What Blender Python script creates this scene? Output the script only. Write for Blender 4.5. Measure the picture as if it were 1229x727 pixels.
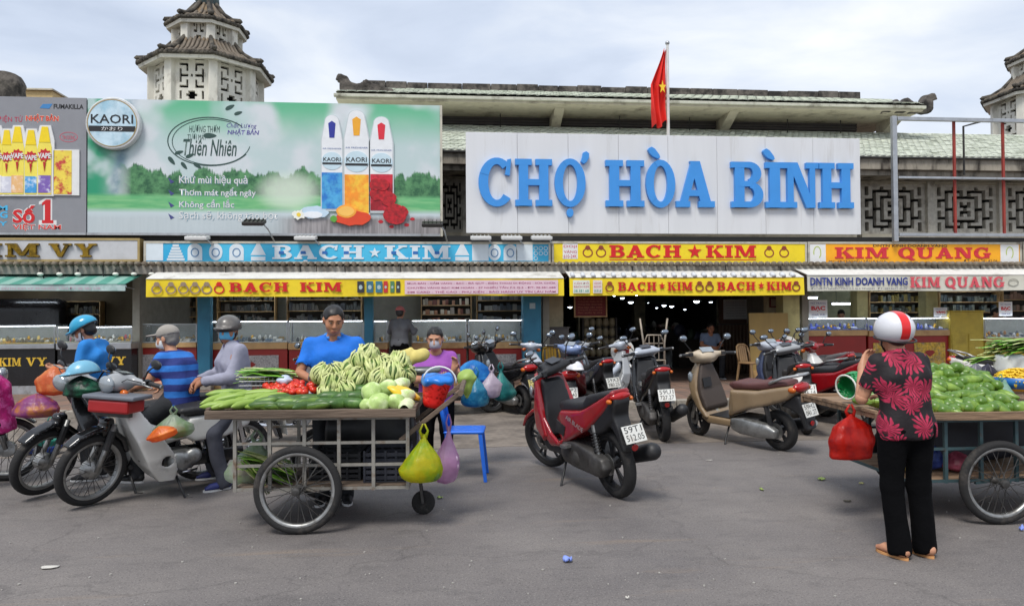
import bpy, math, random
import numpy as np
from mathutils import Vector, Matrix
R = math.radians
for _o in list(bpy.data.objects):
 bpy.data.objects.remove(_o)
sc = bpy.context.scene
col = sc.collection
# ------------------------------------------------------------------ camera
CAM_H, FPX, PW, PH = 1.6,880.0,1229.0,727.0
YAW, PITCH, ROLL = R(5.4), R(0.95), R(0.38)
fwd = Vector((math.sin(YAW) * math.cos(PITCH), math.cos(YAW) * math.cos(PITCH), math.sin(PITCH)))
_rt = Vector((math.cos(YAW),-math.sin(YAW),0))
_up = _rt.cross(fwd)
rgt = _rt * math.cos(ROLL) - _up * math.sin(ROLL)
upv = _up * math.cos(ROLL) + _rt * math.sin(ROLL)
cam_d = bpy.data.cameras.new('camera')
cam_d.sensor_width = 36.0
cam_d.lens = FPX / PW * 36.0
cam_d.clip_end = 2000
cam = bpy.data.objects.new('camera', cam_d)
cam.matrix_world = Matrix((
 (rgt.x, upv.x, -fwd.x, 0),(rgt.y, upv.y, -fwd.y, 0),(rgt.z, upv.z, -fwd.z, CAM_H),(0,0,0,1)))
col.objects.link(cam)
sc.camera = cam
# ------------------------------------------------------------------ overcast sky
SUN_EL, SUN_AZ = R(58), R(-150)      # azimuth measured from +Y towards +X: high, behind the left shoulder
world = bpy.data.worlds.new('World')
sc.world = world
world.use_nodes = True
wn, wl = world.node_tree.nodes, world.node_tree.links
wn.clear()
w_out = wn.new('ShaderNodeOutputWorld')
w_bg = wn.new('ShaderNodeBackground')
w_bg.inputs['Strength'].default_value = 0.1
w_sky = wn.new('ShaderNodeTexSky')
w_sky.sky_type = 'NISHITA'
w_sky.sun_disc = False
w_sky.sun_elevation = SUN_EL
w_sky.sun_rotation = SUN_AZ
w_tc = wn.new('ShaderNodeTexCoord')
w_map = wn.new('ShaderNodeMapping')
w_map.inputs['Scale'].default_value = (1.0,1.0,3.2)
w_n1 = wn.new('ShaderNodeTexNoise')
w_n1.inputs['Scale'].default_value = 3.0
w_n1.inputs['Detail'].default_value = 7
w_n1.inputs['Roughness'].default_value = 0.52
w_n1.inputs['Distortion'].default_value = 0.35
w_r1 = wn.new('ShaderNodeValToRGB')           # cloud brightness, thin to thick
for i, (p, c) in enumerate([(0.26,(5.0,5.75,7.1)),(0.44,(6.3,7.05,8.4)),(0.58,(7.7,8.25,9.1)),(0.75,(9.4,9.6,9.9))]):
 e = w_r1.color_ramp.elements[i] if i < 2 else w_r1.color_ramp.elements.new(p)
 e.position = p
 e.color = (c[0] / 10, c[1] / 10, c[2] / 10,1)
w_mul = wn.new('ShaderNodeVectorMath')
w_mul.operation = 'SCALE'
w_mul.inputs['Scale'].default_value = 8.3
w_n2 = wn.new('ShaderNodeTexNoise')
w_n2.inputs['Scale'].default_value = 1.1
w_n2.inputs['Detail'].default_value = 4
w_r2 = wn.new('ShaderNodeValToRGB')           # a few thin places where blue comes through
w_r2.color_ramp.elements[0].position = 0.30
w_r2.color_ramp.elements[0].color = (0.80,0.80,0.80,1)
w_r2.color_ramp.elements[1].position = 0.55
w_r2.color_ramp.elements[1].color = (1,1,1,1)
w_mix = wn.new('ShaderNodeMix')
w_mix.data_type = 'RGBA'
wl.new(w_tc.outputs['Generated'], w_map.inputs['Vector'])
wl.new(w_map.outputs['Vector'], w_n1.inputs['Vector'])
wl.new(w_map.outputs['Vector'], w_n2.inputs['Vector'])
wl.new(w_n1.outputs['Fac'], w_r1.inputs['Fac'])
wl.new(w_r1.outputs['Color'], w_mul.inputs[0])
wl.new(w_n2.outputs['Fac'], w_r2.inputs['Fac'])
wl.new(w_r2.outputs['Color'], w_mix.inputs['Factor'])
wl.new(w_sky.outputs['Color'], w_mix.inputs['A'])
wl.new(w_mul.outputs['Vector'], w_mix.inputs['B'])
wl.new(w_mix.outputs['Result'], w_bg.inputs['Color'])
wl.new(w_bg.outputs['Background'], w_out.inputs['Surface'])
sun_d = bpy.data.lights.new('sun', 'SUN')
sun_d.energy = 2.1
sun_d.angle = R(20)
sun_d.color = (1.0,0.965,0.91)
sun = bpy.data.objects.new('sun', sun_d)
sd = Vector((math.sin(SUN_AZ) * math.cos(SUN_EL), math.cos(SUN_AZ) * math.cos(SUN_EL), math.sin(SUN_EL)))
sun.rotation_euler = sd.to_track_quat('Z', 'Y').to_euler()
col.objects.link(sun)
sc.view_settings.view_transform = 'Standard'
sc.view_settings.look = 'None'
sc.view_settings.exposure = 0.45
sc.view_settings.gamma = 1.0
sc.view_settings.use_curve_mapping = False
sc.cycles.max_bounces = 6
sc.cycles.diffuse_bounces = 3
sc.cycles.glossy_bounces = 3
sc.cycles.transmission_bounces = 6
sc.cycles.transparent_max_bounces = 8
sc.cycles.caustics_reflective = False
sc.cycles.caustics_refractive = False
sc.cycles.use_denoising = True
# ------------------------------------------------------------------ where things stand
def ray(px, py):
 return fwd + rgt * ((px - PW / 2) / FPX) - upv * ((py - PH / 2) / FPX)
def onY(px, py, Y):
 d = ray(px, py)
 t = Y / d.y
 return Vector((d.x * t, Y, CAM_H + d.z * t))
def onG(px, py, z=0.0):
 d = ray(px, py)
 t = (z - CAM_H) / d.z
 return Vector((d.x * t, d.y * t, z))
def onX(px, Y):
 return onY(px, 378, Y).x
# ------------------------------------------------------------------ materials
MATS = {}
def lin(c):
 c = c / 255.0
 return c / 12.92 if c <= 0.04045 else ((c + 0.055) / 1.055) ** 2.4
def rgb(r, g, b):
 return (lin(r), lin(g), lin(b),1)
def M(name, c, rough=0.6, metal=0.0, var=0.12, scale=6.0, bump=0.0, bscale=None, c2=None, c2scale=1.5, c2lo=0.5, c2hi=0.7,
      emit=None, estr=0.0, alpha=1.0, transl=0.0, trans=0.0, coat=0.0, sheen=0.0, stretch=(1,1,1), spec=0.5):
 """procedural material: base colour with fine variation, an optional second colour in patches, optional relief"""
 if name in MATS:
  return MATS[name]
 m = bpy.data.materials.new(name)
 m.use_nodes = True
 n, l = m.node_tree.nodes, m.node_tree.links
 p = n['Principled BSDF']
 base = rgb(*c)
 p.inputs['Base Color'].default_value = base
 p.inputs['Roughness'].default_value = rough
 p.inputs['Metallic'].default_value = metal
 p.inputs['Specular IOR Level'].default_value = spec
 if coat:
  p.inputs['Coat Weight'].default_value = coat
  p.inputs['Coat Roughness'].default_value = 0.08
 if sheen:
  p.inputs['Sheen Weight'].default_value = sheen
 if alpha < 1:
  p.inputs['Alpha'].default_value = alpha
 if trans:
  p.inputs['Transmission Weight'].default_value = trans
  p.inputs['IOR'].default_value = 1.35
 if emit:
  p.inputs['Emission Color'].default_value = rgb(*emit)
  p.inputs['Emission Strength'].default_value = estr
 if var or c2 or bump:
  tc = n.new('ShaderNodeTexCoord')
  mp = n.new('ShaderNodeMapping')
  mp.inputs['Scale'].default_value = stretch
  l.new(tc.outputs['Object'], mp.inputs['Vector'])
  src = None
  if c2:
   nz2 = n.new('ShaderNodeTexNoise')
   nz2.inputs['Scale'].default_value = c2scale
   nz2.inputs['Detail'].default_value = 6
   nz2.inputs['Roughness'].default_value = 0.65
   l.new(mp.outputs['Vector'], nz2.inputs['Vector'])
   mr = n.new('ShaderNodeMapRange')
   mr.inputs['From Min'].default_value = c2lo
   mr.inputs['From Max'].default_value = c2hi
   l.new(nz2.outputs['Fac'], mr.inputs['Value'])
   mx = n.new('ShaderNodeMix')
   mx.data_type = 'RGBA'
   mx.inputs['A'].default_value = base
   mx.inputs['B'].default_value = rgb(*c2)
   l.new(mr.outputs['Result'], mx.inputs['Factor'])
   src = mx.outputs['Result']
  if var:
   nz = n.new('ShaderNodeTexNoise')
   nz.inputs['Scale'].default_value = scale
   nz.inputs['Detail'].default_value = 5
   nz.inputs['Roughness'].default_value = 0.6
   l.new(mp.outputs['Vector'], nz.inputs['Vector'])
   mr = n.new('ShaderNodeMapRange')
   mr.inputs['From Min'].default_value = 0.3
   mr.inputs['From Max'].default_value = 0.7
   mr.inputs['To Min'].default_value = 1 - var
   mr.inputs['To Max'].default_value = 1 + var
   l.new(nz.outputs['Fac'], mr.inputs['Value'])
   vm = n.new('ShaderNodeVectorMath')
   vm.operation = 'SCALE'
   if src is None:
    vm.inputs[0].default_value = base[:3]
   else:
    l.new(src, vm.inputs[0])
   l.new(mr.outputs['Result'], vm.inputs['Scale'])
   src = vm.outputs['Vector']
   rr = n.new('ShaderNodeMapRange')
   rr.inputs['To Min'].default_value = max(0.02, rough - 0.12)
   rr.inputs['To Max'].default_value = min(1.0, rough + 0.12)
   l.new(nz.outputs['Fac'], rr.inputs['Value'])
   l.new(rr.outputs['Result'], p.inputs['Roughness'])
  if src is not None:
   l.new(src, p.inputs['Base Color'])
  if bump:
   nb = n.new('ShaderNodeTexNoise')
   nb.inputs['Scale'].default_value = bscale or scale * 3
   nb.inputs['Detail'].default_value = 4
   l.new(mp.outputs['Vector'], nb.inputs['Vector'])
   bm_ = n.new('ShaderNodeBump')
   bm_.inputs['Strength'].default_value = bump
   bm_.inputs['Distance'].default_value = 0.02
   l.new(nb.outputs['Fac'], bm_.inputs['Height'])
   l.new(bm_.outputs['Normal'], p.inputs['Normal'])
 if transl:
  tr = n.new('ShaderNodeBsdfTranslucent')
  tr.inputs['Color'].default_value = base
  ms_ = n.new('ShaderNodeMixShader')
  ms_.inputs[0].default_value = transl
  l.new(p.outputs[0], ms_.inputs[1])
  l.new(tr.outputs[0], ms_.inputs[2])
  l.new(ms_.outputs[0], n['Material Output'].inputs[0])
 MATS[name] = m
 return m
# ------------------------------------------------------------------ meshes
def tag(o, label=None, cat=None, group=None, kind=None):
 if label: o['label'] = label
 if cat: o['category'] = cat
 if group: o['group'] = group
 if kind: o['kind'] = kind
 return o
def thing(name, label, cat, loc=(0,0,0), rz=0.0, group=None):
 o = bpy.data.objects.new(name, None)
 o.empty_display_size = 0.1
 col.objects.link(o)
 o.location = loc
 o.rotation_euler = (0,0, rz)
 return tag(o, label, cat, group)
def link(name, me, parent=None, loc=None, rot=None):
 o = bpy.data.objects.new(name, me)
 col.objects.link(o)
 if parent is not None:
  o.parent = parent
 if loc is not None: o.location = loc
 if rot is not None: o.rotation_euler = rot
 return o
def copy_tree(o, parent=None):
 c = o.copy()
 col.objects.link(c)
 c.parent = parent
 for ch in o.children:
  copy_tree(ch, c)
 return c
def rotm(rx=0, ry=0, rz=0):
 return Matrix.Rotation(rz, 3, 'Z') @ Matrix.Rotation(ry, 3, 'Y') @ Matrix.Rotation(rx, 3, 'X')
class B:
 """collects simple shapes into one mesh"""
 def __init__(s):
  s.v, s.f, s.mi = [], [], []
  s.cur = 0
 def add(s, vs, fs):
  k = len(s.v)
  s.v += [tuple(p) for p in vs]
  s.f += [tuple(i + k for i in f) for f in fs]
  s.mi += [s.cur] * len(fs)
  return s
 def box(s, c, d, rot=None):
  hx, hy, hz = d[0] / 2, d[1] / 2, d[2] / 2
  vs = [Vector((x, y, z)) for x in (-hx, hx) for y in (-hy, hy) for z in (-hz, hz)]
  if rot is not None: vs = [rot @ v for v in vs]
  c = Vector(c)
  return s.add([v + c for v in vs], [(0,1,3,2),(4,6,7,5),(0,4,5,1),(2,3,7,6),(0,2,6,4),(1,5,7,3)])
 def bx(s, x0, x1, y0, y1, z0, z1):
  return s.box(((x0 + x1) / 2,(y0 + y1) / 2,(z0 + z1) / 2),(abs(x1 - x0), abs(y1 - y0), abs(z1 - z0)))
 def cyl(s, a, b, r, r2=None, n=10, caps=True):
  a, b = Vector(a), Vector(b)
  r2 = r if r2 is None else r2
  d = (b - a).normalized()
  u = d.orthogonal().normalized()
  w = d.cross(u)
  vs = []
  for c, q in ((a, r),(b, r2)):
   for i in range(n):
    t = 2 * math.pi * i / n
    vs.append(c + u * math.cos(t) * q + w * math.sin(t) * q)
  fs = [(i, (i + 1) % n, n + (i + 1) % n, n + i) for i in range(n)]
  if caps: fs += [tuple(range(n - 1,-1,-1)), tuple(range(n, 2 * n))]
  return s.add(vs, fs)
 def bar(s, a, b, w, h=None, upd=(0,0,1)):
  """square bar from a to b"""
  a, b = Vector(a), Vector(b)
  h = h or w
  d = (b - a).normalized()
  u = Vector(upd)
  if abs(d.dot(u)) > 0.95: u = Vector((0,1,0))
  sx = d.cross(u).normalized()
  uu = sx.cross(d)
  vs = []
  for c in (a, b):
   for p, q in ((-1,-1),(1,-1),(1,1),(-1,1)):
    vs.append(c + sx * p * w / 2 + uu * q * h / 2)
  return s.add(vs, [(0,3,2,1),(4,5,6,7),(0,1,5,4),(1,2,6,5),(2,3,7,6),(3,0,4,7)])
 def tube(s, pts, r, n=8, closed=False):
  pts = [Vector(p) for p in pts]
  m = len(pts)
  rs = r if hasattr(r, '__len__') else [r] * m
  ref = None
  rings = []
  for i, p in enumerate(pts):
   if closed:
    d = pts[(i + 1) % m] - pts[i - 1]
   else:
    d = pts[min(i + 1, m - 1)] - pts[max(i - 1,0)]
   d.normalize()
   if ref is None or abs(d.dot(ref)) > 0.99: ref = d.orthogonal()
   u = (ref - d * ref.dot(d)).normalized()
   ref = u
   w = d.cross(u)
   rings.append([p + (u * math.cos(2 * math.pi * j / n) + w * math.sin(2 * math.pi * j / n)) * rs[i] for j in range(n)])
  vs = [v for q in rings for v in q]
  fs = []
  for i in range(m if closed else m - 1):
   k = (i + 1) % m
   for j in range(n):
    fs.append((i * n + j, i * n + (j + 1) % n, k * n + (j + 1) % n, k * n + j))
  if not closed:
   fs += [tuple(range(n - 1,-1,-1)), tuple((m - 1) * n + j for j in range(n))]
  return s.add(vs, fs)
 def lathe(s, prof, c=(0,0,0), axis='Z', n=20, rot=None, caps=True):
  """prof: (radius, height) pairs"""
  c = Vector(c)
  vs = []
  for r, h in prof:
   for i in range(n):
    t = 2 * math.pi * i / n
    x, y = r * math.cos(t), r * math.sin(t)
    v = Vector((x, y, h)) if axis == 'Z' else (Vector((x, h, y)) if axis == 'Y' else Vector((h, x, y)))
    if rot is not None: v = rot @ v
    vs.append(c + v)
  fs = []
  for k in range(len(prof) - 1):
   for i in range(n):
    a, b_ = k * n + i, k * n + (i + 1) % n
    fs.append((a, b_, b_ + n, a + n) if axis != 'Y' else (b_, a, a + n, b_ + n))
  if caps and prof[0][0] > 1e-5: fs.append(tuple(range(n - 1,-1,-1)))
  if caps and prof[-1][0] > 1e-5: fs.append(tuple((len(prof) - 1) * n + i for i in range(n)))
  return s.add(vs, fs)
 def prism(s, poly, a0, a1, plane='XZ'):
  """polygon extruded; XZ: poly=(x,z), extruded in y from a0 to a1"""
  n = len(poly)
  def P(q, a):
   return (q[0], a, q[1]) if plane == 'XZ' else ((q[0], q[1], a) if plane == 'XY' else (a, q[0], q[1]))
  vs = [P(q, a0) for q in poly] + [P(q, a1) for q in poly]
  fs = [tuple(range(n)), tuple(range(2 * n - 1, n - 1,-1))]
  fs += [(i, i + n, (i + 1) % n + n, (i + 1) % n) for i in range(n)]
  return s.add(vs, fs)
 def ball(s, c, r, n=12, m=8, rot=None):
  c = Vector(c)
  r = r if hasattr(r, '__len__') else (r, r, r)
  vs = []
  for j in range(1, m):
   t = math.pi * j / m
   for i in range(n):
    u = 2 * math.pi * i / n
    vs.append(Vector((r[0] * math.sin(t) * math.cos(u), r[1] * math.sin(t) * math.sin(u), r[2] * math.cos(t))))
  vs += [Vector((0,0, r[2])), Vector((0,0,-r[2]))]
  fs = []
  for j in range(m - 2):
   for i in range(n):
    a, b_ = j * n + i, j * n + (i + 1) % n
    fs.append((a, a + n, b_ + n, b_))
  t_, bt = len(vs) - 2, len(vs) - 1
  for i in range(n):
   fs.append((t_, i, (i + 1) % n))
   fs.append((bt, (m - 2) * n + (i + 1) % n, (m - 2) * n + i))
  if rot is not None: vs = [rot @ v for v in vs]
  return s.add([v + c for v in vs], fs)
 def mesh(s, name, smooth=False):
  me = bpy.data.meshes.new(name)
  me.from_pydata(s.v, [], s.f)
  if s.cur:
   me.polygons.foreach_set('material_index', s.mi)
  if smooth is True:
   me.polygons.foreach_set('use_smooth', [True] * len(me.polygons))
  me.update()
  if smooth == 'auto':
   me.polygons.foreach_set('use_smooth', [True] * len(me.polygons))
   me.set_sharp_from_angle(angle=R(40))
  return me
 def obj(s, name, mat, parent=None, smooth=False, bevel=0.0, loc=None, rot=None, seg=2):
  me = s.mesh(name, smooth)
  for q in (mat if isinstance(mat, (list, tuple)) else [mat]):
   me.materials.append(q)
  o = link(name, me, parent, loc, rot)
  if bevel:
   b_ = o.modifiers.new('bevel', 'BEVEL')
   b_.width = bevel
   b_.segments = seg
   b_.limit_method = 'ANGLE'
  return o
# ------------------------------------------------------------------ smooth solids: distance fields meshed by surface nets
class S:
 """a solid as a smooth blend of rounded cones, ellipsoids, rounded boxes and profiles"""
 def __init__(s, lo, hi, h):
  s.lo = np.array(lo, float)
  s.h = h
  s.n = np.ceil((np.array(hi, float) - s.lo) / h).astype(int) + 1
  s.D = np.full(s.n, 9.0, np.float32)
  s.ax = [s.lo[i] + h * np.arange(s.n[i]) for i in range(3)]
 def _win(s, lo, hi):
  sl = []
  for i in range(3):
   a = max(0, int(math.floor((lo[i] - s.lo[i]) / s.h)))
   b = min(s.n[i], int(math.ceil((hi[i] - s.lo[i]) / s.h)) + 1)
   if b <= a: return None, None
   sl.append(slice(a, b))
  g = np.meshgrid(*[s.ax[i][sl[i]] for i in range(3)], indexing='ij')
  return tuple(sl), np.stack(g, -1)
 def _put(s, sl, d, k, op):
  a = s.D[sl]
  if op == 'sub':
   d = -d
   if k:
    hh = np.clip(k - np.abs(a - d),0, None) / k
    s.D[sl] = np.maximum(a, d) + hh * hh * k / 4
   else:
    s.D[sl] = np.maximum(a, d)
  elif op == 'and':
   s.D[sl] = np.maximum(a, d)
  else:
   if k:
    hh = np.clip(k - np.abs(a - d),0, None) / k
    s.D[sl] = np.minimum(a, d) - hh * hh * k / 4
   else:
    s.D[sl] = np.minimum(a, d)
 def cone(s, a, b, ra, rb, k=0.03, op='add', flat=(1,1,1)):
  a, b = np.array(a, float), np.array(b, float)
  pad = max(ra, rb) + k + 2 * s.h
  sl, P = s._win(np.minimum(a, b) - pad, np.maximum(a, b) + pad)
  if sl is None: return s
  ab = b - a
  t = np.clip(((P - a) @ ab) / max(ab @ ab, 1e-9),0,1)
  q = P - a - t[..., None] * ab
  s._put(sl, np.sqrt((q * q).sum(-1)) - (ra + (rb - ra) * t), k, op)
  return s
 def ell(s, c, r, k=0.03, op='add', rot=None):
  c, r = np.array(c, float), np.array(r, float)
  pad = r.max() + k + 2 * s.h
  sl, P = s._win(c - pad, c + pad)
  if sl is None: return s
  q = P - c
  if rot is not None: q = q @ np.array(rot)
  k0 = np.sqrt(((q / r) ** 2).sum(-1)) + 1e-6
  k1 = np.sqrt(((q / (r * r)) ** 2).sum(-1)) + 1e-6
  s._put(sl, k0 * (k0 - 1) / k1, k, op)
  return s
 def box(s, c, d, rad=0.02, k=0.02, op='add', rot=None):
  c = np.array(c, float)
  d = np.array(d, float) / 2
  pad = np.linalg.norm(d) + k + 2 * s.h
  sl, P = s._win(c - pad, c + pad)
  if sl is None: return s
  q = P - c
  if rot is not None: q = q @ np.array(rot)
  q = np.abs(q) - d + rad
  o = np.sqrt((np.clip(q, 0, None) ** 2).sum(-1)) + np.minimum(q.max(-1),0) - rad
  s._put(sl, o, k, op)
  return s
 def prof(s, poly, w, rad=0.02, k=0.02, op='add', yc=0.0):
  """side profile (x,z) given a half width w = number or function of (x,z); rounded by rad"""
  poly = np.array(poly, float)
  wm = w if not callable(w) else 0.35
  pad = k + 2 * s.h
  lo = (poly[:, 0].min() - pad, yc - wm - pad, poly[:, 1].min() - pad)
  hi = (poly[:, 0].max() + pad, yc + wm + pad, poly[:, 1].max() + pad)
  sl, P = s._win(lo, hi)
  if sl is None: return s
  x, z = P[:, 0, :, 0], P[:, 0, :, 2]
  d2 = np.full(x.shape, 1e9)
  ins = np.zeros(x.shape, bool)
  n = len(poly)
  for i in range(n):
   a, b = poly[i], poly[(i + 1) % n]
   e = b - a
   t = np.clip(((x - a[0]) * e[0] + (z - a[1]) * e[1]) / max(e @ e, 1e-12),0,1)
   d2 = np.minimum(d2,(x - a[0] - t * e[0]) ** 2 + (z - a[1] - t * e[1]) ** 2)
   c_ = ((a[1] > z) != (b[1] > z))
   with np.errstate(divide='ignore', invalid='ignore'):
    xc = (b[0] - a[0]) * (z - a[1]) / (b[1] - a[1]) + a[0]
   ins ^= c_ & (x < xc)
  d = np.sqrt(d2)
  d[ins] *= -1
  wv = np.zeros(x.shape) + (w(x, z) if callable(w) else w)
  qy = np.abs(P[..., 1] - yc) - wv[:, None, :] + rad
  qp = np.broadcast_to(d[:, None, :], qy.shape) + rad
  o = np.sqrt(np.clip(qy, 0, None) ** 2 + np.clip(qp, 0, None) ** 2) + np.minimum(np.maximum(qy, qp),0) - rad
  s._put(sl, o, k, op)
  return s
 def cut(s, p, n):
  """keep the side the normal n points away from"""
  n = np.array(n, float)
  n /= np.linalg.norm(n)
  g = np.meshgrid(*s.ax, indexing='ij')
  d = (g[0] - p[0]) * n[0] + (g[1] - p[1]) * n[1] + (g[2] - p[2]) * n[2]
  s.D = np.maximum(s.D, d.astype(np.float32))
  return s
 def ripple(s, amp, freq, seed=0, st=(1,1,1)):
  g = np.meshgrid(*[s.ax[i] * st[i] for i in range(3)], indexing='ij')
  rs = np.random.RandomState(seed)
  w = np.zeros(s.n)
  for i in range(6):
   d = rs.normal(size=3)
   d /= np.linalg.norm(d)
   w += np.sin((g[0] * d[0] + g[1] * d[1] + g[2] * d[2]) * freq * rs.uniform(0.6,1.7) + rs.uniform(0,6.3))
  s.D = s.D + (amp * w / 3).astype(np.float32)
  return s
 def nets(s):
  D = s.D
  sg = D < 0
  nx, ny, nz = D.shape
  cs = (nx - 1, ny - 1, nz - 1)
  acc = np.zeros(cs + (3,), np.float32)
  cnt = np.zeros(cs, np.float32)
  for axis in range(3):
   for i in (0,1):
    for j in (0,1):
     o0 = [0,0,0]
     oth = [q for q in range(3) if q != axis]
     o0[oth[0]], o0[oth[1]] = i, j
     o1 = list(o0)
     o1[axis] = 1
     sa = tuple(slice(o0[q], o0[q] + cs[q]) for q in range(3))
     sb = tuple(slice(o1[q], o1[q] + cs[q]) for q in range(3))
     cr = sg[sa] != sg[sb]
     ii = np.nonzero(cr)
     if not len(ii[0]): continue
     da, db = D[sa][ii], D[sb][ii]
     t = da / (da - db)
     for q in range(3):
      acc[ii + (q,)] += (t if q == axis else o0[q])
     cnt[ii] += 1
  act = np.nonzero(cnt)
  idx = np.full(cs, -1, np.int64)
  idx[act] = np.arange(len(act[0]))
  V = acc[act] / cnt[act][:, None]
  V = (np.stack(act, -1) + V) * s.h + s.lo
  F = []
  for axis in range(3):
   u, v = [(1,2),(2,0),(0,1)][axis]
   sa = [slice(None)] * 3
   sb = [slice(None)] * 3
   sa[axis], sb[axis] = slice(0,-1), slice(1, None)
   for q in (u, v):
    sa[q] = slice(1,-1)
    sb[q] = slice(1,-1)
   A_, B_ = sg[tuple(sa)], sg[tuple(sb)]
   ii = np.nonzero(A_ != B_)
   if not len(ii[0]): continue
   base = [ii[0].copy(), ii[1].copy(), ii[2].copy()]
   def cell(du, dv):
    c_ = [b.copy() for b in base]
    c_[u] += du
    c_[v] += dv
    return idx[c_[0], c_[1], c_[2]]
   q = np.stack([cell(0,0), cell(1,0), cell(1,1), cell(0,1)], -1)
   fl = B_[ii]
   q[fl] = q[fl][:, ::-1]
   F.append(q)
  F = np.concatenate(F) if F else np.zeros((0,4), int)
  F = F[(F >= 0).all(1)]
  return V, F
 def mesh(s, name='solid', xf=None):
  V, F = s.nets()
  return np_mesh(name, V, F)
def np_mesh(name, V, F, smooth=True):
 me = bpy.data.meshes.new(name)
 me.vertices.add(len(V))
 me.vertices.foreach_set('co', np.asarray(V, np.float32).ravel())
 k = F.shape[1]
 me.loops.add(len(F) * k)
 me.loops.foreach_set('vertex_index', F.astype(np.int32).ravel())
 me.polygons.add(len(F))
 me.polygons.foreach_set('loop_start', np.arange(0, len(F) * k, k, dtype=np.int32))
 if smooth: me.polygons.foreach_set('use_smooth', np.ones(len(F), bool))
 me.update(calc_edges=True)
 me.validate()
 return me
def solid(name, s, mat, parent=None, loc=None, rot=None):
 me = s.mesh(name) if isinstance(s, S) else s
 if mat is not None: me.materials.append(mat)
 return link(name, me, parent, loc, rot)
# ------------------------------------------------------------------ lettering
def ftext(body, x0, x1, z0, z1, y, mat, parent, name='lettering', depth=0.003, bold=0.0, slant=0.0, keep=False):
 """sans lettering facing -Y fitted in the box x0..x1, z0..z1; its back lies at y"""
 c = bpy.data.curves.new('t', 'FONT')
 c.body = body
 c.resolution_u = 2
 c.offset = bold
 c.shear = slant
 c.align_x = 'CENTER'
 o = bpy.data.objects.new('t', c)
 col.objects.link(o)
 dg = bpy.context.evaluated_depsgraph_get()
 me = bpy.data.meshes.new_from_object(o.evaluated_get(dg))
 bpy.data.objects.remove(o)
 bpy.data.curves.remove(c)
 n = len(me.vertices)
 co = np.zeros(n * 3, np.float32)
 me.vertices.foreach_get('co', co)
 co = co.reshape(-1,3)
 lo, hi = co.min(0), co.max(0)
 sx, sz = (x1 - x0) / (hi[0] - lo[0]),(z1 - z0) / (hi[1] - lo[1])
 if keep: sx = sz = min(sx, sz)
 out = np.zeros_like(co)
 out[:, 0] = (co[:, 0] - (lo[0] + hi[0]) / 2) * sx + (x0 + x1) / 2
 out[:, 2] = (co[:, 1] - (lo[1] + hi[1]) / 2) * sz + (z0 + z1) / 2
 out[:, 1] = y - depth
 me.vertices.foreach_set('co', out.ravel())
 me.update()
 me.materials.clear()
 me.materials.append(mat)
 return link(name, me, parent)
def arcp(cx, cy, rx, ry, tx, ty, a0, a1, n=14):
 """ring segments as quads"""
 q = []
 for i in range(n):
  u, v = R(a0 + (a1 - a0) * i / n), R(a0 + (a1 - a0) * (i + 1) / n)
  q.append([(cx + rx * math.cos(u), cy + ry * math.sin(u)),(cx + rx * math.cos(v), cy + ry * math.sin(v)),
                  (cx + (rx - tx) * math.cos(v), cy + (ry - ty) * math.sin(v)),(cx + (rx - tx) * math.cos(u), cy + (ry - ty) * math.sin(u))])
 return q
def rc(x0, y0, x1, y1):
 return [(x0, y0),(x1, y0),(x1, y1),(x0, y1)]
_T, _S = 0.25,0.13
def _stem(x, w=_T, lo=True, hi=True, ov=0.1):
 r = [rc(x, 0, x + w, 1)]
 if lo: r.append(rc(x - ov, 0, x + w + ov, _S))
 if hi: r.append(rc(x - ov, 1 - _S, x + w + ov, 1))
 return r
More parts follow.
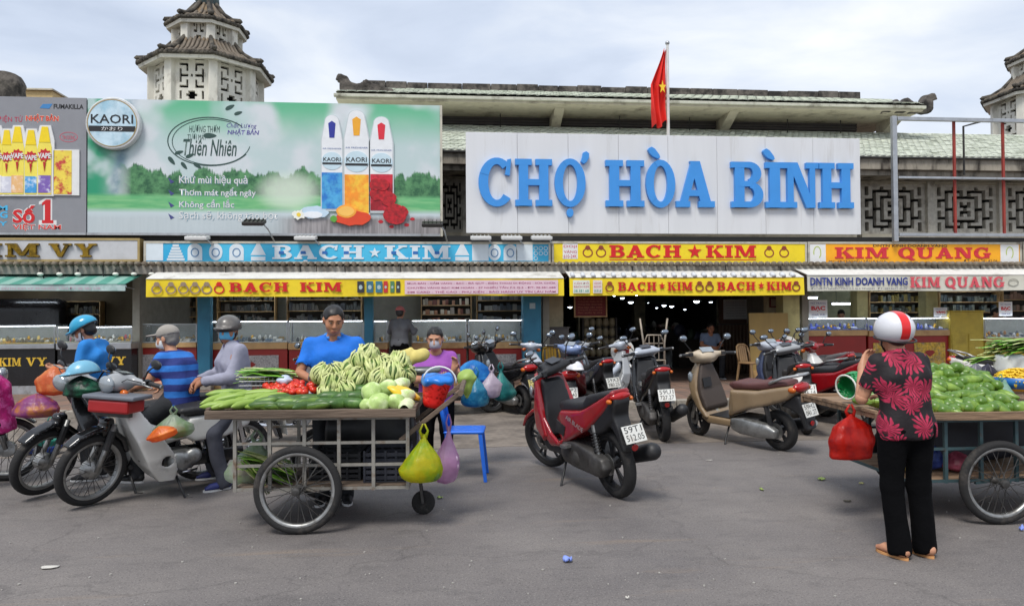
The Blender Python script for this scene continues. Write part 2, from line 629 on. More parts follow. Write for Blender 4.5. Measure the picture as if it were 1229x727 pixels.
GLYPH = {
 'I': (0.45, _stem(0.1)),
 'H': (1.0, _stem(0.1) + _stem(0.65) + [rc(0.3,0.44,0.7,0.57)]),
 'A': (1.0, [[(0.08,0.02),(0.27,0.02),(0.60,1),(0.40,1)], [(0.66,0.02),(0.93,0.02),(0.62,1),(0.36,1)], rc(0.25,0.24,0.76,0.37),
    rc(0,0,0.36, _S), rc(0.58,0,1.0, _S)]),
 'B': (0.86, _stem(0.1) + [rc(0.2,0,0.52, _S), rc(0.2,1 - _S, 0.5,1), rc(0.2,0.46,0.52,0.58)]
          + arcp(0.5,0.28,0.36,0.28,0.24,0.13,-90,90) + arcp(0.48,0.75,0.33,0.25,0.23,0.13,-90,90)),
 'C': (0.9, arcp(0.47,0.5,0.47,0.52,0.25,0.14,48,318,22) + [[(0.68,0.66),(0.80,0.64),(0.84,1.0),(0.74,0.98)]]),
 'O': (0.94, arcp(0.47,0.5,0.47,0.52,0.25,0.13,0,360,28)),
 'N': (1.02, _stem(0.1,0.18, True, False) + [rc(0.0,1 - _S, 0.3,1)] + _stem(0.76,0.16, False, True) + [[(0.12,1),(0.40,1),(0.92,0),(0.66,0)]]),
 'K': (1.0, _stem(0.1) + [[(0.32,0.42),(0.46,0.56),(0.90,0.95),(0.70,0.95)], [(0.42,0.52),(0.58,0.66),(0.98,0.06),(0.68,0.06)],
                             rc(0.6,1 - _S, 0.98,1), rc(0.58,0,1.04, _S)]),
 'M': (1.24, [rc(0.1,0,0.24,1), rc(0,0,0.36, _S), rc(0,1 - _S, 0.2,1), rc(0.9,0,1.14,1), rc(0.8,0,1.24, _S), rc(1.04,1 - _S, 1.24,1),
                 [(0.12,1),(0.40,1),(0.70,0.08),(0.54,0.08)], [(0.54,0.08),(0.70,0.08),(1.04,1),(0.88,1)]]),
 'Q': (0.96, arcp(0.47,0.5,0.47,0.52,0.25,0.13,0,360,28) + [[(0.42,0.16),(0.58,0.26),(0.98,-0.12),(0.74,-0.2)]]),
 'U': (1.0, [rc(0.1,0.3,0.35,1), rc(0,1 - _S, 0.45,1), rc(0.72,0.3,0.88,1), rc(0.62,1 - _S, 0.98,1)] + arcp(0.49,0.32,0.39,0.34,0.2,0.14,180,360)),
 'G': (0.98, arcp(0.47,0.5,0.47,0.52,0.25,0.14,48,345,22) + [[(0.68,0.66),(0.80,0.64),(0.84,1.0),(0.74,0.98)], rc(0.66,0.04,0.9,0.46), rc(0.56,0.38,0.98,0.5)]),
 'V': (1.0, [[(0.06,1),(0.34,1),(0.60,0),(0.42,0)], [(0.46,0),(0.58,0),(0.92,1),(0.76,1)], rc(0,1 - _S, 0.42,1), rc(0.64,1 - _S, 1.0,1)]),
 'Y': (1.0, [rc(0.38,0,0.63,0.5), rc(0.26,0,0.75, _S), [(0.06,1),(0.34,1),(0.63,0.42),(0.38,0.42)], [(0.42,0.42),(0.6,0.46),(0.92,1),(0.74,1)],
    rc(0,1 - _S, 0.42,1), rc(0.64,1 - _S, 1.0,1)]),
}
STAR = [(0.5 + 0.5 * (1 if i % 2 == 0 else 0.4) * math.sin(math.pi * i / 5),0.5 + 0.5 * (1 if i % 2 == 0 else 0.4) * math.cos(math.pi * i / 5)) for i in range(10)]
GLYPH['*'] = (1.0, [[STAR[i], STAR[(i + 1) % 10], (0.5,0.5)] for i in range(10)])
def slab(word, x0, x1, z0, z1, y, mat, parent, depth=0.05, name='letter', gap=0.1, space=0.55, dots=None):
 """slab-serif letters, one mesh each, fitted between x0..x1; dots = indices that carry the dot below"""
 tot = sum((GLYPH[c][0] + gap) if c != ' ' else space for c in word) - gap
 sx, sz = (x1 - x0) / tot, z1 - z0
 x = x0
 for i, c in enumerate(word):
  if c == ' ':
   x += space * sx
   continue
  w, polys = GLYPH[c]
  b = B()
  for k, pl in enumerate(polys):
   pl = [(x + p[0] * sx, z0 + p[1] * sz) for p in pl]
   a = sum(pl[j][0] * pl[(j + 1) % len(pl)][1] - pl[(j + 1) % len(pl)][0] * pl[j][1] for j in range(len(pl)))
   if a < 0: pl = pl[::-1]
   b.prism(pl, y - depth - 0.0006 * (k % 9), y)
  if dots and i in dots:
   cx = x + w * sx / 2
   b.prism([(cx + 0.1 * sx * math.cos(t * 0.7854), z0 - 0.13 * sz + 0.075 * sz * math.sin(t * 0.7854)) for t in range(8)], y - depth, y)
  b.obj(name, mat, parent)
  x += (w + gap) * sx
# ================================================================== SETTING: road, pavement
YK, YS = 12.3,16.0            # kerb line and shop fronts, metres in front of the camera
PAVE = 0.12
def asphalt():
 m = bpy.data.materials.new('asphalt')
 m.use_nodes = True
 n, l = m.node_tree.nodes, m.node_tree.links
 p = n['Principled BSDF']
 tc = n.new('ShaderNodeTexCoord')
 def noise(sc_, det=5, rough=0.6, st=None):
  z = n.new('ShaderNodeTexNoise')
  z.inputs['Scale'].default_value = sc_
  z.inputs['Detail'].default_value = det
  z.inputs['Roughness'].default_value = rough
  if st:
   mp = n.new('ShaderNodeMapping')
   mp.inputs['Scale'].default_value = st
   l.new(tc.outputs['Object'], mp.inputs['Vector'])
   l.new(mp.outputs['Vector'], z.inputs['Vector'])
  else:
   l.new(tc.outputs['Object'], z.inputs['Vector'])
  return z.outputs['Fac']
 def rng(v, a, b, c, d):
  r_ = n.new('ShaderNodeMapRange')
  for k, q in zip(('From Min', 'From Max', 'To Min', 'To Max'),(a, b, c, d)):
   r_.inputs[k].default_value = q
  l.new(v, r_.inputs['Value'])
  return r_.outputs['Result']
 def mix(f, a, b):
  x = n.new('ShaderNodeMix')
  x.data_type = 'RGBA'
  for s_, v in (('Factor', f),('A', a),('B', b)):
   if isinstance(v, tuple): x.inputs[s_].default_value = v
   else: l.new(v, x.inputs[s_])
  return x.outputs['Result']
 c = mix(rng(noise(0.55,6,0.65),0.36,0.66,0,1), rgb(97,92,91), rgb(121,115,111))
 c = mix(rng(noise(2.6,6,0.7,(1.0,2.2,1)),0.52,0.72,0,0.6), c, rgb(80,76,75))       # oil and tyre wear
 c = mix(rng(noise(0.9,5,0.7,(0.35,3.4,1)),0.60,0.72,0,0.5), c, rgb(136,118,100))       # dusty drag marks
 c = mix(rng(noise(38,4,0.75),0.56,0.74,0,0.5), c, rgb(146,140,135))
 c = mix(rng(noise(95,3,0.7),0.56,0.72,0,0.8), c, rgb(164,158,152))                       # pale aggregate
 c = mix(rng(noise(70,3,0.7),0.32,0.45,0.8,0), c, rgb(52,49,49))                          # pores
 v = n.new('ShaderNodeTexVoronoi')
 v.feature = 'DISTANCE_TO_EDGE'
 v.inputs['Scale'].default_value = 0.33
 v.inputs['Randomness'].default_value = 1.0
 wv = n.new('ShaderNodeVectorMath')
 wv.operation = 'ADD'
 nz = n.new('ShaderNodeTexNoise')
 nz.inputs['Scale'].default_value = 1.6
 nz.inputs['Detail'].default_value = 5
 l.new(tc.outputs['Object'], nz.inputs['Vector'])
 l.new(tc.outputs['Object'], wv.inputs[0])
 l.new(nz.outputs['Color'], wv.inputs[1])
 l.new(wv.outputs['Vector'], v.inputs['Vector'])
 crack = rng(v.outputs['Distance'], 0.0,0.006,0.28,0)
 c = mix(crack, c, rgb(50,47,46))
 l.new(c, p.inputs['Base Color'])
 l.new(rng(noise(1.3),0.3,0.7,0.62,0.9), p.inputs['Roughness'])
 bm = n.new('ShaderNodeBump')
 bm.inputs['Strength'].default_value = 0.35
 bm.inputs['Distance'].default_value = 0.006
 l.new(noise(110,3,0.65), bm.inputs['Height'])
 l.new(bm.outputs['Normal'], p.inputs['Normal'])
 return m
def paving():
 m = bpy.data.materials.new('pavement_tiles')
 m.use_nodes = True
 n, l = m.node_tree.nodes, m.node_tree.links
 p = n['Principled BSDF']
 tc = n.new('ShaderNodeTexCoord')
 br = n.new('ShaderNodeTexBrick')
 br.offset = 0.0
 br.inputs['Scale'].default_value = 1.0
 br.inputs['Brick Width'].default_value = 0.4
 br.inputs['Row Height'].default_value = 0.4
 br.inputs['Mortar Size'].default_value = 0.012
 br.inputs['Color1'].default_value = rgb(142,112,94)
 br.inputs['Color2'].default_value = rgb(124,100,88)
 br.inputs['Mortar'].default_value = rgb(84,74,68)
 nz = n.new('ShaderNodeTexNoise')
 nz.inputs['Scale'].default_value = 2.5
 nz.inputs['Detail'].default_value = 7
 mr = n.new('ShaderNodeMapRange')
 mr.inputs['From Min'].default_value = 0.45
 mr.inputs['From Max'].default_value = 0.7
 mr.inputs['To Max'].default_value = 0.75
 mx = n.new('ShaderNodeMix')
 mx.data_type = 'RGBA'
 mx.inputs['B'].default_value = rgb(92,84,78)
 l.new(tc.outputs['Object'], br.inputs['Vector'])
 l.new(tc.outputs['Object'], nz.inputs['Vector'])
 l.new(nz.outputs['Fac'], mr.inputs['Value'])
 l.new(mr.outputs['Result'], mx.inputs['Factor'])
 l.new(br.outputs['Color'], mx.inputs['A'])
 l.new(mx.outputs['Result'], p.inputs['Base Color'])
 p.inputs['Roughness'].default_value = 0.75
 return m
m_conc = M('weathered_concrete', (150,143,132),0.9, var=0.16, scale=9, bump=0.3, c2=(92,86,78), c2scale=1.6, c2lo=0.45, c2hi=0.68)
m_gutter = M('dirty_gutter_concrete', (124,114,104),0.9, var=0.18, scale=14, bump=0.3, c2=(88,80,73), c2scale=1.8, c2lo=0.42, c2hi=0.64)
XL, XR = -19.0,22.0
B().bx(-300,300,-200,400,-0.6,-0.03).obj('ground', M('earth', (112,104,94),0.95, c2=(90,88,74), c2scale=0.2), None)['kind'] = 'structure'
tag(B().bx(-60,60,-40, YK - 0.0,-0.02,0.0).obj('road', asphalt()), kind='structure')
gy = onG(700,534).y
g_ = B()
xs = np.linspace(-25,25,90)
rng_ = random.Random(4)
pts = [(x, gy + rng_.uniform(-0.07,0.07)) for x in xs]
g_.prism(pts + [(25, YK - 0.02),(-25, YK - 0.02)], -0.01,0.004, 'XY')
tag(g_.obj('gutter', m_gutter), kind='structure')
side = B().bx(-60,60, YK + 0.16,60,-0.02, PAVE).obj('sidewalk', paving())
tag(side, kind='structure')
x = -24.0
i = 0
kb = B().bx(-0.494,0.494,0,0.155,-0.03, PAVE + 0.006).mesh('kerb_stone')
kb.materials.append(m_conc)
while x < 26:
 o = link('kerb_stone', kb, side, (x + 0.5, YK + rng_.uniform(-0.008,0.008), rng_.uniform(-0.012,0.004)))
 m_ = o.modifiers.new('bevel', 'BEVEL')
 m_.width = 0.018
 m_.segments = 2
 x += 1.0
 i += 1
# ================================================================== MARKET HALL
m_plaster = M('aged_cream_plaster', (196,188,168),0.85, var=0.10, scale=5, bump=0.15, c2=(124,114,98), c2scale=2.2, c2lo=0.52, c2hi=0.75, stretch=(1,1,0.45))
m_fascia = M('stained_fascia', (160,152,138),0.9, var=0.2, scale=12, bump=0.3, c2=(58,52,46), c2scale=3.0, c2lo=0.46, c2hi=0.62, stretch=(1,1,0.35))
m_tile = M('pale_green_roof_tile', (212,216,202),0.7, var=0.14, scale=9, c2=(172,178,160), c2scale=2.2, c2lo=0.5, c2hi=0.72)
m_ridge = M('mossy_dark_ridge', (96,90,84),0.95, var=0.3, scale=10, bump=0.5, c2=(38,35,33), c2scale=3, c2lo=0.42, c2hi=0.6)
m_dark = M('painted_void_shade', (30,30,31),0.9, var=0.1)  # near-black colour carries the shade of unlit gaps
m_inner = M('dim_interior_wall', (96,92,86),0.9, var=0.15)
m_lattice = M('grey_lattice_block', (196,190,176),0.9, var=0.14, scale=10, bump=0.2, c2=(136,126,112), c2scale=3, c2lo=0.5, c2hi=0.72)
m_white_l = M('white_lattice', (216,212,200),0.85, var=0.1, scale=6, bump=0.15, c2=(136,128,114), c2scale=2.6, c2lo=0.56, c2hi=0.75, stretch=(1,1,0.5))
def lattice(rows, x0, x1, z0, z1, d, name, mat, parent, xf=None):
 """pierced panel: '#' is solid, anything else a hole; front at y=0, depth d"""
 nr, nc = len(rows), len(rows[0])
 cw, ch = (x1 - x0) / nc, (z1 - z0) / nr
 b = B()
 for r_, row in enumerate(rows):
  c = 0
  while c < nc:
   if row[c] == '#':
    e = c
    while e < nc and row[e] == '#': e += 1
    b.bx(x0 + c * cw, x0 + e * cw, 0, d, z1 - (r_ + 1) * ch, z1 - r_ * ch)
    c = e
   else: c += 1
 if xf is not None:
  b.v = [tuple(xf @ Vector(v)) for v in b.v]
 return b.obj(name, mat, parent)
MEANDER = [
 "#################",
 "#.###.#####.###.#",
 "#.#.....#.....#.#",
 "#.#.###.#.###.#.#",
 "###.#.......#.###",
 "#...#.#####.#...#",
 "#.#.#.#.#.#.#.#.#",
 "#.#.#.#...#.#.#.#",
 "###...##.##...###",
 "#.#.#.#...#.#.#.#",
 "#.#.#.#.#.#.#.#.#",
 "#...#.#####.#...#",
 "###.#.......#.###",
 "#.#.###.#.###.#.#",
 "#.#.....#.....#.#",
 "#.###.#####.###.#",
 "#################",
]
hall = thing('market_hall', 'long cream market hall with pale green tiled roofs and pierced block walls', 'building', (0,0,0))
# wall with pierced panels, Y = 17
YW = 17.0
zt = onY(1100,222, YW).z
zb = 3.0
B().bx(XL, onX(524, YW), YW, YW + 0.2, zb, zt + 0.9).obj('wall', m_plaster, hall)
B().bx(onX(566, YW), onX(1030, YW), YW, YW + 0.2, zb, zt + 0.9).obj('wall', m_plaster, hall)
B().bx(XL, XR, YW + 0.9, YW + 1.0, zb, zt + 0.85).obj('back_wall', M('void_shade_grey', (52,50,48),0.9), hall)  # dark sheet painted as the unlit void behind the pierced panels
pw = onX(1203, YW) - onX(1117, YW)
edges = [onX(524, YW)] + [onX(1036, YW) + pw * k for k in range(0,8)]
for k, xe in enumerate(edges):
 w_ = (onX(566, YW) - xe) if k == 0 else pw
 if xe > XR - 1: break
 pier = 0.20
 zl0, zl1 = onY(1160,281, YW).z, onY(1160,221, YW).z
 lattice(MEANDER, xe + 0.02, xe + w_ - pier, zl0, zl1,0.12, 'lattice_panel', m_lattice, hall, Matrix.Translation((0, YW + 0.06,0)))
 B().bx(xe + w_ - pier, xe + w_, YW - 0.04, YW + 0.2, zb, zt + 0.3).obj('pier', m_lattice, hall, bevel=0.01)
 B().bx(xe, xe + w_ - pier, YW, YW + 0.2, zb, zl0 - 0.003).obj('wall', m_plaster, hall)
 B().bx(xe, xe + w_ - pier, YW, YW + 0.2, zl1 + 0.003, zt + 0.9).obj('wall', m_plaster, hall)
# lower eave and its tiles
ye0, ye1 = 16.1,18.75
ze0 = onY(1100,188, ye0).z
ze1 = onY(1100,160, ye1).z
B().bx(XL, XR, ye0 + 0.05, ye0 + 0.27, ze0 - 0.30, ze0 - 0.03).obj('fascia', m_fascia, hall, bevel=0.01)
B().bx(XL, XR, ye0 + 0.16, YW - 0.05, ze0 - 0.42, ze0 - 0.305).obj('soffit', m_fascia, hall)
B().bx(XL, XR, ye0 - 0.02, ye0 + 0.10, ze0 - 0.045, ze0 - 0.012).obj('gutter_lip', M('dark_metal', (60,58,56),0.6,0.4), hall)
def tile_field(x0, x1, a, bq, tw, tl, mat, parent, name='roof_tiles', seed=1):
 """overlapping rows of rounded tiles between eave point a=(y,z) and top point bq"""
 rr = random.Random(seed)
 L = math.hypot(bq[0] - a[0], bq[1] - a[1])
 uy, uz = (bq[0] - a[0]) / L, (bq[1] - a[1]) / L
 ny, nz = -uz, uy
 nr, nc = int(L / tl), int((x1 - x0) / tw)
 b = B()
 for r_ in range(nr):
  off = tw / 2 if r_ % 2 else 0
  for c in range(nc):
   xc = x0 + (c + 0.5) * tw + off
   jt = rr.uniform(-0.006,0.006)
   pts_ = [(-0.48,0.30),(-0.30,0.06),(0,-0.06),(0.30,0.06),(0.48,0.30),(0.48,1.15),(-0.48,1.15)]
   vs = []
   for (pu, pv) in pts_:
    s_ = (r_ + pv) * tl
    h_ = 0.03 + jt - 0.022 * pv
    vs.append((xc + pu * tw, a[0] + uy * s_ + ny * h_, a[1] + uz * s_ + nz * h_))
   vs += [(v[0], v[1] - ny * 0.018, v[2] - nz * 0.018) for v in vs[:5]]
   fs = [tuple(range(7))] + [(i_, 7 + i_, 8 + i_, i_ + 1) for i_ in range(4)]
   b.add(vs, fs)
 o = b.obj(name, mat, parent)
 o['kind'] = 'stuff'
 return o
B().add([(XL, ye0, ze0),(XR, ye0, ze0),(XR, ye1, ze1),(XL, ye1, ze1),(XL, ye0, ze0 - 0.04),(XR, ye0, ze0 - 0.04),(XR, ye1, ze1 - 0.04),(XL, ye1, ze1 - 0.04)],
  [(0,1,2,3),(7,6,5,4),(0,4,5,1),(1,5,6,2),(2,6,7,3),(3,7,4,0)]).obj('lower_roof', m_tile, hall)
tile_field(onX(500, ye0), XR, (ye0, ze0),(ye1, ze1),0.17,0.17, m_tile, hall)
# clerestory and upper roof
yc = 18.9
zc0 = ze1 - 0.05
yu = 17.55
xu0, xu1 = onX(404, yu), onX(1112, yu)
zu = onY(700,126.5, yu).z
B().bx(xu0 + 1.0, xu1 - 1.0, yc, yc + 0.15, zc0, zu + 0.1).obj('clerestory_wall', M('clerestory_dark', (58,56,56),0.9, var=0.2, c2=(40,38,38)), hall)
for q in range(4):
 zq = zc0 + 0.12 + q * (zu - zc0) / 4
 B().bx(xu0 + 1.0, xu1 - 1.0, yc - 0.035, yc - 0.004, zq, zq + 0.05).obj('louvre', M('louvre_grey', (92,88,86),0.8), hall)
B().bx(xu0, xu1, yu, yc + 2.2, zu + 0.03, zu + 0.09).obj('upper_soffit', m_plaster, hall)
B().bx(xu0 - 0.05, xu1 + 0.05, yu - 0.06, yu + 0.05, zu + 0.08, zu + 0.155).obj('upper_fascia', M('fascia_green_grey', (196,196,180),0.85, var=0.15, c2=(110,106,92), c2scale=3), hall, bevel=0.01)
for px in (455,672,880,1080):
 xb = onX(px, yu + 0.6)
 B().prism([(yu + 0.35, zu + 0.027),(yc, zu + 0.027),(yc, zu - 0.35),(yc - 0.22, zu - 0.32),(yu + 0.7, zu - 0.12)], xb - 0.12, xb + 0.12, 'YZ').obj('bracket', m_plaster, hall)
 B().bx(xb - 0.13, xb + 0.13, yc - 0.10, yc + 0.02, zc0 - 0.1, zu - 0.33).obj('pillar', m_plaster, hall, bevel=0.01)
for px in (602,746,830,948,1012):
 xb = onX(px, yu + 0.9)
 B().cyl((xb, yu + 0.9, zu),(xb, yu + 0.9, zu - 0.42),0.015, n=6).obj('rod', M('dark_metal', (60,58,56)), hall)
yr = 19.3
zr = onY(700,112, yr).z
B().add([(xu0, yu - 0.05, zu + 0.20),(xu1, yu - 0.05, zu + 0.20),(xu1 - 0.1, yr, zr),(xu0 + 0.1, yr, zr),(xu1, yr * 2 - yu, zu + 0.1),(xu0, yr * 2 - yu, zu + 0.1)],
  [(0,1,2,3),(3,2,4,5),(0,3,5),(1,4,2)]).obj('upper_roof', m_tile, hall)
tile_field(xu0, xu1,(yu - 0.06, zu + 0.20),(yr - 0.1, zr - 0.02),0.24,0.3, m_tile, hall, seed=3)
rb = B()
x = xu0 + 0.45
rr = random.Random(8)
while x < xu1 - 0.75:
 w_ = rr.uniform(0.5,0.9)
 rb.bx(x, min(x + w_ - 0.01, xu1 - 0.7), yr - 0.13, yr + 0.13, zr - 0.15, zr + 0.16 + rr.uniform(-0.02,0.02))
 x += w_
rb.obj('ridge', m_ridge, hall, bevel=0.02)
def ornament(x, y, z, sx, sc_, parent, name='ridge_ornament'):
 """weathered stepped scroll that ends a ridge"""
 poly = [(0,0),(1.35,0),(1.35,0.12),(1.12,0.16),(1.05,0.28),(0.9,0.34),(0.8,0.26),(0.62,0.38),(0.5,0.30),(0.36,0.24),(0.22,0.28),(0.12,0.46),(-0.12,0.5),(-0.16,0.34),(-0.05,0.3),(-0.08,0.1)]
 s_ = S((-0.4,-0.3,-0.2),(1.6,0.3,0.8),0.03)
 s_.prof(poly, 0.14,0.03)
 s_.ripple(0.018,22,3)
 V, F = s_.nets()
 V = V * sc_
 V[:, 0] *= sx
 V += np.array([x, y, z])
 if sx < 0: F = F[:, ::-1]
 me = np_mesh(name, V, F)
 me.materials.append(m_ridge)
 return link(name, me, parent)
zo = onY(430,113, yu + 0.2).z
ornament(onX(412, yu + 0.2), yu + 0.2, zo, 1,0.9, hall)
zo = onY(1095,136, yu + 0.2).z
ornament(onX(1118, yu + 0.2), yu + 0.2, zo, -1,1.0, hall)
lh = thing('side_hall_roof', 'dark curled ridge end of a roof above the grey billboard at the left edge', 'roof')
zo = onY(10,118,18.5).z
s_ = S((-1.2,-0.3,-0.3),(1.0,0.3,1.1),0.035)
s_.prof([(-1.1,-0.2),(0.28,-0.2),(0.42,-0.1),(0.30,0.05),(0.34,0.3),(0.22,0.55),(-0.05,0.62),(-0.5,0.66),(-1.1,0.6)], 0.18,0.05)
s_.ripple(0.02,14,5)
solid('ridge_end', s_, m_ridge, lh, (onX(10,18.5),18.5, zo))
B().bx(-20, onX(10,18.5),18.3,21, zo - 1.4, zo - 0.05).obj('wall', m_plaster, lh)
yb_ = thing('yellow_building', 'flat yellow building top seen behind the grey billboard', 'building')
B().bx(onX(22,26), onX(62,26),26,30,0, onY(45,109,26).z).obj('wall', M('ochre_plaster', (204,178,128),0.85), yb_)
B().bx(onX(20,26), onX(64,26),25.9,30.1, onY(45,109,26).z + 0.004, onY(45,107,26).z).obj('parapet_cap', m_plaster, yb_)
# ================================================================== PAGODA TOWERS
m_tile_old = M('old_terracotta_tile', (112,102,90),0.9, var=0.25, scale=7, bump=0.3, c2=(150,120,76), c2scale=1.6, c2lo=0.54, c2hi=0.76)
m_tile_edge = M('blackened_tile_edge', (92,86,76),0.95, var=0.25, scale=12, bump=0.4, c2=(44,41,37), c2scale=5, c2lo=0.42, c2hi=0.6)
TOWER = [
 "###############",
 "##....###....##",
 "###############",
 "##....###....##",
 "#####.###.#####",
 "##.##.###.##.##",
 "##.#########.##",
 "##....#.#....##",
 "##.#########.##",
 "##.##.###.##.##",
 "#####.###.#####",
 "##....###....##",
 "###############",
 "##.###...###.##",
 "##.##.....##.##",
 "##.###...###.##",
 "###############",
 "##....###....##",
 "#####.###.#####",
 "##.##.###.##.##",
 "##.#########.##",
 "##....#.#....##",
 "###############",
]
TOP2 = [
 "############",
 "##.######.##",
 "##.#.##.#.##",
 "####.##.####",
 "##...##...##",
 "############",
 "####....####",
 "##.#....#.##",
 "############",
]
def octo(r, z, rot=R(22.5)):
 return [Vector((r * math.cos(rot + k * R(45)), r * math.sin(rot + k * R(45)), z)) for k in range(8)]
def tower(label, cx, cy, z_e):
 t = thing('pagoda_tower', label, 'tower', (cx, cy, 0),0, 'pagoda towers behind the hall')
 ap = math.cos(R(22.5))
 def tier(r, z0, z1, rows, nm):
  side_ = 2 * r * math.sin(R(22.5))
  b = B()
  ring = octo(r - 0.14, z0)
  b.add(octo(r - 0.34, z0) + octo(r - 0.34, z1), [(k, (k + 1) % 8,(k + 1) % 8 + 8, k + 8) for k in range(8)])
  b.obj('inner_shaft', m_dark, t)  # dark surface stands in for the unlit inside behind the openings
  for k in range(8):
   a = k * R(45)
   if math.sin(a) > 0.4: pass
   xf = Matrix.Rotation(a + R(90),4, 'Z') @ Matrix.Translation((0,-(r * ap),0))
   lattice(rows, -side_ / 2 + 0.11, side_ / 2 - 0.11, z0, z1,0.10, 'lattice_panel', m_white_l, t, xf)
  for c in octo(r - 0.005,0):
   B().box((c.x, c.y, (z0 + z1) / 2),(0.22,0.22, z1 - z0 + 0.02), Matrix.Rotation(math.atan2(c.y, c.x),3, 'Z')).obj('corner_pier', m_white_l, t, bevel=0.02)
 def roof(r0, z0, r1, z1, lift):
  """concave eight-sided tiled roof; underside shows from the street"""
  prof = [(r1, z1),(r1 + (r0 - r1) * 0.35, z1 - (z1 - z0) * 0.55),(r1 + (r0 - r1) * 0.7, z1 - (z1 - z0) * 0.86),(r0, z0)]
  b = B()
  rings = []
  for j, (r_, z_) in enumerate(prof):
   rings += octo(r_, z_)
  under = octo(r0 - 0.02, z0 - 0.09) + octo(r1 + 0.12, z0 + 0.02)
  n = 8 * len(prof)
  fs = []
  for j in range(len(prof) - 1):
   for k in range(8):
    fs.append((j * 8 + k, (j + 1) * 8 + k, (j + 1) * 8 + (k + 1) % 8, j * 8 + (k + 1) % 8))
  b.add(rings, fs).obj('roof', m_tile_old, t)
  u = B()
  u.add(octo(r0, z0 - 0.02) + octo(r0 - 0.03, z0 - 0.16) + octo(r1 + 0.1, z0 - 0.02),
              [(k, k + 8,(k + 1) % 8 + 8,(k + 1) % 8) for k in range(8)] + [(k + 8, k + 16,(k + 1) % 8 + 16,(k + 1) % 8 + 8) for k in range(8)])
  u.obj('eave_soffit', m_white_l, t)
  tl = B()
  ed = B()
  rr_ = random.Random(int(r0 * 100))
  for k in range(8):
   a0, a1 = octo(1,0)[k], octo(1,0)[(k + 1) % 8]
   nt = int(2 * r0 * 0.383 / 0.115)
   for i_ in range(nt + 1):
    f = (i_ + 0.5) / (nt + 1)
    if i_ > nt: continue
    pts_ = []
    for (r_, z_) in reversed(prof):
     mid = (a0 + a1) * 0.5
     across = (a1 - a0) * (f - 0.5) * r0
     lim = (a1 - a0).length * 0.5 * r_
     if across.length > lim: break
     q = mid * r_ + across
     pts_.append((q.x, q.y, z_ + 0.02 + rr_.uniform(-0.012,0.012)))
    if len(pts_) >= 2: tl.tube(pts_, 0.042,6)
    q0 = a0 * r0 + (a1 - a0) * r0 * f
    ed.ball((q0.x * 1.01, q0.y * 1.01, z0 - 0.02 + rr_.uniform(-0.015,0.015)),(0.05,0.05,0.06),7,5)
  o = tl.obj('tile_rows', m_tile_old, t, smooth=True)
  o['kind'] = 'stuff'
  o = ed.obj('tile_ends', m_tile_edge, t, smooth=True)
  o['kind'] = 'stuff'
  for k in range(8):
   pts_ = [octo(r_, z_ + 0.06)[k] for (r_, z_) in prof]
   tip = octo(r0 + 0.04, z0 + lift)[k]
   B().tube(pts_[:-1] + [pts_[-1] + Vector((0,0,0.03)), tip], [0.055,0.06,0.065,0.07,0.06], 7).obj('hip_ridge', m_tile_edge, t, smooth=True)
  B().tube(octo(r0 + 0.005, z0 - 0.035),0.045,6, True).obj('eave_edge', m_tile_edge, t, smooth=True)
 tier(1.36, z_e - 1.62, z_e + 0.02, TOWER, 'lower')
 B().add(octo(1.36,4.0) + octo(1.36, z_e - 1.625), [(k, (k + 1) % 8,(k + 1) % 8 + 8, k + 8) for k in range(8)] + [tuple(range(8,16))]).obj('shaft_wall', m_white_l, t)
 roof(1.70, z_e, 0.86, z_e + 0.60,0.13)
 tier(0.79, z_e + 0.50, z_e + 1.16, TOP2, 'upper')
 roof(1.04, z_e + 1.14,0.28, z_e + 1.74,0.11)
 B().lathe([(0.28,0),(0.25,0.12),(0.31,0.16),(0.30,0.3),(0.17,0.36),(0.09,0.55),(0.02,0.8)], (0,0, z_e + 1.72), n=14).obj('finial', M('bluish_finial', (92,108,108),0.7, c2=(66,66,62)), t, smooth=True)
 B().cyl((0.3,-0.6, z_e + 1.3),(0.32,-0.6, z_e + 2.7),0.012, n=5).obj('lightning_rod', M('dark_metal', (60,58,56)), t)
 return t
p = onY(249,86,20.5)
tower('two-tiered eight-sided white pagoda tower with tiled roofs above the green billboard', p.x, 20.5, p.z)
p = onY(1256,116,20.5)
tower('two-tiered white pagoda tower partly cut off at the right edge', p.x, 20.5, p.z)
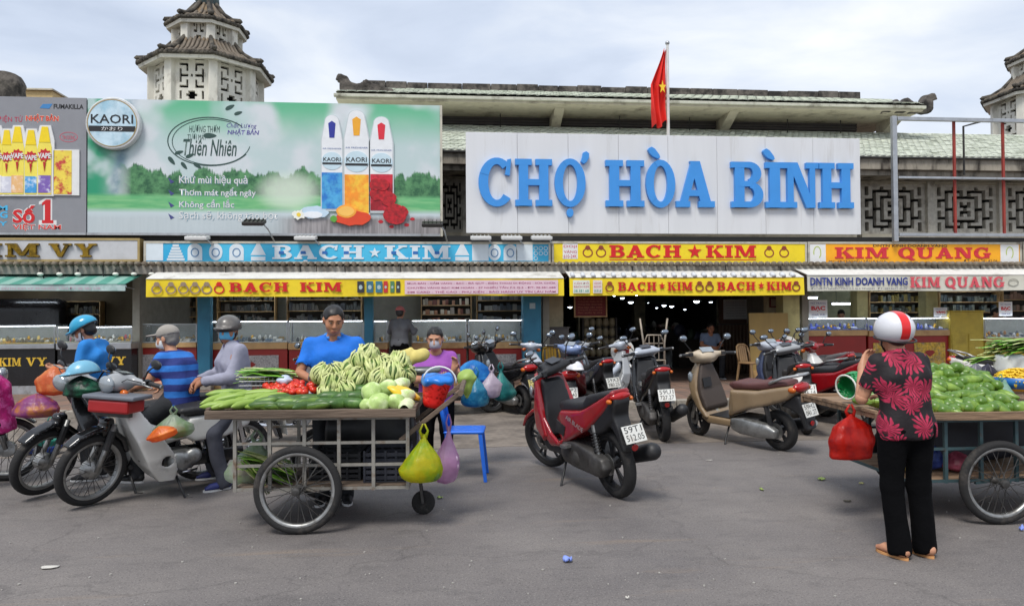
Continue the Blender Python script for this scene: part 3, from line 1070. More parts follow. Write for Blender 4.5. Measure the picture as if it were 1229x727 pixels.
# ================================================================== SIGNS AND BILLBOARDS
def PB(px0, px1, py0, py1, Y):
 """metric box x0,x1,z0,z1 on the plane Y for a stretch of the front"""
 pc, yc_ = (px0 + px1) / 2,(py0 + py1) / 2
 return onY(px0, yc_, Y).x, onY(px1, yc_, Y).x, onY(pc, py1, Y).z, onY(pc, py0, Y).z
class NT:
 def __init__(s, name, rough=0.5):
  s.m = bpy.data.materials.new(name)
  s.m.use_nodes = True
  s.n, s.l = s.m.node_tree.nodes, s.m.node_tree.links
  s.p = s.n['Principled BSDF']
  s.p.inputs['Roughness'].default_value = rough
  s.tc = s.n.new('ShaderNodeTexCoord').outputs['Object']
  sp = s.n.new('ShaderNodeSeparateXYZ')
  s.l.new(s.tc, sp.inputs[0])
  s.x, s.y, s.z = sp.outputs
 def val(s, sock, v):
  if isinstance(v, (int, float, tuple)): sock.default_value = v
  else: s.l.new(v, sock)
 def math(s, op, a, b=0.0):
  q = s.n.new('ShaderNodeMath')
  q.operation = op
  s.val(q.inputs[0], a)
  s.val(q.inputs[1], b)
  return q.outputs[0]
 def rng(s, v, a, b, c=0.0, d=1.0, smooth=False):
  q = s.n.new('ShaderNodeMapRange')
  if smooth: q.interpolation_type = 'SMOOTHSTEP'
  for k, z in zip(('From Min', 'From Max', 'To Min', 'To Max'),(a, b, c, d)): q.inputs[k].default_value = z
  s.l.new(v, q.inputs['Value'])
  return q.outputs['Result']
 def noise(s, sc_, det=4, rough=0.55, st=(1,1,1), off=(0,0,0)):
  mp = s.n.new('ShaderNodeMapping')
  mp.inputs['Scale'].default_value = st
  mp.inputs['Location'].default_value = off
  s.l.new(s.tc, mp.inputs['Vector'])
  q = s.n.new('ShaderNodeTexNoise')
  q.inputs['Scale'].default_value = sc_
  q.inputs['Detail'].default_value = det
  q.inputs['Roughness'].default_value = rough
  s.l.new(mp.outputs['Vector'], q.inputs['Vector'])
  return q.outputs['Fac']
 def mix(s, f, a, b):
  q = s.n.new('ShaderNodeMix')
  q.data_type = 'RGBA'
  s.val(q.inputs['Factor'], f)
  s.val(q.inputs['A'], a)
  s.val(q.inputs['B'], b)
  return q.outputs['Result']
 def relief(s, k=0.55, sc_=11):
  b = s.n.new('ShaderNodeBump')
  b.inputs['Strength'].default_value = k
  b.inputs['Distance'].default_value = 0.02
  s.l.new(s.noise(sc_, 4), b.inputs['Height'])
  s.l.new(b.outputs['Normal'], s.p.inputs['Normal'])
 def done(s, c):
  s.l.new(c, s.p.inputs['Base Color'])
  return s.m
def disc(b, cx, cz, rx, rz, y, dep, n=24, a0=0, a1=360):
 b.prism([(cx + rx * math.cos(R(a0 + (a1 - a0) * i / n)), cz + rz * math.sin(R(a0 + (a1 - a0) * i / n))) for i in range(n)], y - dep, y)
 return b
def ring(b, cx, cz, rx, rz, t, y, dep, a0=0, a1=360, n=40):
 for q in arcp(cx, cz, rx, rz, t, t, a0, a1, n):
  b.prism(q[::-1] if False else q, y - dep, y)
 return b
def blk(c, name=None, rough=0.5, var=0.05, **k):
 return M(name or 'print_%d_%d_%d' % c, c, rough, var=var, **k)
m_frame = M('sign_frame_metal', (196,190,174),0.5,0.3, c2=(120,110,96), c2scale=4, c2lo=0.55, c2hi=0.75)
m_steel = M('galvanised_steel', (178,180,182),0.42,0.75, var=0.15, c2=(120,112,100), c2scale=4, c2lo=0.58, c2hi=0.74)
m_darkmet = M('dark_metal', (60,58,56),0.6,0.4)
m_white = blk((224,224,222))
m_red = blk((206,26,30))
m_black = blk((32,32,34))
# ---------------- blue-lettered market sign
YG = 15.3
x0, x1 = onX(560, YG), onX(1035, YG)
z0, z1 = onY(797,280.5, YG).z, onY(797,162.5, YG).z
ms = thing('market_name_sign', 'large pale grey panel sign with raised blue letters reading CHỢ HÒA BÌNH', 'sign')
m_panel = M('pale_grey_cladding', (218,219,221),0.45,0.0, var=0.04, scale=1.2, c2=(192,190,187), c2scale=2.0, c2lo=0.55, c2hi=0.8, stretch=(2.4,1,0.22))
npan = 8
for i in range(npan):
 a, b_ = x0 + (x1 - x0) * i / npan, x0 + (x1 - x0) * (i + 1) / npan
 B().bx(a + 0.003, b_ - 0.003, YG, YG + 0.06, z0, z1).obj('panel', m_panel, ms, bevel=0.003)
B().bx(x0 + 0.02, x1 - 0.02, YG + 0.065, YG + 0.18, z0 + 0.02, z1 - 0.02).obj('backing_box', m_darkmet, ms)
m_blue = M('sky_blue_letter', (62,146,222),0.4, var=0.05, scale=3)
for ch, a, b_ in (('C', 574,616),('H', 618,662),('O', 665,702),('H', 726,772),('O', 774,809),('A', 810,856),('B', 876,914),('I', 917,939),('N', 939,980),('H', 981,1022)):
 xa, xb, za, zb_ = PB(a, b_, 194,249, YG)
 za, zb_ = onY(797,249, YG).z, onY(797,194, YG).z
 slab(ch, xa, xb, za, zb_, YG, m_blue, ms, 0.09)
def accent(px, py, pts, nm='accent'):
 c = onY(px, py, YG)
 k = 1 / 57.0
 B().prism([(c.x + p[0] * k, c.z + p[1] * k) for p in pts], YG - 0.09, YG).obj(nm, m_blue, ms, bevel=0.008)
drop = [(-6.5,6.5),(-3,8),(1,5.5),(6,-1),(7.5,-5),(4.5,-7),(-2,-4),(-6,0),(-8,4)]
accent(784,185, drop)
accent(921,187, drop)
accent(702,191, [(-2.5,-7),(1,-5),(4,0),(4.5,6),(1,8.5),(-3,7),(-4,2),(-6,-4)])
accent(683.5,256, [(4.2 * math.cos(i * 0.524),5.5 * math.sin(i * 0.524)) for i in range(12)])
# ---------------- flag
fl = thing('flag_on_pole', 'limp red flag with yellow star on a white pole above the market sign', 'flag')
fb, ft = onY(802,166,15.6), onY(801,53,15.6)
B().cyl((fb.x, 15.6, fb.z - 1.8),(ft.x, 15.6, ft.z),0.045,0.03,8).obj('pole', M('pole_white', (216,214,208),0.4,0.2), fl, smooth='auto')
B().ball((ft.x, 15.6, ft.z + 0.02),0.05).obj('pole_cap', m_steel, fl, smooth=True)
zf0, zf1 = onY(801,148,15.6).z, onY(801,62,15.6).z
vs, fs = [], []
nu, nv = 26,34
for j in range(nv):
 v = j / (nv - 1)
 wid = (0.05 + 0.30 * min(1, v * 2.2)) * (1 - 0.12 * max(0, v - 0.8) / 0.2)
 for i in range(nu):
  u = i / (nu - 1)
  zz = zf1 + (zf0 - zf1) * v - 0.12 * u * v + 0.06 * math.sin(u * 9)
  vs.append((fb.x - 0.035 - u * wid, 15.58 + 0.07 * math.sin(u * 17 + v * 3.0) * (0.3 + v) + 0.03 * math.sin(v * 9 + u * 4), zz))
for j in range(nv - 1):
 for i in range(nu - 1):
  a = j * nu + i
  fs.append((a, a + 1, a + nu + 1, a + nu))
fo = B().add(vs, fs).obj('flag_cloth', M('flag_red', (222,40,30),0.75, var=0.08), fl, smooth=True)
c = onY(793,107,15.6)
B().prism([(c.x + (p[0] - 0.5) * 0.17, c.z + (p[1] - 0.5) * 0.30) for p in STAR], 15.46,15.47).obj('star', blk((250,205,40)), fl)
# ---------------- green air-freshener billboard
YBB = 15.25
kx0, kx1 = onX(104.5, YBB), onX(529, YBB)
kz0, kz1 = onY(316,280, YBB).z, onY(316,122.5, YBB).z
KW, KH = kx1 - kx0, kz1 - kz0
kb_ = thing('green_billboard', 'wide green billboard with round logo and three tall spray cans', 'billboard')
nt = NT('billboard_print', 0.45)
u = nt.rng(nt.x, kx0, kx1)
v = nt.rng(nt.z, kz0, kz1)
skyc = nt.mix(nt.rng(nt.noise(1.1,3,0.5),0.42,0.62,0,0.9, True), rgb(190,208,208), rgb(214,218,222))
gtop = nt.math('MULTIPLY', nt.rng(v, 0.62,1.0,0,1, True), nt.rng(nt.noise(0.9,2,0.4, off=(3.7,0,1)),0.40,0.58,0,1, True))
c_ = nt.mix(gtop, skyc, rgb(96,184,140))
lft = nt.math('MULTIPLY', nt.rng(u, 0.14,0.02,0,1, True), nt.rng(nt.noise(2.0,2,0.4, off=(1,0,5)),0.36,0.60,0.15,1, True))
c_ = nt.mix(lft, c_, rgb(40,150,110))
trunk = nt.math('MULTIPLY', nt.rng(nt.math('ABSOLUTE', nt.math('SUBTRACT', u, nt.rng(v, 0,1,0.055,0.12))),0.0,0.03,1,0, True), nt.rng(nt.noise(3,3),0.35,0.6,0.2,0.9))
c_ = nt.mix(trunk, c_, rgb(98,128,146))
edge_t = nt.math('ADD', nt.rng(nt.noise(1.5,6,0.6, st=(1,1,0.01)),0.3,0.7,0.31,0.58), nt.rng(nt.noise(9,3,0.6),0.2,0.8,-0.02,0.02))
tree = nt.rng(nt.math('SUBTRACT', edge_t, v),-0.008,0.012)
treec = nt.mix(nt.rng(nt.noise(6,5,0.65),0.38,0.62), rgb(40,92,60), rgb(92,148,98))
c_ = nt.mix(nt.math('MULTIPLY', tree, nt.rng(u, 0.08,0.12)), c_, treec)
grass = nt.rng(v, 0.30,0.27)
c_ = nt.mix(grass, c_, nt.mix(nt.rng(nt.noise(4,3, st=(0.4,1,3)),0.4,0.6), rgb(98,176,116), rgb(128,192,132)))
glow = nt.rng(nt.math('ADD', nt.math('MULTIPLY', nt.math('SUBTRACT', u, 0.56), nt.math('SUBTRACT', u, 0.56)), nt.math('MULTIPLY', nt.math('MULTIPLY', nt.math('SUBTRACT', v, 0.32), nt.math('SUBTRACT', v, 0.32)),0.35)),0.0,0.012,0.8,0, True)
c_ = nt.mix(glow, c_, rgb(220,232,214))
c_ = nt.mix(nt.rng(v, 0.19,0.15), c_, rgb(196,208,212))
dk = nt.mix(nt.rng(nt.noise(5,3,0.5, st=(4,1,0.3)),0.4,0.6), rgb(120,112,112), rgb(156,148,148))
c_ = nt.mix(nt.math('MULTIPLY', nt.rng(nt.math('ADD', v, nt.rng(nt.noise(2,3),0,1,-0.02,0.02)),0.145,0.11), nt.rng(u, 0.50,0.60,0.15,0.9, True)), c_, dk)
B().bx(kx0, kx1, YBB, YBB + 0.02, kz0, kz1).obj('printed_sheet', nt.done(c_), kb_)
B().bx(kx0, kx1, YBB + 0.024, YBB + 0.25, kz0 + 0.02, kz1 - 0.02).obj('frame', m_darkmet, kb_)
B().bx(kx0, kx1, YBB - 0.03, YBB + 0.2, kz0 - 0.05, kz0 - 0.003).obj('bottom_rail', m_steel, kb_)
B().bx(kx1 + 0.003, kx1 + 0.05, YBB - 0.02, YBB + 0.2, kz0 - 0.05, kz1).obj('side_rail', m_frame, kb_)
def kp(px, py):
 q = onY(px, py, YBB)
 return q.x, q.z
KS = 1 / 60.0     # metres per photo pixel on this board
# round logo box
cx, cz = kp(139,150)
B().lathe([(0.50,0),(0.52,-0.02),(0.52,-0.12),(0.50,-0.14)][::-1], (cx, YBB, cz), 'Y', 36).obj('logo_drum', M('drum_white', (206,208,208),0.4), kb_, smooth='auto')
cx -= 0.01
b = disc(B(), cx, cz, 0.47,0.47, YBB - 0.141,0.003,36)
b.obj('logo_face', M('logo_sky', (196,220,232),0.4, c2=(158,196,214), c2scale=2.5, c2lo=0.45, c2hi=0.6), kb_)
ring(B(), cx, cz, 0.475,0.475,0.018, YBB - 0.145,0.003).obj('logo_rim', blk((168,146,100)), kb_)
B().bx(cx - 0.44, cx + 0.44, YBB - 0.1475, YBB - 0.1445, cz - 0.17, cz - 0.06).obj('logo_band', m_black, kb_)
ftext('KAORI', cx - 0.40, cx + 0.40, cz - 0.01, cz + 0.17, YBB - 0.146, m_black, kb_, bold=0.01)
ftext('かおり', cx - 0.2, cx + 0.2, cz - 0.155, cz - 0.075, YBB - 0.148, m_white, kb_)
# oval lettering
cx, cz = kp(252,170)
inkg = blk((44,74,68))
b = B()
ring(b, cx, cz, 0.83,0.50,0.022, YBB, 0.003,40,330,44)
ring(b, cx + 0.03, cz - 0.01,0.77,0.47,0.014, YBB, 0.004,60,350,44)
b.obj('oval_line', inkg, kb_)
for (px, py, a, l) in ((276,129,0.5,0.2),(286,136,0.35,0.17),(206,193,-0.9,0.2),(221,199,-0.9,0.18),(237,199,-0.6,0.18),(228,187,0.4,0.18),(215,183,0.3,0.17),(252,163,0.0,0.26)):
 q, r_ = kp(px, py)
 b = B()
 pts_ = []
 for i in range(12):
  t = 2 * math.pi * i / 12
  X_, Z_ = l / 2 * math.cos(t), l * 0.2 * math.sin(t) * (1 - 0.3 * math.cos(t))
  pts_.append((q + X_ * math.cos(a) - Z_ * math.sin(a), r_ + X_ * math.sin(a) + Z_ * math.cos(a)))
 b.prism(pts_, YBB - 0.0045, YBB)
 b.obj('leaf', inkg, kb_)
def kt(s_, a, b_, c0, c1, mat, **k):
 xa, za = kp(a, c1)
 xb, zb2 = kp(b_, c0)
 return ftext(s_, xa, xb, za, zb2, YBB, mat, kb_, **k)
kt('HƯƠNG THƠM', 227,264,150,159, inkg, slant=0.15)
kt('TƯƠI MÁT', 225,248,160,168, inkg, slant=0.15)
kt('Thiên Nhiên', 220,284,168,187, inkg, bold=0.012, slant=0.25)
kt('Chất Lượng', 272,308,147,155, blk((84,74,150)), slant=0.2)
kt('NHẬT BẢN', 273,311,155,163, blk((84,74,150)), bold=0.02, slant=0.15)
halo = blk((128,160,176))
for k, s_ in enumerate(('Khử mùi hiệu quả', 'Thơm mát ngất ngây', 'Không cần lắc', 'Sạch sẽ, không tạo bọt')):
 w_ = (82,92,66,118)[k]
 y_ = 217 + k * 14.3
 o = kt(s_, 215.4,215.4 + w_, y_ - 5.4, y_ + 6.2, halo, bold=0.03, depth=0.002)
 o.name = 'lettering_shadow'
 kt(s_, 215,215 + w_, y_ - 6, y_ + 5.6, m_white, bold=0.004, depth=0.005)
 q, r_ = kp(205, y_)
 B().prism([(q - 0.05, r_ + 0.06),(q + 0.07, r_ - 0.02),(q + 0.0, r_ - 0.06)][::-1], YBB - 0.004, YBB).obj('bullet', blk((66,70,130)), kb_)
# three spray cans
def can(px0, px1, py0, py1, capc, bandc, lowc, label_):
 xa, zt_ = kp(px0, py0)
 xb, zb_ = kp(px1, py1)
 xm, w_ = (xa + xb) / 2, xb - xa
 H_ = zt_ - zb_
 def outl(k, z_lo, z_hi):
  pts_ = []
  for i in range(13):
   t = math.pi * i / 12
   pts_.append((xm + k * w_ / 2 * 0.66 * math.cos(t), min(z_hi, zt_ - 0.07 * H_ + 0.07 * H_ * k * math.sin(t))))
  return [(xm - k * w_ / 2, z_lo),(xm + k * w_ / 2, z_lo),(xm + k * w_ / 2, zt_ - 0.27 * H_)] + pts_ + [(xm - k * w_ / 2, zt_ - 0.27 * H_)]
 B().prism(outl(1.0, zb_, zt_), YBB - 0.03, YBB).obj('can_outline', blk((196,204,206)), kb_)
 B().prism(outl(0.90, zb_ + 0.04, zt_), YBB - 0.034, YBB - 0.0305).obj('can_body', blk((232,234,236)), kb_)
 B().bx(xm - 0.45 * w_, xm + 0.45 * w_, YBB - 0.038, YBB - 0.0345, zb_ + 0.05, zb_ + 0.40 * H_).obj('can_lower', M('can_low_' + label_, lowc, 0.4, c2=bandc, c2scale=4.5, c2lo=0.42, c2hi=0.58), kb_)
 b = B()
 zc_ = zt_ - 0.14 * H_
 b.prism([(xm - 0.11 * w_, zc_ - 0.10 * H_),(xm + 0.11 * w_, zc_ - 0.10 * H_),(xm + 0.16 * w_, zc_ + 0.05 * H_),(xm, zc_ + 0.075 * H_),(xm - 0.16 * w_, zc_ + 0.05 * H_)], YBB - 0.038, YBB - 0.0345)
 b.obj('can_nozzle', blk(capc), kb_)
 zl = zb_ + 0.52 * H_
 disc(B(), xm, zl, 0.46 * w_, 0.40 * w_, YBB - 0.0345,0.006).obj('can_logo', blk((200,222,232)), kb_)
 B().bx(xm - 0.42 * w_, xm + 0.42 * w_, YBB - 0.044, YBB - 0.0408, zl - 0.16 * w_, zl - 0.07 * w_).obj('can_logo_band', m_black, kb_)
 ftext('KAORI', xm - 0.38 * w_, xm + 0.38 * w_, zl - 0.02 * w_, zl + 0.16 * w_, YBB - 0.0408, m_black, kb_, bold=0.015)
 ftext('AIR FRESHENER', xm - 0.42 * w_, xm + 0.42 * w_, zt_ - 0.36 * H_, zt_ - 0.345 * H_, YBB - 0.0345, blk((70,100,160)), kb_)
can(385,412.5,138,254,(40,50,150),(40,120,200),(80,170,220), 'blue')
can(443,473,140,256,(220,40,60),(150,16,30),(206,40,60), 'red')
can(412,444.5,132,262,(240,170,40),(250,196,60),(246,150,40), 'orange')
def blob_print(px, py, rx, ry, c, nm, lift=0.05, n=18, wob=0.12, seed=0):
 q, r_ = kp(px, py)
 rr_ = random.Random(seed)
 pts_ = [(q + rx * KS * (1 + rr_.uniform(-wob, wob)) * math.cos(2 * math.pi * i / n), r_ + ry * KS * (1 + rr_.uniform(-wob, wob)) * math.sin(2 * math.pi * i / n)) for i in range(n)]
 B().prism(pts_, YBB - lift, YBB - lift + 0.02).obj(nm, c if not isinstance(c, tuple) else blk(c), kb_)
blob_print(378,255,16,8,(196,218,234), 'shell_print', 0.036, seed=2)
blob_print(376,258,12,4,(236,240,244), 'shell_print', 0.042, seed=3)
blob_print(359,258,7,6,(240,240,228), 'flower_print', 0.047, wob=0.3, seed=4)
blob_print(359,258,2.5,2.5,(240,206,70), 'flower_print', 0.05)
blob_print(423,262,22,9,(222,70,34), 'fruit_print', 0.052, seed=5)
blob_print(416,254,12,8,(250,170,60), 'fruit_print', 0.056, wob=0.04)
blob_print(416,254,9.5,6,(252,196,96), 'fruit_print', 0.06, wob=0.04)
blob_print(401,263,4,4,(96,160,60), 'fruit_print', 0.058)
for k, (px, py, r_) in enumerate(((455,232,11),(466,239,10),(451,222,8),(460,222,8),(474,258,14),(482,255,8))):
 blob_print(px, py, r_, r_ * 0.9, M('rose_red', (176,22,34),0.6, var=0.5, scale=14), 'rose_print', 0.05 + 0.003 * k, seed=10 + k)
for k, (px, py) in enumerate(((457,266),(470,272),(495,263),(488,270))):
 blob_print(px, py, 3,2,(190,30,44), 'petal_print', 0.004, seed=30 + k)
# ---------------- grey insect-spray billboard at the left
gx0, gx1 = onX(-95, YBB), onX(103.5, YBB)
gb = thing('grey_billboard', 'grey billboard with yellow-capped spray bottles at the left edge', 'billboard')
B().bx(gx0, gx1, YBB - 0.02, YBB + 0.02, kz0, kz1).obj('printed_sheet', M('billboard_grey', (140,141,146),0.45, var=0.03, c2=(116,116,122), c2scale=0.5), gb)
B().bx(gx0, gx1, YBB + 0.024, YBB + 0.25, kz0 + 0.02, kz1 - 0.02).obj('frame', m_darkmet, gb)
B().bx(gx0, gx1, YBB - 0.03, YBB + 0.2, kz0 - 0.05, kz0 - 0.003).obj('bottom_rail', m_steel, gb)
YG2 = YBB - 0.02
def gt(s_, a, b_, c0, c1, mat, **k):
 xa, za = kp(a, c1)
 xb, zb2 = kp(b_, c0)
 return ftext(s_, xa, xb, za, zb2, YG2, mat, gb, **k)
gt('FUMAKILLA', 65,101,126,131, m_black, bold=0.03)
gt('ĐIỆN TỬ', -2,28,139,148, blk((190,30,70)))
o = gt('NHẬT BẢN', 31.5,71.5,137.5,147.5, blk((240,210,190)), bold=0.06, depth=0.002)
gt('NHẬT BẢN', 32,71,138,147, blk((214,62,36)), bold=0.03, depth=0.005)
gt('Số', 15.5,43.5,246,268.5, m_white, bold=0.07, depth=0.002)
gt('Số', 16,43,247,268, m_red, bold=0.035, depth=0.005)
for k_, (g_, mm_, dd_) in enumerate(((0.03, m_white, 0.002),(0.0, m_red, 0.005))):
 q, r_ = kp(58,254)
 hh_ = 14 * KS + g_
 w1 = 3.2 * KS + g_
 B().prism([(q - w1 * 2, r_ - hh_),(q + w1 * 2, r_ - hh_),(q + w1 * 2, r_ - hh_ + 0.06 + g_),(q + w1, r_ - hh_ + 0.06 + g_),(q + w1, r_ + hh_),(q - w1 * 0.6, r_ + hh_),(q - w1 * 2, r_ + hh_ * 0.72),(q - w1 * 2, r_ + hh_ * 0.5),(q - w1, r_ + hh_ * 0.6),(q - w1, r_ - hh_ + 0.06 + g_),(q - w1 * 2, r_ - hh_ + 0.06 + g_)], YG2 - dd_, YG2).obj('numeral', mm_, gb)
gt('VIỆT NAM', 15.5,74.5,267.5,277.3, m_white, bold=0.06, depth=0.0022)
gt('VIỆT NAM', 16,74,268,277, blk((214,70,60)), bold=0.02, depth=0.005)
for k, s_ in enumerate(('ÊM', 'NG', 'ẨY')):
 gt(s_, -10,10,245 + k * 9,253 + k * 9, blk((70,180,226)), bold=0.03)
q, r_ = kp(56,128)
B().prism([(q - 0.12, r_ - 0.04),(q + 0.06, r_ - 0.05),(q + 0.12, r_ + 0.05),(q - 0.06, r_ + 0.04)], YG2 - 0.004, YG2).obj('logo_mark', blk((60,130,190)), gb)
q, r_ = kp(83,165)
ring(B(), q, r_, 0.17,0.10,0.01, YG2,0.003).obj('stamp', blk((208,80,100)), gb)
ftext('TIN DÙNG', q - 0.12, q + 0.12, r_ - 0.05, r_ + 0.05, YG2, blk((208,80,100)), gb)
m_yel = blk((246,214,20))
def vape(px0, px1, py0, py1, lowc, k):
 xa, zt_ = kp(px0, py0)
 xb, zb_ = kp(px1, py1)
 xm, w_, H_ = (xa + xb) / 2, xb - xa, zt_ - zb_
 d0 = 0.03 + 0.004 * (k % 2)
 B().prism([(xm - 0.6 * w_, zb_ - 0.03),(xm + 0.62 * w_, zb_ - 0.03),(xm + 0.66 * w_, zb_ + H_ * 0.8),(xm + 0.4 * w_, zt_ + 0.03),(xm - 0.35 * w_, zt_ + 0.03),(xm - 0.6 * w_, zb_ + H_ * 0.8)], YG2 - d0, YG2).obj('bottle_cutout', blk((228,228,226)), gb)
 B().prism([(xm - 0.46 * w_, zb_),(xm + 0.46 * w_, zb_),(xm + 0.48 * w_, zb_ + 0.7 * H_),(xm + 0.36 * w_, zb_ + 0.8 * H_),(xm - 0.36 * w_, zb_ + 0.8 * H_),(xm - 0.48 * w_, zb_ + 0.7 * H_)], YG2 - d0 - 0.006, YG2 - d0 - 0.001).obj('bottle_body', blk((244,226,90)), gb)
 B().prism([(xm - 0.4 * w_, zb_ + 0.77 * H_),(xm + 0.4 * w_, zb_ + 0.77 * H_),(xm + 0.22 * w_, zt_),(xm - 0.2 * w_, zt_)], YG2 - d0 - 0.012, YG2 - d0 - 0.0065).obj('bottle_cap', m_yel, gb)
 B().bx(xm - 0.43 * w_, xm + 0.43 * w_, YG2 - d0 - 0.011, YG2 - d0 - 0.0065, zb_ + 0.03, zb_ + 0.28 * H_).obj('bottle_base', M('base_%d%d%d' % lowc, lowc, 0.4, c2=(240,240,240), c2scale=6, c2lo=0.5, c2hi=0.7), gb)
 st = [(xm + 0.5 * w_ * (1 if i % 2 == 0 else 0.7) * math.cos(i * math.pi / 9), zb_ + 0.58 * H_ + 0.5 * w_ * (1 if i % 2 == 0 else 0.7) * math.sin(i * math.pi / 9)) for i in range(18)]
 B().prism(st, YG2 - d0 - 0.016, YG2 - d0 - 0.0125).obj('bottle_burst', blk((196,30,40)), gb)
 ftext('VAPE', xm - 0.46 * w_, xm + 0.46 * w_, zb_ + 0.53 * H_, zb_ + 0.61 * H_, YG2 - d0 - 0.0165, m_white, gb, bold=0.04)
 B().prism([(xm - 0.1 * w_, zb_ + 0.48 * H_),(xm, zb_ + 0.33 * H_),(xm + 0.1 * w_, zb_ + 0.48 * H_)][::-1][::-1], YG2 - d0 - 0.02, YG2 - d0 - 0.0168).obj('bottle_arrow', blk((186,26,36)), gb)
for k, (a, b_, t_, c) in enumerate(((-32,-13,156,(120,190,120)),(-14,5,153,(226,226,226)),(3,17,157,(214,214,226)),(15,31,153,(240,190,130)),(31,47,157,(70,160,220)),(47,64,153,(130,100,180)))):
 vape(a, b_, t_, 234, c, k)
xa, zt_ = kp(66,180)
xb, zb_ = kp(90,235)
B().bx(xa, xb + 0.10, YG2 - 0.028, YG2, zb_, zt_).obj('box_cutout', blk((228,228,226)), gb)
B().bx(xa, xb - 0.04, YG2 - 0.034, YG2 - 0.029, zb_ + 0.02, zt_ - 0.02).obj('box_front', M('box_print', (240,214,80),0.4, c2=(200,60,60), c2scale=5, c2lo=0.5, c2hi=0.6), gb)
# ---------------- sign boxes above the shops
YSG = 15.1
def signbox(nm, label, px0, px1, py0, py1, mat, frame=m_frame, dep=0.3):
 t = thing(nm, label, 'sign')
 xa, xb, za, zb_ = PB(px0, px1, py0, py1, YSG)
 B().bx(xa + 0.002, xb - 0.002, YSG + 0.012, YSG + dep, za, zb_).obj('box', frame, t)
 fr = 0.045
 B().bx(xa + fr, xb - fr, YSG, YSG + 0.010, za + fr, zb_ - fr).obj('face', mat, t)
 for (q0, q1, w0, w1) in ((xa + 0.002, xb - 0.002, za, za + fr - 0.002),(xa + 0.002, xb - 0.002, zb_ - fr + 0.002, zb_)):
  B().bx(q0, q1, YSG - 0.012, YSG + 0.010, w0, w1).obj('rail', frame, t)
 for q in (xa + 0.002, xb - fr):
  B().bx(q, q + fr - 0.002, YSG - 0.011, YSG + 0.010, za + fr, zb_ - fr).obj('rail', frame, t)
 return t, (xa, xb, za, zb_)
def px2(t_px, py, Y=YSG):
 q = onY(t_px, py, Y)
 return q.x, q.z
m_gold = M('gold_letter', (150,118,40),0.3,0.85, var=0.3, scale=8, c2=(60,48,20), c2scale=5)
t, bb = signbox('kim_vy_sign'.replace('kim_vy', 'jeweller'), 'white sign box with gold letters reading KIM VY at the left edge', -95,168,285.5,314, M('sign_white', (196,196,198),0.5, var=0.06, c2=(160,158,152), c2scale=1.2, c2lo=0.5, c2hi=0.8), M('gilt_frame', (176,154,104),0.5,0.4))
for ch, a, b_ in (('K', -58,-22),('I', -18,3),('M', 8,48),('V', 60,87),('Y', 91,117)):
 xa, xb, za, zb_ = PB(a, b_, 292,308, YSG)
 slab(ch, xa, xb, onY(60,308.5, YSG).z, onY(60,292.5, YSG).z, YSG, m_gold, t, 0.06)
# blue one
nt = NT('blue_banner', 0.5)
m_bb = nt.done(nt.mix(nt.rng(nt.noise(0.8,3),0.4,0.6), rgb(44,166,212), rgb(72,186,224)))
t, bb = signbox('jeweller_sign', 'long light blue sign box with white letters and jewellery icons reading BẠCH KIM', 172.5,661,290,316.5, m_bb)
za, zb_ = onY(430,311, YSG).z, onY(430,294.5, YSG).z
m_pw = blk((214,224,230))
m_shade = blk((40,104,176))
slab('BACH', onX(327, YSG), onX(437, YSG), za, zb_, YSG, m_pw, t, 0.012, dots=(1,))
slab('KIM', onX(462, YSG), onX(541, YSG), za, zb_, YSG, m_pw, t, 0.012)
slab('*', onX(443, YSG), onX(457, YSG), za + 0.02, zb_ - 0.04, YSG, m_pw, t, 0.012)
for (a, b_) in ((327,437),(462,541)):
 for k in range(int((b_ - a) / 26)):
  xq = onX(a + 8 + k * 26, YSG)
  B().bx(xq, xq + 0.10, YSG - 0.017, YSG - 0.0135, za + 0.10, za + 0.16).obj('letter_shade', m_shade, t)
zm = (za + zb_) / 2
def icon(kind, px, w=0.34):
 q = onX(px, YSG)
 b = B()
 h_ = 0.17
 if kind == 'card':
  b.bx(q - 0.17, q + 0.17, YSG - 0.006, YSG, zm - h_, zm + h_)
 elif kind == 'tower':
  for j in range(6):
   ww = 0.17 - 0.022 * j
   b.bx(q - ww, q + ww, YSG - 0.006 - 0.0004 * j, YSG, zm - h_ + j * 0.055, zm - h_ + j * 0.055 + 0.045)
 elif kind == 'round':
  disc(b, q, zm, 0.13, h_, YSG, 0.006)
 elif kind == 'arch':
  b.prism([(q - 0.14, zm - h_),(q + 0.14, zm - h_)] + [(q + 0.14 * math.cos(i * math.pi / 10), zm + 0.04 + 0.13 * math.sin(i * math.pi / 10)) for i in range(11)], YSG - 0.006, YSG)
 elif kind == 'tree':
  b.prism([(q - 0.15, zm - 0.06),(q + 0.15, zm - 0.06),(q + 0.03, zm + h_),(q - 0.03, zm + h_)], YSG - 0.006, YSG)
  b.bx(q - 0.14, q + 0.14, YSG - 0.0065, YSG, zm - h_, zm - 0.09)
 b.obj('icon', m_pw, t)
 if kind in ('round', 'arch'):
  ring(B(), q, zm - 0.01,0.08,0.09,0.02, YSG - 0.0075,0.003).obj('icon_detail', blk((90,130,170)), t)
for kd, px in (('card', 185),('tower', 211),('arch', 234),('round', 259),('arch', 284),('tree', 310),('tree', 555),('card', 577),('round', 594),('arch', 613),('card', 630)):
 icon(kd, px)
for k in range(7):
 q, r_ = px2(643 + (k % 3) * 6,298 + (k // 3) * 6)
 ring(B(), q, r_, 0.045,0.045,0.012, YSG, 0.005 + 0.0005 * k, n=14).obj('bubble', m_pw, t)
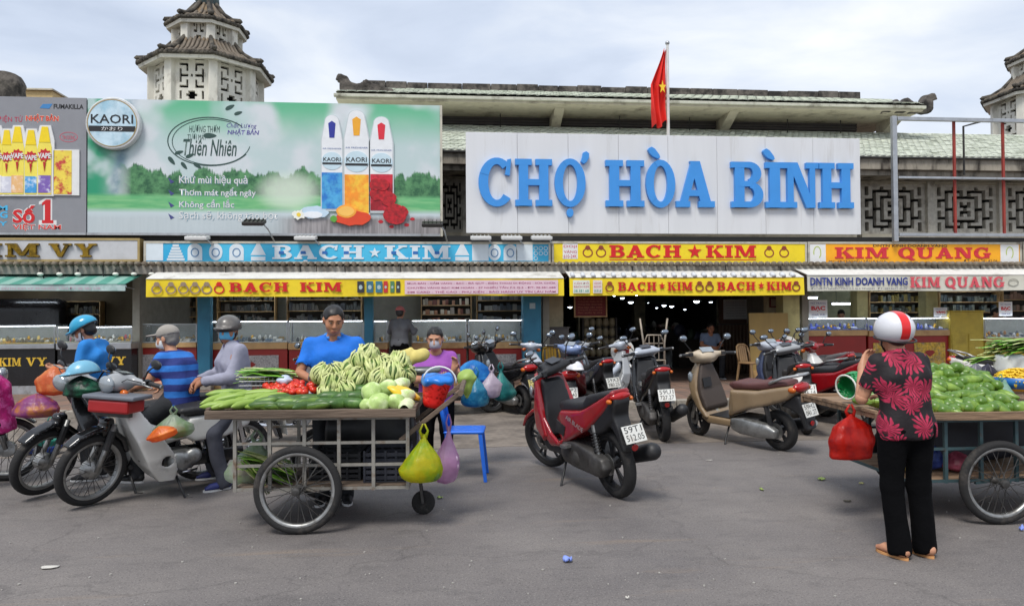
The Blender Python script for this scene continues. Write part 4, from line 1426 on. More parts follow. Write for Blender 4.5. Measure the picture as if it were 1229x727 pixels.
# yellow one
m_yb = M('yellow_banner', (238,210,30),0.5, var=0.05, c2=(214,192,40), c2scale=1.0)
t, bb = signbox('jeweller_sign', 'yellow sign box with red letters and a star reading BACH KIM over the market entrance', 662,968.5,290,317.5, m_yb)
za, zb_ = onY(820,309, YSG).z, onY(820,294.5, YSG).z
slab('BACH', onX(732, YSG), onX(818, YSG), za, zb_, YSG, m_red, t, 0.012, dots=(1,))
slab('*', onX(826, YSG), onX(843, YSG), za - 0.03, zb_ + 0.02, YSG, m_red, t, 0.012)
slab('KIM', onX(848, YSG), onX(908, YSG), za, zb_, YSG, m_red, t, 0.012)
B().bx(onX(732, YSG), onX(908, YSG), YSG - 0.005, YSG, za - 0.055, za - 0.04).obj('underline', m_red, t)
m_brown = blk((140,60,40))
def jewel(px, Y, t_, zc_, r_=0.11, dark=m_brown):
 q = onX(px, Y)
 b = ring(B(), q, zc_ - 0.03, r_, r_ * 0.9,0.025, Y, 0.005, n=16)
 b.prism([(q - 0.06, zc_ + r_ * 0.6),(q, zc_ + r_ * 0.2),(q + 0.06, zc_ + r_ * 0.6),(q + 0.03, zc_ + r_ * 1.1),(q - 0.03, zc_ + r_ * 1.1)], Y - 0.007, Y)
 b.obj('ring_picture', dark, t_)
zc_ = (za + zb_) / 2
xq0, xq1 = onX(676, YSG), onX(694, YSG)
B().bx(xq0, xq1, YSG - 0.004, YSG, zc_ - 0.16, zc_ + 0.16).obj('white_patch', m_white, t)
for k, s_ in enumerate(('DOJI', 'VÀNG', '610-24K')):
 ftext(s_, xq0 + 0.02, xq1 - 0.02, zc_ + 0.06 - k * 0.10, zc_ + 0.13 - k * 0.10, YSG - 0.0045, blk((200,60,90)), t)
for px in (706,722,924,942):
 jewel(px, YSG, t, zc_)
# orange one
m_or = M('orange_banner', (246,172,24),0.5, var=0.05, c2=(240,150,20), c2scale=1.2)
t, bb = signbox('jeweller_sign', 'orange sign box with pink-red letters reading KIM QUANG and white end panels', 969.5,1226,290.5,317.5, m_or)
for a, b_ in ((971.5,992),(1202,1224)):
 xa, xb = onX(a, YSG), onX(b_, YSG)
 B().bx(xa, xb, YSG - 0.004, YSG, bb[2] + 0.05, bb[3] - 0.05).obj('white_panel', m_white, t)
 q = (xa + xb) / 2
 ring(B(), q, zc_ - 0.02,0.09,0.14,0.02, YSG - 0.0045,0.003,-60,200,14).obj('emblem', blk((176,190,90)), t)
za, zb_ = onY(1095,310, YSG).z, onY(1095,297, YSG).z
m_crim = blk((204,44,56))
slab('KIM', onX(1003, YSG), onX(1067, YSG), za, zb_, YSG, m_crim, t, 0.012)
slab('QUANG', onX(1079, YSG), onX(1190, YSG), za, zb_, YSG, m_crim, t, 0.012)
ftext('DNTN KINH DOANH VÀNG', onX(1049, YSG), onX(1138, YSG), zb_ + 0.01, zb_ + 0.075, YSG, blk((60,44,30)), t, bold=0.02)
ftext('MC: 68-77 NHIỀU TẦN P.5 Q.5', onX(996, YSG), onX(1064, YSG), za - 0.085, za - 0.025, YSG, blk((90,40,30)), t)
ftext('ĐT: 0835 241 42 06', onX(1158, YSG), onX(1198, YSG), za - 0.085, za - 0.025, YSG, blk((90,40,30)), t)
t, bb = signbox('jeweller_sign', 'orange sign box cut off at the right edge of the street', 1228,1420,290.5,317.5, m_or)
# ---------------- canopy slab edge under the sign boxes
cs = thing('shop_canopy', 'long stained concrete canopy edge running below the sign boxes', 'canopy')
zc0, zc1 = onY(614,328.5,15.15).z, onY(614,319,15.15).z
m_can = M('stained_canopy_edge', (150,145,136),0.85, var=0.15, scale=8, bump=0.2, c2=(84,76,68), c2scale=2.4, c2lo=0.48, c2hi=0.68, stretch=(1,1,0.6))
x = XL
rr = random.Random(11)
while x < XR:
 w_ = 2.4 + rr.uniform(-0.2,0.2)
 B().bx(x, x + w_ - 0.012,15.1 + rr.uniform(-0.012,0.012),15.28, zc0, zc1 + rr.uniform(-0.012,0.005)).obj('edge_beam', m_can, cs, bevel=0.008)
 x += w_
B().bx(XL, XR, 15.285, YW - 0.004, zc0 + 0.03, zc1 - 0.03).obj('slab', m_conc, cs)
rg = B()
for k in range(int((XR - XL) / 0.14)):
 xq = XL + k * 0.14
 rg.cyl((xq, 15.0, zc1 + 0.035),(xq, 15.5, zc1 + 0.045),0.05, n=6)
o = rg.obj('corrugated_edge', M('rusty_sheet', (126,116,102),0.8,0.2, var=0.3, c2=(80,60,44), c2scale=4), cs, smooth=True)
o['kind'] = 'stuff'
B().bx(XL, XR, 15.32,15.5, zc1 + 0.1, onY(614,283,15.3).z).obj('painted_gap_shade', m_dark, cs)  # solid dark box, shade of the gap put into its colour
for k in range(34):
 xq = XL + 1.0 + k * 1.15 + rr.uniform(-0.2,0.2)
 B().tube([(xq, 15.08, zc1 + 0.05),(xq + 0.02,15.06, zc0 - 0.02),(xq + rr.uniform(-0.1,0.1),15.1, zc0 - 0.12)], 0.012,5).obj('cable', m_darkmet, cs)
# ---------------- floodlights between billboard and sign boxes
def flood(px, py, Y, label, dark=True, tilt=0.35):
 q = onY(px, py, Y)
 t_ = thing('floodlight', label, 'floodlight', (0,0,0),0, 'floodlights along the billboards')
 rm = Matrix.Rotation(tilt, 3, 'X')
 B().box(q, (0.42,0.26,0.07), rm).obj('housing', m_darkmet if dark else blk((214,214,212)), t_, bevel=0.015)
 B().box(q + rm @ Vector((0,0,-0.04)),(0.36,0.2,0.012), rm).obj('glass', M('lamp_glass', (170,174,178),0.2), t_)
 for k in range(5):
  B().box(q + rm @ Vector((-0.16 + 0.08 * k, 0.01,0.05)),(0.012,0.22,0.03), rm).obj('cooling_fin', m_darkmet if dark else blk((190,190,188)), t_)
 zt2 = onY(px, 290,15.2).z
 B().tube([q + Vector((0.16,0.05,-0.02)), q + Vector((0.24,0.1,-0.12)),(q.x + 0.30,15.2, zt2 - 0.02)], 0.016,6).obj('arm', m_steel, t_, smooth=True)
flood(305,267,14.75, 'black floodlight on a bent arm before the left half of the green billboard')
flood(519,269,14.75, 'black floodlight on a bent arm at the right corner of the green billboard')
for px, nm in ((237, 'under the green billboard, first from the left'),(367, 'under the middle of the green billboard'),(577, 'under the letter C of the market sign'),(614, 'under the letter H of the market sign'),(650, 'under the letter O of the market sign')):
 flood(px, 285.5,14.95, 'flat white floodlight ' + nm, False, 0.15)
# ---------------- empty steel billboard frame at the right
ef = thing('empty_billboard_frame', 'empty steel billboard frame with red uprights over the right shops', 'frame')
YF = 15.0
xa = onX(1076, YF)
z_t, z_m, z_b = onY(1150,144, YF).z, onY(1150,214, YF).z, onY(1150,282, YF).z
xr_ = onX(1320, YF)
B().bx(xa - 0.05, xa + 0.05, YF - 0.05, YF + 0.05, z_b - 0.15, z_t + 0.05).obj('post', m_steel, ef, bevel=0.01)
B().bx(xa + 0.17, xa + 0.21, YF + 0.2, YF + 0.24, z_b - 0.1, z_t - 0.05).obj('post', m_darkmet, ef)
B().bx(xr_ - 0.07, xr_ + 0.07, YF - 0.07, YF + 0.07, z_b - 0.15, z_t + 0.05).obj('post', m_steel, ef, bevel=0.01)
for zz, th in ((z_t, 0.04),(z_m, 0.024),(z_b, 0.035)):
 B().bx(xa + 0.073, xr_ - 0.073, YF - 0.04, YF + 0.04, zz - th, zz + th).obj('rail', m_steel, ef, bevel=0.006)
m_rp = M('red_oxide_paint', (158,62,52),0.6,0.2, var=0.15, c2=(110,50,44), c2scale=3)
for px in (1151,1210,1268):
 xq = onX(px, YF)
 B().bx(xq - 0.024, xq + 0.024, YF + 0.045, YF + 0.09, z_b, z_t).obj('upright', m_rp, ef)
xq = onX(1160, YF + 0.5)
B().tube([(xq, YF + 0.5, onY(1160,210, YF + 0.5).z),(xq, YF + 0.5, onY(1160,152, YF + 0.5).z),(xq + 0.5, YF + 0.4, onY(1160,145, YF + 0.5).z)], 0.025,6).obj('lamp_bracket', m_darkmet, ef)
# ---------------- awnings over the shop fronts
YA = 14.55
def awning(label, px0, px1, pyt, pyb, mat_v, mat_c, yl=None, back=0.55, rise=0.16, scallop=False):
 """cloth roof falling to a printed valance"""
 t_ = thing('awning', label, 'awning')
 xa, xb = onX(px0, YA), onX(px1, YA)
 pc = (px0 + px1) / 2
 zt_, zb_ = onY(pc, pyt, YA).z, onY(pc, pyb, YA).z
 n = max(8, int((xb - xa) / 0.25))
 def wav(f, s_):
  return 0.012 * math.sin(f * n * 0.9 + s_) + 0.008 * math.sin(f * n * 2.3 + s_ * 2)
 vs = []
 for i in range(n + 1):
  f = i / n
  xx = xa + (xb - xa) * f
  sag = 0.018 * math.sin(f * n * 0.35)
  vs += [(xx, YA + wav(f, 0), zb_ + sag * 0.4),(xx, YA + 0.012 + wav(f, 0) * 0.3, zt_),(xx, YA + 0.02, zb_ + sag * 0.4),(xx, YA + 0.03, zt_)]
 fs = []
 for i in range(n):
  a = i * 4
  fs += [(a, a + 4, a + 5, a + 1),(a + 6, a + 2, a + 3, a + 7),(a, a + 2, a + 6, a + 4)]
 B().add(vs, fs).obj('valance', mat_v, t_)
 vs = []
 for i in range(n + 1):
  f = i / n
  xx = xa + (xb - xa) * f
  d = 0.03 * math.sin(f * n * 0.7) * 0.5
  vs += [(xx, YA + 0.0, zt_ + 0.004),(xx, YA + back * 0.5, zt_ + rise * 0.55 + d),(xx, YA + back, zt_ + rise),(xx, YA + back, zt_ + rise - 0.012),(xx, YA + 0.0, zt_ - 0.008)]
 fs = []
 for i in range(n):
  a = i * 5
  for k in range(5):
   k2 = (k + 1) % 5
   fs.append((a + k, a + 5 + k, a + 5 + k2, a + k2))
 fs += [(0,1,2,3,4), tuple(n * 5 + k for k in (4,3,2,1,0))]
 B().add(vs, fs).obj('canopy_cloth', mat_c, t_)
 B().cyl((xa, YA + 0.05, zt_ - 0.03),(xb, YA + 0.05, zt_ - 0.03),0.02, n=6).obj('front_bar', m_steel, t_)
 for k in range(3):
  xq = xa + (xb - xa) * (0.06 + 0.44 * k)
  B().cyl((xq, YA + 0.06, zt_ - 0.03),(xq, 15.5, zt_ - 0.05),0.015, n=6).obj('arm', m_steel, t_)
 if scallop:
  for k in range(int((xb - xa) / 0.21)):
   xq = xa + 0.02 + k * 0.21
   B().cyl((xq + 0.05, YA - 0.012, zt_ + 0.02),(xq + 0.05, YA + 0.12, zt_ + 0.075),0.045, n=8).obj('canopy_fold', blk((206,210,216)), t_, smooth=True)
 return t_, xa, xb, zt_, zb_
m_cw = M('off_white_canvas', (212,210,204),0.8, var=0.06, c2=(160,154,144), c2scale=2, c2lo=0.55, c2hi=0.75)
YV = YA - 0.016
t, xa, xb, zt_, zb_ = awning('long yellow awning with red letters BACH KIM, phone pictures and a pink text panel', 175,677,334,355.5, M('yellow_valance', (236,208,32),0.6, var=0.05, c2=(220,188,28), c2scale=1.4), m_cw)
h_ = zt_ - zb_
slab('BACH', onX(275, YV), onX(346, YV), zb_ + 0.27 * h_, zt_ - 0.22 * h_, YV, m_red, t, 0.006, dots=(1,))
slab('KIM', onX(360, YV), onX(410, YV), zb_ + 0.27 * h_, zt_ - 0.22 * h_, YV, m_red, t, 0.006)
for px in (188,205,220,234,248,263):
 jewel(px, YV, t, (zt_ + zb_) / 2,0.10, blk((150,130,110)) if px < 255 else m_red)
for px, c in ((433,(50,50,54)),(444,(60,110,130)),(455,(60,120,140)),(463,(200,50,50)),(471,(80,130,90)),(478,(60,60,60))):
 q = onX(px, YV)
 w_ = 0.065 if px < 460 else 0.04
 B().bx(q - w_, q + w_, YV - 0.006, YV, zb_ + 0.2 * h_, zt_ - 0.16 * h_).obj('phone_picture', blk(c), t)
 disc(B(), q, (zt_ + zb_) / 2, w_ * 0.55, w_ * 0.7, YV - 0.0065,0.003,12).obj('phone_screen', blk((170,190,190)), t)
xp0, xp1 = onX(486, YV), onX(670, YV)
B().bx(xp0, xp1, YV - 0.004, YV, zb_ + 0.1 * h_, zt_ - 0.12 * h_).obj('pink_panel', blk((226,196,206)), t)
for k, s_ in enumerate(('MUA BÁN - CẦM VÀNG - BẠC - ĐÁ QUÝ - ĐIỆN THOẠI DI ĐỘNG - SỬA CHỮA', 'CHUYÊN VÀNG BẠC KIM HOÀN - 37 NHIỀU TẦN P.5 Q.5 - ĐT: 38.381.688', 'SIM CARD - THẺ CÀO - PHỤ KIỆN - BẢO HÀNH UY TÍN LÂU NĂM')):
 ftext(s_, xp0 + 0.05, xp1 - 0.05, zt_ - (0.36 + 0.25 * k) * h_, zt_ - (0.2 + 0.25 * k) * h_, YV - 0.0045, blk((170,60,110)), t, bold=0.01)
t, xa, xb, zt_, zb_ = awning('yellow awning with BACH KIM printed twice in red over the market entrance', 684,965.5,332.5,354.5, M('yellow_valance2', (240,212,36),0.6, var=0.05, c2=(228,198,40), c2scale=1.4), m_cw, scallop=True)
h_ = zt_ - zb_
for a in (742,861):
 slab('BACH', onX(a, YV), onX(a + 46, YV), zb_ + 0.27 * h_, zt_ - 0.27 * h_, YV, m_red, t, 0.006, dots=(1,))
 slab('*', onX(a + 49, YV), onX(a + 57, YV), zb_ + 0.3 * h_, zt_ - 0.25 * h_, YV, m_red, t, 0.006)
 slab('KIM', onX(a + 59.5, YV), onX(a + 89.5, YV), zb_ + 0.27 * h_, zt_ - 0.27 * h_, YV, m_red, t, 0.006)
for px in (732,840,852,956):
 jewel(px, YV, t, (zt_ + zb_) / 2,0.09)
for a, b_, c in ((688,708,(224,226,214)),(712,723,(226,214,206))):
 xq0, xq1 = onX(a, YV), onX(b_, YV)
 B().bx(xq0, xq1, YV - 0.004, YV, zb_ + 0.14 * h_, zt_ - 0.16 * h_).obj('white_patch', blk(c), t)
 for k, (s_, cc) in enumerate((('CẦM ĐỒ', (200,90,110)),('BẠCH KIM', (200,90,110)),('38.381.68', (60,150,130)))):
  ftext(s_, xq0 + 0.02, xq1 - 0.02, zt_ - (0.38 + 0.21 * k) * h_, zt_ - (0.24 + 0.21 * k) * h_, YV - 0.0045, blk(cc), t)
t, xa, xb, zt_, zb_ = awning('off-white awning strip reading DNTN KINH DOANH VANG KIM QUANG', 970,1420,329.5,348.5, M('white_valance', (206,204,190),0.6, var=0.05, c2=(184,180,164), c2scale=1.4), m_cw)
h_ = zt_ - zb_
ftext('DNTN KINH DOANH VANG', onX(973, YV), onX(1090, YV), zb_ + 0.34 * h_, zt_ - 0.16 * h_, YV, blk((36,52,130)), t, bold=0.035)
ftext('ĐC: 68-77 NHIỀU TẦN P.5 Q.5 TP.HCM   ĐT: 083.8241.42.06', onX(974, YV), onX(1089, YV), zb_ + 0.09 * h_, zb_ + 0.24 * h_, YV, blk((50,60,110)), t)
m_pk = blk((214,84,96))
slab('KIM', onX(1093, YV), onX(1129, YV), zb_ + 0.2 * h_, zt_ - 0.14 * h_, YV, m_pk, t, 0.006)
slab('QUANG', onX(1135, YV), onX(1206, YV), zb_ + 0.2 * h_, zt_ - 0.14 * h_, YV, m_pk, t, 0.006)
ring(B(), onX(1217, YV),(zt_ + zb_) / 2,0.12,0.08,0.015, YV, 0.004).obj('flower_print', blk((150,150,140)), t)
# green striped awning at the left
nt = NT('green_stripe_canvas', 0.8)
st_ = nt.rng(nt.math('FRACT', nt.math('MULTIPLY', nt.x, 2.6)),0.46,0.54)
m_gs = nt.done(nt.mix(st_, nt.mix(nt.rng(nt.noise(3),0.3,0.7), rgb(66,134,118), rgb(88,152,136)), rgb(132,172,160)))
t, xa, xb, zt_, zb_ = awning('faded green and white striped canvas awning over the left jewellery stall', -95,150,341,349, M('green_valance', (168,188,186),0.7, var=0.1, c2=(90,140,130), c2scale=2.5), m_gs, back=0.95, rise=0.26)
ftext('DNTN KIM VY 39 NHIỀU TẦN ĐT 38 382 129', onX(2, YV), onX(120, YV), zb_ + 0.02, zt_ - 0.03, YV, blk((190,150,170)), t)
for px in (50,73,95,140,162,183):
 q = onY(px, 329,15.05)
 bl = thing('canopy_bulb', 'small pale bulb hanging under the canopy edge above the green awning', 'bulb', (0,0,0),0, 'bulbs under the canopy edge')
 B().ball((q.x, 15.0, q.z),(0.06,0.05,0.035),10,6).obj('bulb', blk((226,226,214)), bl, smooth=True)
 B().cyl((q.x, 15.0, q.z + 0.03),(q.x, 15.0, q.z + 0.10),0.02, n=6).obj('holder', m_darkmet, bl)
# ================================================================== SHOP FRONTS
m_glass = M('case_glass', (200,220,222),0.05,0, var=0, alpha=0.09, spec=0.8)
m_wood = M('varnished_beige_trim', (196,160,108),0.45, var=0.14, scale=5, c2=(160,120,76), c2scale=2)
m_redp = M('red_lacquer_panel', (150,34,26),0.4, var=0.12, scale=4)
m_blackp = M('black_gloss_panel', (26,25,27),0.25, var=0.1)
m_bluec = M('teal_blue_column', (46,120,150),0.55, var=0.08, scale=3, c2=(38,98,124), c2scale=1.5)
m_olive = M('olive_cream_pillar', (190,182,126),0.7, var=0.1, c2=(150,140,96), c2scale=2)
m_cream = M('cream_pillar', (190,178,146),0.75, var=0.12, c2=(130,118,94), c2scale=2)
m_shopwall = M('shop_wall', (142,138,126),0.85, var=0.15)
m_pattern = M('grey_white_pattern', (176,174,172),0.5, var=0.35, scale=40, c2=(120,116,114), c2scale=25)
m_led = M('led_strip', (240,246,255),0.4, var=0, emit=(235,244,255), estr=9.0)
m_tube = M('fluorescent_tube', (240,246,255),0.4, var=0, emit=(228,242,255), estr=9.0)
m_goldg = M('gold_jewellery', (222,170,48),0.3,0.7, var=0.3, scale=30)
zcan = zc0 + 0.03     # underside of the canopy
cab_z = PAVE
def partition(px, y0=15.55, y1=19.5, mat=m_shopwall, w=0.14, nm='shop_partition', lab='wall between two shops'):
 xq = onX(px, YS)
 t_ = thing(nm, lab, 'wall')
 B().bx(xq - w / 2, xq + w / 2, y0, y1, PAVE, zcan - 0.003).obj('wall', mat, t_)
def pillar(px0, px1, Y, mat, label, d=0.34, cap=None):
 xa, xb = onX(px0, Y), onX(px1, Y)
 t_ = thing('shop_pillar', label, 'pillar')
 B().bx(xa, xb, Y, Y + d, PAVE, zcan - 0.003).obj('shaft', mat, t_, bevel=0.012)
 B().bx(xa - 0.02, xb + 0.02, Y - 0.02, Y + d + 0.02, PAVE, PAVE + 0.16).obj('base', m_conc, t_, bevel=0.01)
 return t_, xa, xb
# rooms
def room(nm, label, px0, px1, back, wallm):
 xa, xb = onX(px0, YS), onX(px1, YS)
 t_ = thing(nm, label, 'shop')
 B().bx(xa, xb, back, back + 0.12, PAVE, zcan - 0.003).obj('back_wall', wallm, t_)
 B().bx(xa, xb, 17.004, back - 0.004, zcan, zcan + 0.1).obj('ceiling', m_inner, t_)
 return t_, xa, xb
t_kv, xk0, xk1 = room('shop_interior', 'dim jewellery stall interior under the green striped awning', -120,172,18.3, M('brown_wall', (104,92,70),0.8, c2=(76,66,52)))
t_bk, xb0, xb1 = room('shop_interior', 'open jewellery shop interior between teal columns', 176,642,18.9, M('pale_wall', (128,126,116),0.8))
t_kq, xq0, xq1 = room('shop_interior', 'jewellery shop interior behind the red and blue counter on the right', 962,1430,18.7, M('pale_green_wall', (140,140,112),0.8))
partition(174)
partition(652, lab='wall at the left of the market entrance')
partition(955, lab='wall at the right of the market entrance')
# back shelves, each with its goods
def shelf_unit(px0, px1, py0, py1, Y, nrow, label, cols, seed, parent_mat=None, item_w=0.09):
 rr_ = random.Random(seed)
 xa, xb, za, zb_ = PB(px0, px1, py0, py1, Y)
 t_ = thing('wall_shelf', label, 'shelf')
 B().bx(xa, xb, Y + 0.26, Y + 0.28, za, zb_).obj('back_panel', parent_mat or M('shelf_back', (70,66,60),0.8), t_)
 for q in (xa, xb - 0.02):
  B().bx(q, q + 0.02, Y, Y + 0.255, za, zb_).obj('side_panel', m_wood, t_)
 for k in range(nrow + 1):
  zz = za + (zb_ - za) * k / nrow
  B().bx(xa + 0.022, xb - 0.022, Y, Y + 0.255, zz - 0.01, zz + 0.01).obj('shelf_board', m_wood, t_)
  if k == nrow: break
  x_ = xa + 0.05
  hh = (zb_ - za) / nrow
  while x_ < xb - item_w:
   w_ = item_w * rr_.uniform(0.6,1.3)
   if rr_.random() < 0.85:
    c_ = cols[rr_.randrange(len(cols))]
    B().bx(x_, x_ + w_ * 0.9, Y + 0.03, Y + 0.16, zz + 0.012, zz + 0.012 + hh * rr_.uniform(0.35,0.75)).obj('goods_box', blk(c_, rough=0.5), t_, bevel=0.006)
   x_ += w_
 return t_
shelf_unit(505,566,344,400,18.5,5, 'wall shelf of boxed goods in the back of the teal-columned shop', [(170,120,90),(150,140,130),(190,180,160),(120,70,60)], 1)
shelf_unit(200,236,356,405,18.5,4, 'dim shelf behind the counter left of the first teal column', [(96,86,70),(120,110,90),(80,80,76)], 2)
shelf_unit(260,330,348,400,18.5,4, 'dim shelf behind the counter between the first teal column and the seller', [(80,84,80),(110,104,96),(64,70,72)], 3)
shelf_unit(344,434,346,400,18.5,4, 'dim shelf behind the seller in the blue polo', [(70,74,72),(100,98,92),(60,62,66)], 5)
shelf_unit(572,640,348,398,18.5,4, 'shelf of bright boxes behind the rightmost glass case of the teal shop', [(140,146,150),(90,100,108),(170,170,164)], 4)
shelf_unit(1044,1112,350,400,18.3,4, 'glass-fronted shelf behind the right counter, left of the middle pillar', [(90,96,88),(70,78,76),(130,116,60)], 6)
shelf_unit(1128,1200,350,400,18.3,4, 'glass-fronted shelf behind the right counter, right of the middle pillar', [(80,92,92),(60,74,78),(110,116,104)], 7)
shelf_unit(1204,1300,346,400,18.3,4, 'tall goods shelf at the right edge of the street', [(160,150,130),(120,110,96),(150,120,100)], 8)
shelf_unit(20,120,362,408,18.0,3, 'dark shelf behind the gold counter of the left stall', [(60,56,46),(90,80,56),(50,50,48)], 9)
# picture frames, dark arch in the left stall
pf = thing('wall_picture', 'small framed picture on the back wall of the left stall', 'picture')
xa, xb, za, zb_ = PB(104,114,372,381,18.25)
B().bx(xa, xb, 18.2,18.25, za, zb_).obj('frame', m_darkmet, pf)
B().bx(xa + 0.03, xb - 0.03,18.19,18.199, za + 0.03, zb_ - 0.03).obj('print', blk((150,150,120)), pf)
da = thing('dark_cabinet', 'large black round-cornered cabinet inside the left stall', 'cabinet')
xa, xb, za, zb_ = PB(-30,74,358,405,17.2)
s_ = S((xa - 0.1,17.1,0),(xb + 0.1,17.9, zb_ + 0.1),0.04)
s_.box(((xa + xb) / 2,17.5,(PAVE + zb_) / 2 - 0.2),(xb - xa, 0.6, zb_ - PAVE + 0.4),0.25)
s_.cut((0,0, PAVE),(0,0,-1))
solid('cabinet_body', s_, m_blackp, da)
B().bx(xa + 0.2, xb - 0.3,17.18,17.196, za + 0.1, za + 0.16).obj('trim_line', m_goldg, da)
def jewels(t_, xa, xb, y, z, n, seed, mats, size=0.03):
 rr_ = random.Random(seed)
 for k in range(n):
  xq = xa + (xb - xa) * (k + rr_.uniform(0.2,0.8)) / n
  yq = y + rr_.uniform(-0.05,0.05)
  m_ = mats[rr_.randrange(len(mats))]
  if rr_.random() < 0.5:
   B().lathe([(0.012,0),(size * 0.9,0.004),(size, 0.05),(size * 0.6,0.085),(0.01,0.09)], (xq, yq, z), n=8).obj('necklace_bust', m_, t_, smooth=True)
  else:
   B().box((xq, yq, z + 0.02),(size * 2.2,0.08,0.035), rotm(0.4)).obj('jewellery_tray', m_, t_, bevel=0.004)
def counter(px0, px1, Y, y_top, y_glass, y_trim, y_base, label, base, insert=None, trim=m_wood, led=True, seed=0, lining=None, n=14, dep=0.5, mats=None):
 """glass display case on a panelled base: top edge, glass bottom, trim bottom, base bottom rows"""
 pc = (px0 + px1) / 2
 xa, xb = onX(px0, Y), onX(px1, Y)
 zt_, zg, zr_, zb2 = (onY(pc, q, Y).z for q in (y_top, y_glass, y_trim, y_base))
 zb2 = max(zb2, PAVE)
 t_ = thing('display_counter', label, 'counter')
 B().bx(xa + 0.01, xb - 0.01, Y + 0.02, Y + dep, PAVE, zr_ - 0.003).obj('base', base, t_)
 B().bx(xa, xb, Y - 0.03, Y + dep + 0.02, zr_, zg - 0.003).obj('counter_trim', trim, t_, bevel=0.008)
 B().bx(xa + 0.02, xb - 0.02, Y + 0.02, Y + dep - 0.02, zg + 0.002, zg + 0.02).obj('case_floor', lining or M('case_lining', (206,208,206),0.6), t_)
 B().bx(xa + 0.012, xb - 0.012, Y, Y + 0.006, zg, zt_ - 0.022).obj('front_glass', m_glass, t_)
 B().bx(xa, xb, Y - 0.004, Y + dep, zt_ - 0.008, zt_).obj('top_glass', m_glass, t_)
 nx = max(1, round((xb - xa) / 1.3))
 for k in range(nx + 1):
  xq = xa + (xb - xa) * k / nx
  xq = min(max(xq, xa + 0.012), xb - 0.012)
  for yq in (Y + 0.012, Y + dep - 0.014):
   B().bx(xq - 0.011, xq + 0.011, yq - 0.004, yq + 0.012, zg, zt_ - 0.024).obj('case_post', m_steel, t_)
 B().bx(xa, xb, Y - 0.006, Y + 0.016, zt_ - 0.021, zt_ - 0.010).obj('case_rail', m_steel, t_)
 B().bx(xa + 0.015, xb - 0.015, Y + 0.03, Y + 0.05, zt_ - 0.03, zt_ - 0.012).obj('case_light', m_led if led else m_steel, t_)
 B().bx(xa + 0.012, xb - 0.012, Y + dep - 0.03, Y + dep - 0.024, zg + 0.02, zt_ - 0.03).obj('case_back', M('case_back', (150,152,146),0.5), t_)
 jewels(t_, xa + 0.1, xb - 0.1, Y + 0.16, zg + 0.022, n, seed, mats or [m_goldg, blk((220,218,210)), blk((90,110,130)), blk((196,190,176)), blk((60,60,64))])
 jewels(t_, xa + 0.1, xb - 0.1, Y + 0.32, zg + 0.06, n, seed + 50, mats or [m_goldg, blk((220,218,210)), blk((120,130,140)), blk((150,120,60))])
 if insert:
  for k in range(nx):
   a_ = xa + (xb - xa) * (k + 0.12) / nx
   b2 = xa + (xb - xa) * (k + 0.88) / nx
   zi0, zi1 = PAVE + (zr_ - PAVE) * 0.30, PAVE + (zr_ - PAVE) * 0.84
   B().bx(a_, b2, Y + 0.008, Y + 0.0195, zi0, zi1).obj('base_inlay', insert, t_)
   xm = (a_ + b2) / 2
   zm_ = (zi0 + zi1) / 2
   B().prism([(xm, zm_ - 0.07),(xm + 0.13, zm_ + 0.03),(xm + 0.07, zm_ + 0.08),(xm - 0.07, zm_ + 0.08),(xm - 0.13, zm_ + 0.03)], Y + 0.003, Y + 0.0075).obj('diamond_emblem', m_redp, t_)
 B().bx(xa - 0.004, xb + 0.004, Y + 0.004, Y + 0.019, PAVE, PAVE + 0.16).obj('plinth', trim, t_)
 return t_, xa, xb, zt_, zg, zr_
gm = [m_goldg, m_goldg, blk((240,210,120)), blk((226,220,200)), M('dim_jewel', (120,110,80),0.4)]
c1 = counter(-95,66,15.2,390,413,419,452, 'black jewellery counter with gold-lit trays at the left edge', m_blackp, None, m_steel, True, 1, M('gold_lining', (226,186,60),0.6),26, mats=gm)
c2 = counter(68,158,15.2,391,411,419,452, 'black glass counter behind the man in the blue helmet', m_blackp, None, m_steel, True, 2, M('ivory_lining', (206,200,176),0.6),12, mats=[blk((200,80,90)), blk((230,226,214)), blk((120,110,90)), m_goldg])
for (cc, a, b_) in ((c1,2,57),(c2,128,150)):
 t_, xa, xb, zt_, zg, zr_ = cc
 za, zb_ = onY(40,439,15.2).z, onY(40,429,15.2).z
 for ch, p0, p1 in ((('K', -2,8),('I', 9,13),('M', 14,25),('V', 31,43),('Y', 44,56)) if a == 2 else (('V', 126,138),('Y', 139,151))):
  slab(ch, onX(p0,15.2), onX(p1,15.2), za, zb_, 15.218, M('gold_paint', (226,186,60),0.4, var=0.2), t_, 0.006)
counter(160,236,15.7,388,411,417,450, 'plain glass counter left of the first teal column', m_redp, m_pattern, m_wood, False, 3)
counter(253,345,15.7,384.5,411,419,452, 'red panelled glass counter between the first teal column and the seller', m_redp, m_pattern, m_wood, True, 4)
counter(346,436,15.7,384,411,419,452, 'red panelled glass counter behind the man in the blue polo', m_redp, m_pattern, m_wood, True, 5)
counter(448,465,15.7,384,411,419,452, 'narrow glass counter right of the middle teal column', m_redp, m_pattern, m_wood, True, 6, n=4)
counter(494,560,15.7,383.5,411,418,451, 'red panelled glass counter behind the woman in purple', m_redp, m_pattern, m_wood, True, 7)
counter(562,627,15.7,383,410,418,451, 'red panelled glass counter left of the wide teal column', m_redp, m_pattern, m_wood, True, 8)
blue_tint = M('blue_light_lining', (70,96,190),0.35,0.2, var=0.3, scale=14, c2=(170,180,220), c2scale=9)  # blue light inside the case is put into the lining colour
bm_ = [blk((90,110,210)), blk((220,224,240)), blk((60,70,160)), m_goldg]
counter(950,1040,15.7,381,396,403,447, 'red counter with glass case tinted for its blue light beside the market entrance', m_redp, None, m_wood, True, 9, blue_tint, 16, mats=bm_)
